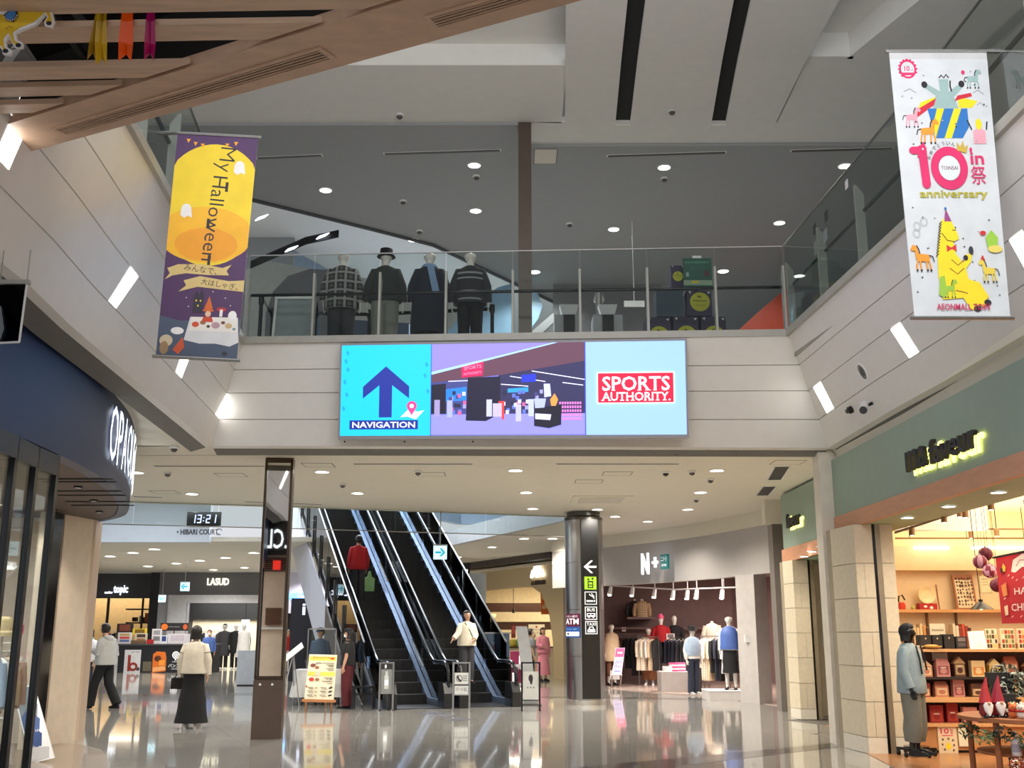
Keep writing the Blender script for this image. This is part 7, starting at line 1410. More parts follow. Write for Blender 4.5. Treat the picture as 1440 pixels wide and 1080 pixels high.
t = T('info_pylon', 'dark navy information pylon with white letter i', 'sign', AZ(424, 958)); MB().box(-.42, .42, -.1, .1, 0, 2.6).obj('body', M('pylon_navy', (24, 26, 38), .35), t); letters(t, 'i', t.location + Vector((0, -.1, 2.25)), (1, 0, 0), .36, .1, E('info_white', (220, 226, 255), 1.2), .02, (0, -1, 0), .05)
t = T('wall_screen', 'blank black panel on grey stand beside escalator guard', 'screen', AZ(449, 968)); MB().box(-.23, .23, -.06, 0, 1.55, 2.25).obj('panel', BLACKG, t); MB().box(-.28, .28, 0, .08, 0, 2.2).obj('back', STEELD, t)
# ================================================================== IN FRONT OF THE ESCALATORS
TIM = M('easel_wood', (176, 118, 68), .5, var=.12, scale=4, stretch=(8, 8, 1))
mq = [AY(435, 920, 21.9), AY(474, 921, 21.9), AY(469, 984, 21.65), AY(428, 983, 21.65)]; eb = AZ(450, 1001)
t = T('menu_easel', 'yellow and white food menu board on wooden easel', 'sign', eb)
MB().ext(mq, (0, .03, 0)).obj('board', M('menu_cream', (226, 218, 186), .5), t, None, True)
for a, b_ in [(mq[3] + Vector((.02, .05, 0)), AZ(430, 1002)), (mq[2] + Vector((-.06, .05, 0)), AZ(466, 1000)), (lerp(mq[0], mq[1], .5) + Vector((0, .08, -.3)), AZ(458, 994))]: MB().tube([a + Vector((0, .02, .25)), Vector(b_)], .02, 6).obj('leg', TIM, t, None, True)
MB().ext([mq[3] + Vector((-.04, -.05, 0)), mq[2] + Vector((.04, -.05, 0)), mq[2] + Vector((.04, -.05, -.05)), mq[3] + Vector((-.04, -.05, -.05))], (0, .1, 0)).obj('ledge', TIM, t, None, True)
fn, n_ = quadmap(*mq, 40, 64); cv = Canvas(fn, (0, -1, .12), .002, .0012); MY = K((228, 204, 84))
cv.rect(0, 0, 40, 64, K((222, 216, 190))).rect(1, 3, 39, 9, MY).rect(1, 25, 39, 31, MY).rect(31, 4, 37, 7, K((200, 80, 40))).text('本日のおすすめ', 18, 4.5, K((90, 60, 30)), wdt=24, bold=.02)
for x, y, r, c in [(7, 16, 3.6, (120, 60, 40)), (13, 19, 3, (150, 90, 60)), (15, 28, 4, (222, 196, 180)), (7, 36, 3.6, (190, 40, 36)), (15, 36, 3, (140, 100, 60))]: cv.ell(x, y, r, r * .75, K(c), 14)
cv.line([(9, 15), (14, 12), (19, 13)], 1, BLK)
for y, wd in [(12, 18), (14.5, 12), (20, 12), (22, 9), (33, 14), (38, 16), (41, 8)]: cv.rect(38 - wd, y, 37, y + .9, K((120, 100, 70)))
cv.text('¥980', 33, 17, K((60, 50, 40)), h=2.6, bold=.03).text('¥1,280', 32, 35.6, K((60, 50, 40)), h=2.6, bold=.03)
for k in range(3):
    y = 47 + k * 5.4
    for x in (3, 21): cv.rect(x, y, x + 8, y + 1, K((110, 90, 70))).rect(x + 2, y + 2, x + 9, y + 2.8, K((110, 90, 70)))
    cv.ell(15, y + 1.2, 2, 1.4, K((170, 160, 120)), 10).ell(35, y + .6, 3, 1.2, BLK, 12, rot=-.3)
cv.obj('menu_print', t, True)
t = T('cloth_table', 'small table under white cloth behind menu easel', 'table', AZ(448, 990)); b0 = t.location
CLT = M('table_cloth', (206, 206, 206), .8, var=.03)
L_ = []
for z, w_, dd, am in [(.74, .5, .3, 0), (.72, .53, .33, .0), (.5, .55, .36, .02), (.16, .60, .40, .04)]: L_.append([(w_ * math.copysign(min(1, abs(1.25 * math.cos(a))), math.cos(a)) + am * math.sin(a * 9), dd * math.copysign(min(1, abs(1.25 * math.sin(a))), math.sin(a)) + am * math.cos(a * 7), z) for a in [2 * PI * j / 40 for j in range(40)]])
MB().loft(L_, caps=True).obj('cloth', CLT, t, 60); MB().box(-.45, .45, -.26, .26, .70, .735).obj('tabletop', BRON, t)
for sx in (-.4, .4):
    for sy in (-.22, .22): MB().box(sx - .02, sx + .02, sy - .02, sy + .02, 0, .7).obj('leg', BLACKG, t)
tag(MB().lathe([(.06, 0), (.055, .02), (.01, .26), (.012, .30), (.002, .31)], AZ(448, 990) + Vector((.02, -.05, .74)), 12).obj('folded_napkin', WHT, None, 40), 'white cone shaped napkin standing on cloth table', 'napkin')
t = T('clear_screen', 'clear acrylic screen with steel frame on cloth table', 'screen', AZ(448, 990) + Vector((0, .12, .74))); MB().box(-.30, .30, 0, .006, .05, .85).obj('pane', GLASS, t)
for x in (-.31, .31): MB().box(x - .012, x + .012, -.015, .02, 0, .88).obj('upright', STEEL, t)
MB().box(-.32, .32, -.015, .02, .85, .88).obj('top_bar', STEEL, t)
q = [AY(398, 924, 24), AY(424, 903, 24), AY(427, 910, 23.7), AY(401, 931, 23.7)]; t = T('tilted_board', 'white tilted board on slim tripod right of mirror pillar', 'sign', AZ(408, 985)); MB().ext(q, (0, .04, -.01)).obj('board', WHT, t, None, True)
cq = (q[0] + q[1] + q[2] + q[3]) / 4
for dx, dy in ((-.22, -.1), (.2, -.12), (0, .25)): MB().tube([cq + Vector((0, .03, -.03)), (cq.x + dx, cq.y + dy, 0)], .014, 6).obj('leg', STEEL, t, None, True)
t = T('folding_rack', 'dark folding rack frame behind tilted white board', 'rack', AZ(424, 984)); mb = MB()
for a, b_ in [((0, 0, 0), (.28, 0, 1.3)), ((.3, 0, 0), (-.02, .1, 1.1)), ((.0, .2, 0), (.34, .1, 1.45)), ((-.05, .1, .6), (.3, .1, .75))]: MB().tube([a, b_], .016, 6).obj('strut', STEELD, t)
MB().box(-.02, .3, .05, .12, .9, 1.15).obj('black_bag', DARK, t)
t = T('low_table', 'low black side table beside escalator newel', 'table', AZ(511, 997)); MB().box(-.24, .24, -.18, .18, .42, .45).obj('top', BLACKG, t)
for sx in (-.21, .21):
    for sy in (-.15, .15): MB().box(sx - .015, sx + .015, sy - .015, sy + .015, 0, .42).obj('leg', BLACKG, t)
MB().box(-.21, .21, -.16, -.14, .28, .32).obj('rail', BLACKG, t)
def frame_sign(px0, px1, py0, py1, nm, mat, draw, panel, hbar=None):
    a = AZ(px0, py1); b_ = AZ(px1, py1); b_.y = a.y; w_ = (AY(px1, py1, a.y).x - a.x) / 2; h = AY(px0, py0, a.y).z; t = T('sign_stand', nm, 'sign', (a.x + w_, a.y, 0))
    for x in (-w_, w_): MB().box(x - .018, x + .018, -.018, .018, 0, h).obj('upright', mat, t)
    for x in (-w_, w_): MB().box(x - .02, x + .02, -.2, .2, 0, .025).obj('foot', mat, t)
    bars = MB().box(-w_, w_, -.015, .015, h - .03, h).box(-w_, w_, -.015, .015, panel[1] * h - .02, panel[1] * h)
    bars.obj('crossbar', mat, t); MB().box(-w_ + .025, w_ - .025, -.01, .01, panel[1] * h, panel[0] * h).obj('panel', M('sign_panel', (196, 198, 196), .4), t)
    cv = rectcanvas((-w_ + .025, -.01, panel[0] * h), (1, 0, 0), 2 * w_ - .05, (panel[0] - panel[1]) * h, (0, -1, 0), 20, 30); draw(cv); cv.obj('print', t); return t
def warn(cv): cv.ring(7, 8, 3.6, 4.6, BLK, 20).line([(4, 4), (6, 9), (10, 12)], 2.6, BLK).rect(12, 4, 18, 5.4, K((120, 120, 120))).rect(12, 7, 18, 8.4, K((120, 120, 120))).rect(12, 10, 18, 11.4, K((120, 120, 120))).rect(0, 16, 20, 18, BLK).text('ベビーカー禁止', 10, 23, BLK, h=5, wdt=17, bold=.05)
frame_sign(637, 660, 931, 1000, 'steel framed warning sign standing between escalator entrances', STEEL, warn, (.78, .34))
def bottle(cv): cv.rect(0, 0, 20, 30, K((120, 124, 124))).rect(0, 0, 20, 6, K((30, 30, 32))).ell(8, 3, 1.5, 2, SW).poly([(6, 26), (6, 14), (8, 11), (8, 8), (12, 8), (12, 11), (14, 14), (14, 26)], K((190, 194, 192))).rect(7, 17, 13, 22, SW)
frame_sign(533, 552, 931, 999, 'steel framed stand with bottle picture left of escalators', STEEL, bottle, (.97, .36))
def cone(cv): cv.rect(0, 0, 20, 30, K((176, 176, 172))).ell(10, 7, 3, 4, BLK).poly([(7, 7), (13, 7), (12, 13), (10, 14)], BLK).ell(6, 17, .8, .8, BLK, 8).ell(10, 17, .8, .8, BLK, 8).ell(14, 17, .8, .8, BLK, 8)
frame_sign(734, 759, 931, 999, 'black framed stand with grey poster right of escalators', BLACKG, cone, (.80, .22))
t = T('roll_screen', 'pale grey curved display board behind black framed stand', 'sign', AZ(742, 992)); MB().loft([[(-.2 + f * .12, f * .08, z) , (.06 + f * .14, f * .08, z), (.06 + f * .14, f * .08 + .02, z), (-.2 + f * .12, f * .08 + .02, z)] for f, z in ((1, 0.02), (.6, .6), (.1, 1.2), (-.5, 1.66))]).obj('panel', M('roll_grey', (168, 170, 172), .5), t); MB().box(-.2, .3, -.1, .2, 0, .03).obj('foot', STEELD, t)
t = T('leaflet_rack', 'tall magenta leaflet rack right of escalators', 'rack', AZ(727, 990)); MGT = M('magenta_rack', (130, 18, 66), .45)
MB().box(-.15, .15, -.02, .3, 0, 1.12).obj('body', MGT, t)
for k, z in enumerate((.38, .78)): MB().box(-.16, .16, -.10, .0, z, z + .06).obj('shelf', M('rack_shelf', (206, 196, 200), .5), t)
cv = rectcanvas((-.15, -.02, 1.12), (1, 0, 0), .3, 1.12, (0, -1, 0), 20, 74); cv.rect(13, 6, 18, 18, SW).rect(3, 30, 6, 44, SW).text('PR', 15, 24, SW, wdt=6).rect(12, 56, 18, 60, K((220, 190, 200))); cv.obj('print', t)
p = t.location; tag(MB().loft([[(p.x + (.1 + .05 * f) * math.cos(a), p.y - .3 + .08 * math.sin(a), z) for a in [2 * PI * j / 12 for j in range(12)]] for f, z in ((1, 0), (1, .18), (0, .34), (-1.6, .42))]).obj('white_bag', WHT, None, 50), 'small white bag on floor before magenta rack', 'bag')
t = T('info_sign', 'blue grey glass information panel beside right escalator', 'sign', AZ(698, 985)); MB().box(-.26, .30, 0, .05, 0, 1.5).obj('panel', M('panel_blue', (66, 88, 112), .2, coat=.4), t); cv = rectcanvas((-.26, 0, 1.5), (1, 0, 0), .56, 1.5, (0, -1, 0), 30, 80)
cv.text('TOKYO', 16, 12, K((150, 176, 196)), wdt=14, bold=.03).text('ATTENTION', 15, 18, K((150, 60, 80)), wdt=20, bold=.02).ell(15, 30, 6, 5, K((176, 186, 192)), 18).ell(13, 29, 1, 1, BLK, 8).ell(17, 29, 1, 1, BLK, 8).rect(9, 36, 21, 38, K((150, 170, 186))); cv.obj('print', t)
MB().box(-.3, .34, -.02, .07, 1.5, 1.53).obj('cap', STEEL, t)
# cafe counter things
t = T('cafe_counter', 'pale cafe counter with green and yellow goods under brown canopy', 'counter', (.7, 41, 0)); MB().box(-2.2, .9, 0, .6, 0, .95).obj('body', M('counter_cream', (224, 210, 176), .5), t); MB().box(-2.3, 1.0, -.05, .65, .95, 1.0).obj('top', MATS['cafe_brown'], t)
for k, (px, c) in enumerate([(686, (214, 176, 60)), (692, (226, 190, 70)), (722, (190, 170, 60)), (729, (120, 150, 70)), (735, (236, 236, 226)), (755, (120, 160, 110)), (761, (240, 240, 230))]):
    x = AY(px, 900, 41.2).x; tag(MB().lathe([(.13, 0), (.17, .1), (.13, .24), (.03, .28)], (x, 41.2, 1.0), 10).obj('goods_bag', K(c), None, 50), 'rounded bag of goods on cafe counter, %s from left' % ORD[k], 'bag', 'goods on the cafe counter')
for k, (px0, px1) in enumerate([(719, 725), (729, 735)]): sbox('wall_poster', px0, px1, 878, 897, (96, 34, 36), 'dark red poster on cafe back wall, %s' % ['left', 'right'][k], 45.9, .05, pr_mix((140, 60, 56)), None, 'poster')
sbox('wall_board', 743, 766, 878, 898, (226, 216, 190), 'cream board with writing on cafe back wall', 45.85, .05, lambda cv: (cv.text('Welcome', 10, 7, K((120, 90, 60)), wdt=12), cv.text('Coffee & Cake', 10, 12, K((120, 90, 60)), wdt=15), cv.rect(9, 2, 11, 5, K((170, 60, 50)))), None, 'sign')
t = T('pendant_lamp', 'small dark pendant spot inside cafe', 'ceiling light', AY(722, 862, 42)); MB().lathe([(.06, 0), (.03, .14), (.01, .16)], n=12).obj('shade', BLACKG, t, 40); MB().tube([(0, 0, .16), (0, 0, 1.4)], .01, 6).obj('cord', DARK, t)
for px, py in [(683, 846)]:
    t = T('wall_lamp', 'warm glowing wall lamp on brown cafe panel', 'lamp', AY(693, 868, 45.1)); MB().lathe([(.1, 0), (.14, .12), (.02, .14)], n=12).obj('shade', E('warm_glow', (255, 190, 110), 2.5), t, 40)
t = T('shop_board', 'pale grey shop board with green patch behind right escalator guard', 'sign', AZ(669, 978)); MB().box(-.2, .24, 0, .05, 0, 3.0).obj('panel', M('board_pale', (186, 190, 190), .5), t); cv = rectcanvas((-.2, 0, 3.0), (1, 0, 0), .44, 3.0, (0, -1, 0), 20, 130); cv.rect(6, 86, 18, 96, K((150, 196, 90))).rect(6, 76, 18, 82, K((120, 124, 124))).text('24時間', 12, 104, K((90, 96, 100)), wdt=12); cv.obj('print', t)
t = T('framed_sign', 'dark framed white wall panel behind right escalator guard', 'sign', AY(640, 820, 40)); MB().box(-.5, .55, 0, .1, -.75, .75).obj('frame', BLACKG, t); MB().box(-.36, .46, -.02, 0, -.36, .50).obj('panel', WHT, t)
# ================================================================== GREY CLOTHES SHOP CONTENTS
pA, pB, pC = AZ(905, 0 + 974), AZ(962, 974), AZ(988, 968)
t = T('display_plinth', 'grey display plinth at front of grey clothes shop', 'plinth', AZ(958, 974)); b0 = t.location; w0 = AY(930, 960, b0.y).x - b0.x; w1 = AY(972, 960, b0.y).x - b0.x
MB().box(w0, w1, 0, .8, 0, .52).obj('block', M('plinth_grey', (168, 160, 156), .5), t); MB().box(w1, w1 + .3, .1, .8, .02, .62).obj('side_block', M('plinth_dark', (44, 40, 42), .5), t)
for k, (px, py, c, n) in enumerate([(938, 941, (232, 226, 222), 3), (947, 936, (206, 70, 120), 5), (957, 934, (214, 96, 140), 5), (952, 938, (236, 230, 226), 2)]):
    x = AY(px, 940, b0.y + .35 + .1 * k).x
    for j in range(n):
        zz0 = .52 + j * .045; tag(MB().loft([[(x + .13 * math.copysign(abs(math.cos(a)) ** .5, math.cos(a)) * (1 - .1 * f), b0.y + .3 + .1 * k + .11 * math.copysign(abs(math.sin(a)) ** .5, math.sin(a)), zz0 + f * .04) for a in [2 * PI * i / 14 for i in range(14)]] for f in (0, .5, 1)]).obj('folded_knit', K(c if j % 2 == 0 else (236, 226, 228)), None, 50), '%s folded knit, %s up in %s stack on grey plinth' % ('pink' if c[1] < 100 and j % 2 == 0 else 'white', ORD[j], ORD[k]), 'clothing', 'folded knits on the grey plinth')
t = T('plinth', 'low white plinth under blue waistcoat mannequin', 'plinth', AZ(1029, 985)); MB().box(-.55, .35, -.2, .8, 0, .21).obj('block', M('plinth_white2', (214, 208, 204), .4), t); MB().box(-.56, .36, -.21, .81, .21, .222).obj('cap', WHT, t)
mq = [AY(866, 911, 31.6), AY(879, 911, 31.6), AY(874, 949, 31.3), AY(861, 949, 31.3)]; t = T('sale_stand', 'pink and lilac sale poster on white A-frame by round column', 'sign', AZ(868, 963)); MB().ext(mq, (0, .03, 0)).obj('board', M('lilac_board', (196, 186, 224), .5), t, None, True); fn, n_ = quadmap(*mq, 13, 38); cv = Canvas(fn, (0, -1, .1), .002, .001); cv.rect(.5, .5, 12.5, 13, K((222, 60, 110))).text('SALE', 6.5, 7, SW, wdt=7, bold=.03); cv.text('30%', 6.5, 20, K((90, 90, 150)), wdt=10, bold=.04).text('OFF', 6.5, 27, K((90, 90, 150)), wdt=10, bold=.04).rect(2, 32, 11, 34, K((120, 120, 170))); cv.obj('print', t, True)
for a, px, py in [(mq[3], 860, 966), (mq[2], 872, 965)]: MB().tube([a, AZ(px, py)], .02, 6).obj('leg', WF, t, None, True)
MB().tube([lerp(mq[3], mq[2], .5) + Vector((0, .05, .3)), AZ(868, 960)], .02, 6).obj('leg', WF, t, None, True)
a, b_ = AY(850, 823, 31.5), AY(1040, 826, 27.6); t = T('track_rail', 'white ceiling light track across grey clothes shop', 'light track', a); MB().tube([a, AY(950, 829, 29.3), b_], .02, 6).obj('rail', TRIM, t, 40, True)
for x_ in (AY(860, 823, 31.3), AY(1018, 826, 28)): MB().tube([x_, (x_.x, x_.y, 3.2)], .01, 6).obj('hanger', TRIM, t, None, True)
for k, (px, py) in enumerate([(859, 827), (890, 828), (921, 830), (947, 832), (967, 832), (980, 831), (1016, 831)]):
    p = AY(px, py, 30.6 - k * .35); t = T('track_spot', 'white track spotlight in grey clothes shop, %s from left' % ORD[k], 'spotlight', p, 0, 'track spots in the grey clothes shop'); MB().tube([(0, 0, .02), (-.03, -.06, -.10), (-.05, -.1, -.2)], [.05, .06, .065], 10).obj('head', TRIM, t, 40); MB().tube([(0, 0, .02), (0, 0, 3.2 - p.z)], .012, 6).obj('stem', TRIM, t); MB().ell((-.052, -.104, -.205), .05, .05, .015, 10, 5).obj('lens', LAMP, t, 40)
    l = bpy.data.lights.new('spot', 'SPOT'); l.energy = 110; l.spot_size = 1.6; l.spot_blend = .6; l.shadow_soft_size = .05; l.color = (1, .9, .84); o = bpy.data.objects.new('spot', l); C.objects.link(o); o.location = p + Vector((-.06, -.1, -.25)); o.rotation_euler = (.35, 0, 0)
t = T('pier_sign', 'small white plate with round mark on grey pier', 'sign', AY(1056, 898, 24.55)); MB().box(-.13, .13, -.02, .06, -.08, .08).obj('plate', WHT, t); cv = rectcanvas((-.13, -.02, .08), (1, 0, 0), .26, .16, (0, -1, 0), 26, 16); cv.ring(13, 8, 2.4, 4, K((90, 80, 80)), 18); cv.obj('mark', t)
for k, (px0, px1, py0, py1, Y_, c) in enumerate([(937, 949, 891, 899, 32.4, (226, 220, 214)), (985, 996, 893, 900, 31.2, (206, 170, 176)), (1017, 1023, 887, 898, 30.5, (232, 226, 220)), (875, 880, 882, 888, 33.5, (228, 206, 196))]): sbox('price_card', px0, px1, py0, py1, c, 'small price card above clothes rails, %s' % ['under white headed bust', 'before cream bust', 'left of blue waistcoat', 'at left wall'][k], Y_, .02, pr_mix((120, 110, 110)), None, 'sign')
p = AY(1012, 898, 30.6); t = T('handbag', 'white handbag on display above right clothes rail', 'bag', p); MB().loft([[(x * s_, y, z) for x, y in [(-.12, -.05), (.12, -.05), (.12, .05), (-.12, .05)]] for z, s_ in ((0, 1), (.16, .9), (.18, .7))]).obj('body', WHT, t); MB().tube([(-.08, 0, .17), (-.03, 0, .36), (.03, 0, .36), (.08, 0, .17)], .012, 6).obj('handle', BGE, t)
S(MB().box(3.2, 6.6, 34.2, 34.6, 1.62, 1.68), 'shelf', MAU)
p = AY(1012, 898, 30.6); tag(MB().box(p.x - .35, p.x + .3, 30.35, 30.8, p.z - .03, p.z).box(p.x - .33, p.x - .30, 30.7, 30.75, 0, p.z - .03).box(p.x + .25, p.x + .28, 30.7, 30.75, 0, p.z - .03).obj('display_table', STEEL), 'slim steel display table carrying white handbag', 'table')
p = AY(861, 940, 31.9); tag(MB().loft([[(p.x + .05 + x * s_, 31.75 + y, p.z - .3 + z) for x, y in [(-.14, -.05), (.14, -.05), (.14, .05), (-.14, .05)]] for z, s_ in ((0, 1), (.24, .9), (.26, .7))]).tube([(p.x - .02, 31.75, p.z - .05), (p.x + .05, 31.75, p.z + .18), (p.x + .12, 31.75, p.z - .05)], .012, 6).obj('tote_bag', WHT, None, 40), 'white tote bag held by beige waistcoat mannequin', 'bag')
# ================================================================== GIFT SHOP CONTENTS
OAK = M('oak_board', (206, 156, 104), .5, var=.1, scale=3, stretch=(1, 6, 6)); OAKD = M('oak_dark', (150, 92, 56), .5, var=.1, scale=3, stretch=(6, 6, 1)); SHELFD = M('shelf_dark', (40, 28, 24), .7)  # one board of the unit is a dark brown shelf
gx0, gx1, gy = 5.24, 7.6, 14.62
t = T('shelf_unit', 'low oak shelf unit full of packets behind denim mannequin', 'shelf', (gx0, gy, 0))
MB().box(gx0, gx1, gy + .40, gy + .44, .33, 1.30).obj('back_panel', M('shelf_back', (96, 64, 48), .6), t, None, True)
MB().box(gx0, gx1, gy + .02, gy + .44, .04, .33).obj('plinth', M('kraft_panel', (186, 130, 78), .6), t, None, True)
for z, m, th, dy in [(1.285, OAK, .035, 0), (.93, SHELFD, .03, .05), (.64, OAK, .06, 0), (.335, OAK, .035, -.03)]: MB().box(gx0, gx1, gy + dy, gy + .42, z, z + th).obj('shelf_board', m, t, None, True)
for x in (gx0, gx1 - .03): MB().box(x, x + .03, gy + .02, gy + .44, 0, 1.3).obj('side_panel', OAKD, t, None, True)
MB().box(gx0, gx1, gy + .06, gy + .44, 0, .04).obj('kick', DARK, t, None, True)
p0, p1 = AY(1318, 1022, gy), AY(1348, 1060, gy); t = T('notice', 'small anniversary poster with pink 10 on front of oak shelf unit', 'poster', ((p0.x + p1.x) / 2, gy, p1.z)); w_ = (p1.x - p0.x) / 2; h = p0.z - p1.z
MB().box(-w_, w_, 0, .02, 0, h).obj('sheet', M('poster_cream', (226, 206, 170), .6), t); cv = rectcanvas((-w_, 0, h), (1, 0, 0), 2 * w_, h, (0, -1, 0), 30, 38); cv.text('10', 11, 6, PNK, h=8, wdt=13, bold=.05).text('in', 22, 4.5, PNK, h=4, wdt=4, bold=.05).text('祭', 22, 9, PNK, h=4, bold=.03).rect(6, 12, 24, 13, PNK)
for x, y, c in [(7, 18, (90, 80, 50)), (16, 17, (120, 90, 40)), (23, 19, (90, 90, 80)), (6, 25, (110, 90, 70)), (24, 26, (100, 80, 60)), (9, 32, (90, 80, 70)), (23, 33, (110, 80, 60))]: cv.ell(x, y, 1.6, 1.8, K(c), 10)
cv.poly([(12, 32), (12, 25), (15, 21), (19, 25), (19, 31)], YL2); cv.obj('print', t)
p0 = AY(1352, 1022, gy); tag(MB().box(p0.x - .05, p0.x + .12, gy - .012, gy + .02, .09, .32).obj('price_list', K((226, 220, 190))), 'pale paper list hanging beside small anniversary poster', 'notice')
def pack(kind, x, y, z, w_, h, d, c1, c2, lb, cat='packet', group=None):
    t = T(kind, lb, cat, (x, y, z), 0, group)
    if kind == 'gift_bag': MB().loft([[(-w_, -d, 0), (w_, -d, 0), (w_, d, 0), (-w_, d, 0)], [(-w_, -d, h * .7), (w_, -d, h * .7), (w_, d, h * .7), (-w_, d, h * .7)], [(-w_ * .8, -.01, h), (w_ * .8, -.01, h), (w_ * .8, .01, h), (-w_ * .8, .01, h)]]).obj('bag', K(c1), t)
    elif kind == 'house_box': MB().box(-w_, w_, -d, d, 0, h * .65).obj('body', K(c1), t); MB().ext([(-w_ * 1.1, -d, h * .65), (w_ * 1.1, -d, h * .65), (0, -d, h)], (0, 2 * d, 0)).obj('roof', K(c2), t)
    else: MB().box(-w_, w_, -d, d, 0, h).obj('carton', K(c1), t)
    cv = rectcanvas((-w_, -d, h * .66), (1, 0, 0), 2 * w_, h * .62, (0, -1, 0), 20, 20); cv.rect(2, 2, 18, 18, K(c2)).ell(10, 11, 5, 5, K(c1), 14).rect(6, 4, 14, 6, K((236, 226, 206))); cv.obj('label', t); return t
rp = random.Random(11)
cols = [((206, 130, 100), (236, 196, 150)), ((236, 206, 150), (226, 140, 60)), ((140, 92, 62), (196, 150, 110)), ((216, 150, 140), (170, 90, 90)), ((222, 180, 90), (240, 220, 150)), ((150, 60, 46), (226, 190, 140)), ((96, 60, 44), (206, 170, 120)), ((186, 110, 80), (236, 220, 190))]
def nmc(c): return {206: 'salmon', 236: 'pale yellow', 140: 'brown', 216: 'pink', 222: 'golden', 150: 'brick red', 96: 'dark brown', 186: 'terracotta'}[c[0]]
for r_, (z, n, hh, x0, x1, kinds) in enumerate([(.96, 9, .26, 5.55, 7.4, ['house_box', 'gift_bag', 'house_box', 'gift_box']), (.70, 9, .22, 5.5, 7.4, ['gift_box', 'gift_bag', 'gift_box', 'gift_box']), (.37, 10, .25, 5.42, 7.4, ['gift_box'])]):
    for i in range(n):
        c1, c2 = cols[(i * 3 + r_ * 5) % 8]; x = x0 + (x1 - x0) * i / (n - 1); kd = kinds[i % len(kinds)]
        if r_ == 2 and i < 3: c1, c2 = (150, 30, 30), (176, 60, 40)
        pack(kd, x, gy + .2 + .02 * (i % 3), z, .075 + .015 * (i % 2), hh * (.8 + .2 * ((i * 7) % 3) / 2), .05, c1, c2, '%s %s on %s row of oak shelf unit, %s from left' % ('deep red' if c1[0] == 150 and c1[1] == 30 else nmc(c1), {'gift_bag': 'gift bag', 'gift_box': 'gift box', 'house_box': 'house shaped box'}[kd], ['upper', 'middle', 'lowest'][r_], ORD[i]), 'packet', 'packets on the oak shelf unit')
# things standing on top of the unit
for px0, px1, py0, lb, c, Y_ in [(1294, 1310, 893, 'black storage box left on top of oak shelf unit', (34, 28, 28), 14.85), (1311, 1326, 893, 'black storage box second on top of oak shelf unit', (30, 26, 26), 14.85), (1327, 1343, 892, 'black storage box third on top of oak shelf unit', (28, 24, 24), 14.85), (1344, 1361, 895, 'black box with picture print on top of oak shelf unit', (38, 34, 36), 14.85)]:
    sbox('storage_box', px0, px1, py0, 912, c, lb, Y_, .18, (lambda cv: cv.ell(10, 5, 1.6, 1.4, K((190, 170, 150)), 10)) if px0 < 1344 else pr_mix((120, 110, 110), (80, 76, 80)), None, 'box', 1.32)
sbox('price_board', 1307, 1330, 877, 895, (226, 210, 180), 'cream information sheet above black storage boxes', 15.0, .02, lambda cv: [cv.rect(2, 3 + i * 3, 18, 4 + i * 3, K((170, 150, 120))) for i in range(5)], None, 'sign', 1.16)
q = [AY(1361, 888, 14.9), AY(1383, 887, 14.9), AY(1389, 913, 14.75), AY(1365, 914, 14.75)]; t = T('picture_board', 'white board with faint drawings leaning on oak shelf unit', 'picture', (5.98, 14.8, 1.32)); MB().ext(q, (0, .02, 0)).obj('board', M('board_white', (234, 224, 208), .5), t, None, True); fn, n_ = quadmap(*q, 22, 26); cv = Canvas(fn, (0, -1, .1), .002, .001)
for x, y in [(7, 9), (14, 8), (8, 16), (14, 17)]: cv.ring(x, y, 1.6, 2.2, K((186, 178, 168)), 14)
cv.rect(4, 21, 18, 22, K((190, 180, 170))); cv.obj('drawing', t, True)
for k, (px0, px1, lb) in enumerate([(1385, 1404, 'colourful advent calendar board, left on shelf unit top'), (1406, 1428, 'colourful advent calendar board, right on shelf unit top'), (1430, 1452, 'colourful advent calendar board, cut by right frame edge')]):
    def adv(cv, k=k):
        r = random.Random(k)
        for i in range(4):
            for j in range(4): cv.rect(1.5 + i * 4.6, 1.5 + j * 4.6, 5.2 + i * 4.6, 5.2 + j * 4.6, K(r.choice([(170, 50, 40), (226, 190, 130), (60, 46, 44), (110, 120, 70), (236, 226, 210), (206, 120, 60)])))
    sbox('calendar_board', px0, px1, 884, 912, (236, 224, 196), lb, 14.9, .03, adv, None, 'picture', 1.32)
t = T('dish', 'yellow oval dish on top of oak shelf unit', 'dish', (5.62, 14.72, 1.32)); MB().lathe([(.05, 0), (.13, .03), (.135, .04), (.04, .02)], n=18).obj('bowl', K((226, 196, 110), .3), t, 40); MB().ell((0, 0, .04), .10, .09, .02, 12, 5).obj('bread', K((206, 150, 80)), t, 40)
t = T('dish', 'small white dish on top of oak shelf unit beside mannequin', 'dish', (5.43, 14.7, 1.32)); MB().lathe([(.03, 0), (.07, .03), (.075, .04), (.03, .02)], n=16).obj('bowl', WHT, t, 40); MB().ell((0, 0, .035), .05, .05, .012, 10, 5).obj('cookies', K((206, 160, 120)), t, 40)
# wall shelves
ws = AY(1300, 857, 18.45).z
t = T('wall_shelf', 'long pale oak wall shelf along gift shop back wall', 'shelf', (7.6, 18.7, ws)); MB().box(6.4, 9.6, 18.42, 18.75, ws - .05, ws).obj('board', OAK, t, None, True)
for x in (7.1, 7.6, 8.9): MB().box(x, x + .03, 18.70, 18.75, 0, ws - .05).obj('bracket', M('bracket_brown', (120, 86, 56), .5), t, None, True)
def wp(px): return AY(px, 850, 18.55).x
t = T('gift_box', 'red box on wall shelf under white plate', 'box', (wp(1303), 18.55, ws)); MB().box(-.15, .15, -.08, .08, 0, .10).obj('carton', K((176, 30, 34)), t); cv = rectcanvas((-.15, -.08, .10), (1, 0, 0), .3, .1, (0, -1, 0), 30, 10); cv.ell(10, 5, 3, 2, WHT, 12).ell(20, 7, 3, 2.4, WHT, 12); cv.obj('print', t)
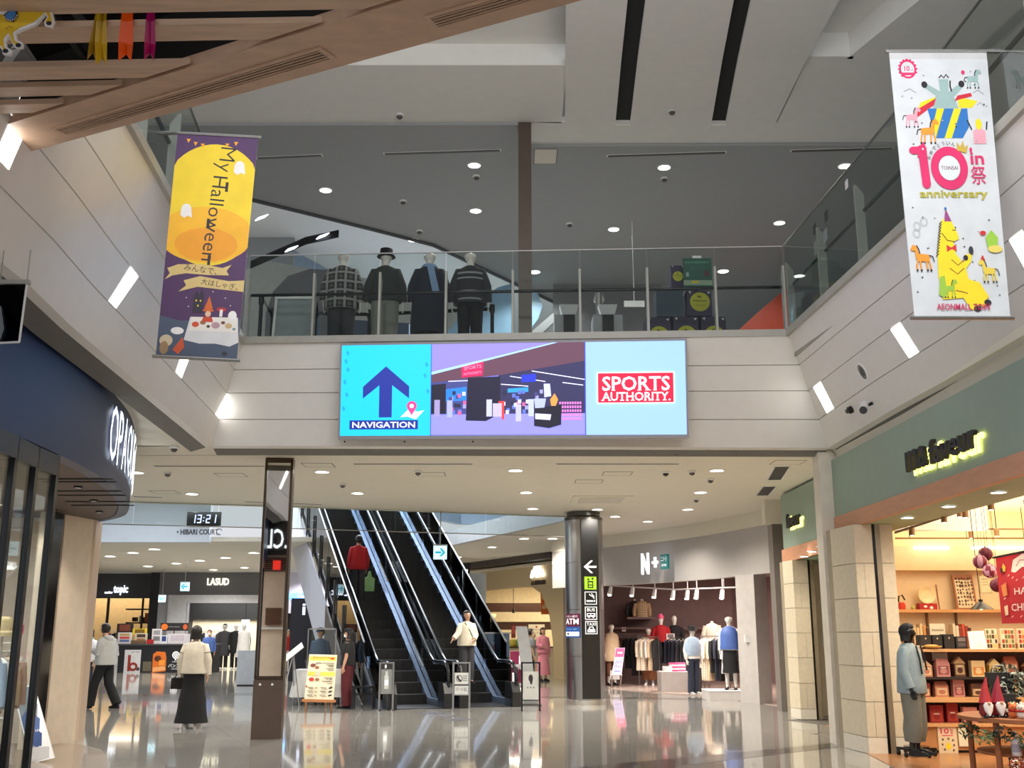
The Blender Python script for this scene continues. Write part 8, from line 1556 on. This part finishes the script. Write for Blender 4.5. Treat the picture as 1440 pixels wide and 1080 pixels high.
t = T('plate', 'round white plate standing on red box on wall shelf', 'plate', (wp(1305), 18.55, ws + .10)); MB().loft([[(r * math.cos(a), y, .15 + r * math.sin(a)) for a in [2 * PI * j / 28 for j in range(28)]] for r, y in ((.06, .04), (.10, .035), (.145, 0), (.15, 0), (.10, .05), (.05, .055))]).obj('dish', K((236, 220, 180), .3), t, 50); MB().cbox((0, .04, .0), (.16, .06, .02)).obj('easel_foot', OAKD, t)
t = T('toy', 'small red and black toy on wall shelf near stone column', 'toy', (wp(1268), 18.55, ws)); MB().loft([[(.07 * math.cos(a) * f, .05 * math.sin(a) * f, z) for a in [2 * PI * j / 12 for j in range(12)]] for f, z in ((.8, 0), (1, .06), (.7, .12))]).obj('body', K((206, 60, 40)), t, 50); MB().tube([(-.05, 0, .12), (-.04, 0, .22), (.02, 0, .24), (.06, 0, .16)], .014, 8).obj('handle', DARK, t)
tag(MB().lathe([(.03, 0), (.04, .03), (.02, .06), (.01, .07)], (wp(1284), 18.55, ws), 12).obj('figurine', K((196, 186, 110)), None, 50), 'tiny green figurine on wall shelf between toy and plate', 'ornament')
tag(MB().tube([(wp(1324) - .02, 18.6, ws), (wp(1322), 18.66, ws + .42)], .012, 6).obj('thin_stick', OAKD), 'thin wooden stick leaning on gift shop back wall', 'stick')
p0, p1 = AY(1339, 808, 18.6), AY(1376, 856, 18.5); t = T('framed_picture', 'oak framed picture of many dark foods on wall shelf', 'picture', ((p0.x + p1.x) / 2, 18.55, ws)); w_ = (p1.x - p0.x) / 2; h = p0.z - ws
MB().hexa([(-w_, -.03, 0), (w_, -.03, 0), (w_, 0, 0), (-w_, 0, 0)], [(-w_, .08, h), (w_, .08, h), (w_, .11, h), (-w_, .11, h)]).obj('frame', OAKD, t)
fn, n_ = quadmap((-w_ + .03, .077, h - .03), (w_ - .03, .077, h - .03), (w_ - .03, -.027, .03), (-w_ + .03, -.027, .03), 40, 54); cv = Canvas(fn, (0, -1, .1), .002, .001); cv.rect(0, 0, 40, 54, K((228, 210, 180)))
for i in range(6):
    for j in range(8):
        x, y = 4 + i * 6.4 + rp.uniform(-1, 1), 4 + j * 6.4 + rp.uniform(-1, 1); cv.ell(x, y, rp.uniform(1.4, 2.8), rp.uniform(1.4, 2.8), K(rp.choice([(60, 36, 34), (84, 50, 40), (50, 34, 36)])), 10)
cv.obj('print', t)
zb = AY(1280, 905, 18.5).z
t = T('wall_shelf', 'lower wall shelf with upright books behind denim mannequin', 'shelf', (7.0, 18.7, zb)); MB().box(6.4, 9.6, 18.36, 18.75, zb - .05, zb).obj('board', OAKD, t, None, True)
for i in range(13):
    c = rp.choice([(150, 60, 50), (226, 206, 170), (80, 50, 44), (206, 150, 90), (120, 90, 60), (196, 80, 60), (230, 222, 206)]); x = wp(1266) + .05 + i * .055; h = .26 + .03 * ((i * 5) % 3)
    if i > 6: x = wp(1330) + .05 + (i - 7) * .052
    t = T('book', 'upright book on lower gift shop wall shelf, %s from left' % ORD[i], 'book', (x, 18.5, zb), 0, 'books on the lower gift shop shelf'); MB().box(-.022, .022, -.09, .09, 0, h).obj('cover', K(c), t); MB().box(-.016, .016, -.086, .092, .006, h + .003).obj('pages', WHT, t)
t = T('pendant_lamp', 'black conical pendant lamp in front of framed food picture', 'ceiling light', AY(1380, 857, 15.6)); MB().lathe([(.17, 0), (.165, .006), (.05, .095), (.03, .11), (.03, .14), (.005, .14)], n=24).obj('shade', BLACKG, t, 40); MB().tube([(0, 0, .14), (-.02, 0, 1.0), (-.03, 0, 3.55 - t.location.z)], .006, 6).obj('cord', DARK, t); MB().ell((0, 0, .02), .03, .03, .03, 10, 6).obj('bulb', E('bulb_warm', (255, 226, 160), 5), t, 50)
p = AY(1386, 822, 16.2); t = T('hanging_picture', 'small grey framed text hung on cord beside food picture', 'picture', p); MB().box(-.09, .09, 0, .015, -.13, .13).obj('frame', K((176, 160, 120)), t); MB().tube([(-.07, .01, .13), (0, .01, .24), (.07, .01, .13)], .004, 6).obj('cord', DARK, t); MB().tube([(0, .01, .24), (0, .01, 3.55 - p.z)], .003, 5).obj('drop_wire', DARK, t); cv = rectcanvas((-.09, 0, .13), (1, 0, 0), .18, .26, (0, -1, 0), 18, 26); cv.rect(1.5, 1.5, 16.5, 24.5, K((206, 190, 150))).text('MENU', 9, 5, K((70, 56, 40)), wdt=11).rect(4, 9, 14, 9.8, K((150, 130, 100))).rect(4, 13, 14, 13.8, K((150, 130, 100))); cv.obj('print', t)
def ball(px, py, Y_, kd, lb):
    p = AY(px, py, Y_); t = T('paper_ball', lb, 'decoration', p, 0, 'hanging paper balls in the gift shop'); r = .085; n = 24; A_ = MB(); rings = []
    for i in range(13):
        ph = PI * (i + .04) / 12.08; rings.append([(r * math.sin(ph) * math.cos(2 * PI * j / n), r * math.sin(ph) * math.sin(2 * PI * j / n), -r * math.cos(ph)) for j in range(n)])
    A_.loft(rings); fs = A_.f; ms = []
    for q in range(len(fs)):
        i, j = divmod(q, n) if q < 12 * n else (0, 0); ms.append(((j // 2 + i // 3) % 2 if kd == 'plaid' else ((j + (2 if kd == 'tilt' else 0) * (i // 3)) // 3) % 2))
    A_.m = ms; A_.obj('shell', [K((120, 20, 50)), K((206, 150, 170) if kd != 'plaid' else (84, 16, 40))], t, 60); MB().tube([(0, 0, r), (0, 0, 3.55 - p.z)], .003, 5).obj('thread', DARK, t); MB().lathe([(.012, r - .003), (.012, r + .014), (.004, r + .018)], n=10).obj('cap', STEEL, t)
ball(1386, 779, 13.4, 'plaid', 'hanging paper ball with plaid pattern, top one'); ball(1378, 790, 13.2, 'stripe', 'hanging paper ball with pink stripes, left one'); ball(1392, 803, 13.1, 'tilt', 'hanging paper ball with slanting stripes, middle one'); ball(1402, 823, 13.5, 'plaid', 'hanging paper ball with plaid pattern, lowest one behind red banner')
q = [AY(1400, 785, 12.6), AY(1475, 768, 11.6), AY(1475, 876, 11.6), AY(1409, 877, 12.5)]; t = T('banner', 'red Christmas banner with white lettering hung in gift shop', 'banner', (q[3] + q[2]) / 2); MB().ext(q, (.004, .01, 0)).obj('cloth', K((176, 22, 30)), t, None, True); fn, n_ = quadmap(*q, 76, 96); n_ = n_.normalized(); n_ = n_ if n_.y < 0 else -n_; cv = Canvas(fn, n_, .004, .0015); CRB = K((232, 206, 190))
cv.poly([(22, 24), (26, 8), (40, 2), (56, 4), (64, 14), (60, 26), (50, 20), (38, 20), (28, 26)], CRB).ell(62, 24, 4, 4, CRB, 12); cv.line([(30, 18), (36, 10), (46, 12), (54, 8)], 1, K((150, 60, 60)))
cv.text('HAPPY', 46, 52, CRB, h=9, wdt=42, bold=.01).text('CHRISTMAS', 52, 74, CRB, h=10, wdt=66, bold=.01)
cv.poly([(12, 10), (15, 16), (14, 22), (11, 22), (10, 16)], K((226, 170, 60))).poly([(6, 42), (14, 38), (15, 56), (8, 58)], K((206, 120, 60))).poly([(8, 72), (14, 70), (14, 84), (9, 85)], K((226, 190, 150))).ell(9, 20, 2, 4, K((40, 30, 30)), 10)
for x, y in [(18, 30), (24, 34), (30, 38), (40, 36), (10, 62), (20, 88), (34, 88), (48, 38), (60, 40)]: cv.line([(x, y), (x + 3, y - 2.4)], .9, CRB)
cv.obj('print', t, True); MB().tube([q[0] + Vector((-.03, 0, .005)), q[1]], .012, 8).obj('rod', DARK, t, 40, True)
for a in (q[0], q[1]): MB().tube([a, (a.x, a.y, 3.55)], .003, 5).obj('cord', DARK, t, None, True)
# ceiling tracks and spots in the gift shop
def tr(a, b_, Ya, Yb, lb):
    p, q = AY(*a, Ya), AY(*b_, Yb); t = T('track_rail', lb, 'light track', p); MB().tube([p, q], .016, 6).obj('rail', M('track_brown', (120, 88, 50), .5), t, 40, True)
    for f in (.1, .5, .9): x_ = lerp(p, q, f); MB().tube([x_, (x_.x, x_.y, 3.56)], .006, 5).obj('hanger', DARK, t, None, True)
    return p, q
tr((1259, 749), (1460, 683), 15.4, 11.2, 'sloping ceiling track nearest the sage fascia'); tr((1259, 757), (1460, 757), 17.6, 17.6, 'level rear ceiling track above cove strips'); tr((1300, 744), (1460, 744), 16.8, 16.6, 'second level ceiling track in gift shop')
for k, (px, py, Y_) in enumerate([(1283, 753, 14.9), (1328, 735, 13.6), (1366, 757, 16.7), (1394, 717, 12.4), (1402, 754, 16.6), (1350, 727, 14.2), (1358, 728, 13.9)]):
    p = AY(px, py, Y_); t = T('track_spot', 'spotlight hanging from gift shop track, %s' % ['left', 'second', 'rear centre', 'nearest right', 'rear right', 'centre, dark left', 'centre, dark right'][k], 'spotlight', p, 0, 'gift shop track spots'); MB().lathe([(.036, 0), (.04, .10), (.02, .12)], n=12).obj('head', M('spot_brown', (140, 104, 66), .4, .3), t, 40); MB().tube([(0, 0, .12), (0, 0, 3.55 - p.z)], .008, 6).obj('stem', DARK, t); MB().lathe([(.034, .002), (.002, -.004)], n=12).obj('lens', LAMP, t, 40)
    if k < 5: l = bpy.data.lights.new('spot', 'SPOT'); l.energy = 34; l.spot_size = 1.9; l.spot_blend = .7; l.shadow_soft_size = .05; l.color = (1, .88, .68); o = bpy.data.objects.new('spot', l); C.objects.link(o); o.location = p + Vector((0, 0, -.03))
# front table with plush toys and greenery
tx, ty = 5.85, 12.55
t = T('round_table', 'round wooden display table with garland at lower right', 'table', (tx, ty, 0)); R_ = lambda z, r: [(r * math.cos(2 * PI * j / 32), r * math.sin(2 * PI * j / 32), z) for j in range(32)]
MB().loft([R_(.58, .76), R_(.585, .78), R_(.625, .78), R_(.63, .76)]).obj('top', OAKD, t, 40); MB().loft([R_(.22, .6), R_(.25, .6)]).obj('lower_shelf', OAKD, t, 40)
for a in (2.6, 3.7, 4.5, 5.6): MB().tube([(.66 * math.cos(a), .66 * math.sin(a), 0), (.66 * math.cos(a), .66 * math.sin(a), .58)], .035, 8).obj('leg', OAKD, t, 40)
def leafball(parent, c, rx, ry, rz, n, m, nm, size=.03, seed=1, tagkind=True):
    r = random.Random(seed); mb = MB()
    for i in range(n):
        d = Vector((r.gauss(0, 1), r.gauss(0, 1), r.gauss(0, 1))).normalized() * r.uniform(.65, 1); p = Vector(c) + Vector((d.x * rx, d.y * ry, d.z * rz)); u = Vector((r.gauss(0, 1), r.gauss(0, 1), r.gauss(0, 1))).normalized(); v = u.orthogonal().normalized(); s_ = size * r.uniform(.7, 1.3)
        mb.add([p - u * s_, p + v * s_ * .4, p + u * s_, p - v * s_ * .4, p + u.cross(v) * s_ * .12], [(0, 1, 4), (1, 2, 4), (2, 3, 4), (3, 0, 4)])
    o = mb.obj(nm, m, parent);
    if tagkind: o['kind'] = 'stuff'
    return o
LEAF = M('leaf_green', (46, 70, 44), .5, var=.3, scale=20); LEAF2 = M('leaf_sage', (120, 140, 96), .5, var=.2, scale=20); LEAFD = M('leaf_dark', (32, 46, 38), .5, var=.3, scale=20)
gt = T('garland', 'leafy green garland along edge of round display table', 'garland', (tx, ty - .7, .5))
for k in range(9): a = 3.3 + k * .3; leafball(gt, (.78 * math.cos(a), .7 + .78 * math.sin(a), -.02 - .06 * (k % 2)), .12, .09, .09, 60, [LEAF, LEAF2, LEAFD][k % 3], 'leaves', .035, k)
gb = T('potted_bush', 'dark green leafy bush on round display table', 'plant', (tx - .12, ty + .25, .63)); MB().lathe([(.10, 0), (.13, .16), (.12, .16), (.11, .14)], n=16).obj('pot', K((60, 50, 44)), gb, 40); leafball(gb, (0, 0, .36), .22, .2, .20, 240, LEAFD, 'leaves', .04, 21); leafball(gb, (.04, -.1, .34), .2, .12, .16, 70, M('leaf_silver', (176, 190, 180), .4), 'pale_leaves', .03, 22)
def gnome(x, y, z, s_, lb, hat, beard=WHT):
    t = T('gnome_doll', lb, 'doll', (x, y, z)); n = 14; R_ = lambda zz, r, dx=0: [(dx + r * math.cos(2 * PI * j / n), r * math.sin(2 * PI * j / n), zz) for j in range(n)]
    MB().loft([R_(0, .06 * s_), R_(.04 * s_, .08 * s_), R_(.12 * s_, .07 * s_), R_(.17 * s_, .04 * s_)]).obj('body', K((120, 24, 30)), t, 60); MB().loft([R_(.15 * s_, .075 * s_), R_(.24 * s_, .055 * s_), R_(.34 * s_, .03 * s_, .01), R_(.44 * s_, .006 * s_, .03)]).obj('hat', hat, t, 60)
    MB().loft([[(.06 * s_ * f * math.cos(a), -.07 * s_ + .03 * s_ * math.sin(a), zz) for a in [2 * PI * j / 10 for j in range(10)]] for f, zz in ((.2, .01), (.8, .07 * s_), (1, .13 * s_), (.6, .16 * s_))]).obj('beard', beard, t, 60); MB().ell((0, -.10 * s_, .15 * s_), .02 * s_, .02 * s_, .02 * s_, 8, 5).obj('nose', SKIN, t, 60)
    MB().ell((-.035 * s_, -.06 * s_, .0), .03 * s_, .05 * s_, .025 * s_, 8, 5).ell((.035 * s_, -.06 * s_, .0), .03 * s_, .05 * s_, .025 * s_, 8, 5).obj('boots', BLACKG, t, 60)
gnome(5.22, 12.25, .64, .95, 'gnome doll with red and white hat at left table edge', K((176, 40, 50))); gnome(5.37, 12.28, .64, .98, 'gnome doll with dark pink knitted hat at table edge', K((150, 30, 56)))
gnome(6.1, 12.3, 1.02, 1.1, 'large gnome doll with red and white striped hat at right frame edge', plaid('hat_stripe', (190, 30, 40), (236, 226, 220), (190, 30, 40), 3.))
pl = None
PLM = M('plush_white', (232, 222, 212), .9, bump=.5, scale=90); PLO = M('plush_orange', (220, 120, 70), .9, bump=.5, scale=90); PLG = M('plush_mint', (176, 206, 170), .9, bump=.5, scale=90)
def plush(m, loc, rz, lb):
    t = T('plush_toy', lb, 'plush toy', loc, rz, 'plush toys on the round table'); MB().ell((0, 0, .045), .05, .045, .045, 12, 8).obj('body', m, t, 60); MB().ell((0, -.015, .115), .045, .042, .04, 12, 8).obj('head', m, t, 60)
    for s_ in (-1, 1): MB().ell((s_ * .032, -.005, .15), .014, .01, .018, 8, 5).obj('ear', m, t, 60)
    e_ = MB()
    for s_ in (-1, 1): e_.ell((s_ * .016, -.055, .12), .006, .004, .007, 6, 4)
    e_.obj('eyes', BLK, t); MB().ell((0, -.055, .105), .009, .006, .006, 6, 4).obj('nose', K((90, 50, 40)), t, 60); MB().tube([(.045 * math.cos(a), -.01 + .045 * math.sin(a), .083) for a in [2 * PI * j / 12 for j in range(13)]], .009, 6).obj('scarf', RED, t); return t
protos = {}
k = 0
for row, (yy, n, x0, x1) in enumerate([(12.02, 5, 5.50, 6.05), (12.14, 6, 5.46, 6.16), (12.27, 6, 5.52, 6.2)]):
    for i in range(n):
        m = [PLM, PLM, PLO, PLM, PLG, PLM][(i + row * 2) % 6]; x = x0 + (x1 - x0) * i / (n - 1); lb = '%s plush toy in %s row on round table, %s from left' % ({PLM.name: 'white', PLO.name: 'orange', PLG.name: 'mint'}[m.name], ['front', 'middle', 'back'][row], ORD[i]); loc = (x, yy + .02 * (i % 2), .63)
        rz = ((i * 5 + row * 3) % 7 - 3) * .2
        if m.name in protos: dup(protos[m.name], loc, rz, lb)
        else: protos[m.name] = plush(m, loc, rz, lb)
for (x, y, z, w_, h, c, lb) in [(6.02, 12.0, .63, .07, .13, (40, 34, 34), 'black gift box with white tag at table front right'), (5.50, 12.42, .63, .11, .24, (22, 22, 24), 'black gift bag on round table behind gnome dolls'), (5.62, 12.75, .63, .14, .46, (24, 24, 26), 'tall black gift bag at back of round table'), (5.95, 12.52, .63, .12, .40, (70, 66, 50), 'olive green box behind bush on round table')]:
    t = T('gift_bag' if 'bag' in lb else 'gift_box', lb, 'gift', (x, y, z)); MB().box(-w_, w_, -.06, .06, 0, h).obj('body', K(c), t); MB().box(-w_ * .5, w_ * .2, -.064, -.06, h * .2, h * .35).obj('tag', WHT, t)
    if 'bag' in lb: MB().tube([(-w_ * .5, 0, h), (-w_ * .4, 0, h + .08), (w_ * .4, 0, h + .08), (w_ * .5, 0, h)], .006, 6).obj('handle', K((196, 190, 180)), t)
    else: MB().box(-w_ * 1.05, w_ * 1.05, -.065, .065, h, h + .03).obj('lid', K((206, 196, 170)), t)
t = T('glass_cone', 'clear wrapped cone parcel on round table', 'gift', (5.42, 12.62, .63)); MB().lathe([(.09, 0), (.08, .06), (.02, .26), (.05, .32)], n=14).obj('wrap', glass_mat('cello', (226, 216, 196), .8, .1), t, 50); MB().ell((0, 0, .07), .06, .06, .07, 10, 6).obj('sweets', K((206, 190, 160)), t, 50)
t = T('soap_bottle', 'white bottle with grey label on lower shelf of round table', 'bottle', (5.42, 12.05, .25)); MB().lathe([(.045, 0), (.05, .01), (.05, .15), (.02, .18), (.018, .21)], n=16).obj('body', K((206, 206, 210), .3), t, 40); MB().lathe([(.02, .21), (.02, .23), (.008, .24), (.008, .26)], n=10).obj('cap', WHT, t, 40); MB().lathe([(.051, .04), (.051, .12)], n=16, caps=False).obj('label', K((150, 150, 170)), t, 40)
t = T('wire_basket', 'dark wire basket under round table beside bottle', 'basket', (5.48, 12.12, .06)); 
for z in (.0, .08, .15): MB().tube([(.12 * math.cos(a), .1 * math.sin(a), z) for a in [2 * PI * j / 16 for j in range(17)]], .006, 6).obj('hoop', DARK, t)
for j in range(8): MB().tube([(.12 * math.cos(j * .785), .1 * math.sin(j * .785), 0), (.12 * math.cos(j * .785), .1 * math.sin(j * .785), .15)], .004, 5).obj('wire', DARK, t)
fb = T('floor_foliage', 'leafy dried bouquet standing under round table', 'plant', (5.72, 12.1, 0)); MB().lathe([(.07, 0), (.09, .2), (.08, .2), (.06, .18)], n=14).obj('vase', K((60, 56, 54)), fb, 40); leafball(fb, (0, 0, .34), .16, .12, .16, 150, LEAFD, 'leaves', .035, 41); leafball(fb, (-.1, -.05, .30), .1, .08, .12, 50, M('leaf_red', (150, 50, 40), .5), 'berries', .02, 42)
fb = T('berry_bouquet', 'red and white berry bouquet on floor before round table', 'plant', (5.35, 11.9, 0)); MB().lathe([(.05, 0), (.06, .08), (.05, .08)], n=12).obj('pot', K((90, 60, 50)), fb, 40); leafball(fb, (0, 0, .16), .09, .08, .09, 90, K((150, 36, 36)), 'berries', .02, 43); leafball(fb, (0, -.02, .18), .09, .08, .08, 50, WHT, 'white_berries', .016, 44)
t = T('price_tag', 'red and white price card at bottom right under table', 'sign', (5.92, 11.85, .05)); MB().box(-.06, .06, 0, .01, 0, .15).obj('card', K((206, 70, 60)), t); MB().box(-.04, .04, -.003, 0, .03, .11).obj('paper', WHT, t); MB().box(-.05, .05, 0, .06, -.05, .0).obj('foot', DARK, t)
t = T('wood_crate', 'pale wooden riser box at right of round table', 'box', (6.12, 12.36, .63)); MB().box(-.16, .16, -.10, .10, .33, .37).obj('top', OAK, t)
for x in (-.14, .14): MB().box(x - .02, x + .02, -.09, .09, 0, .33).obj('leg', OAK, t)
bpy.data.scenes.remove(ts)
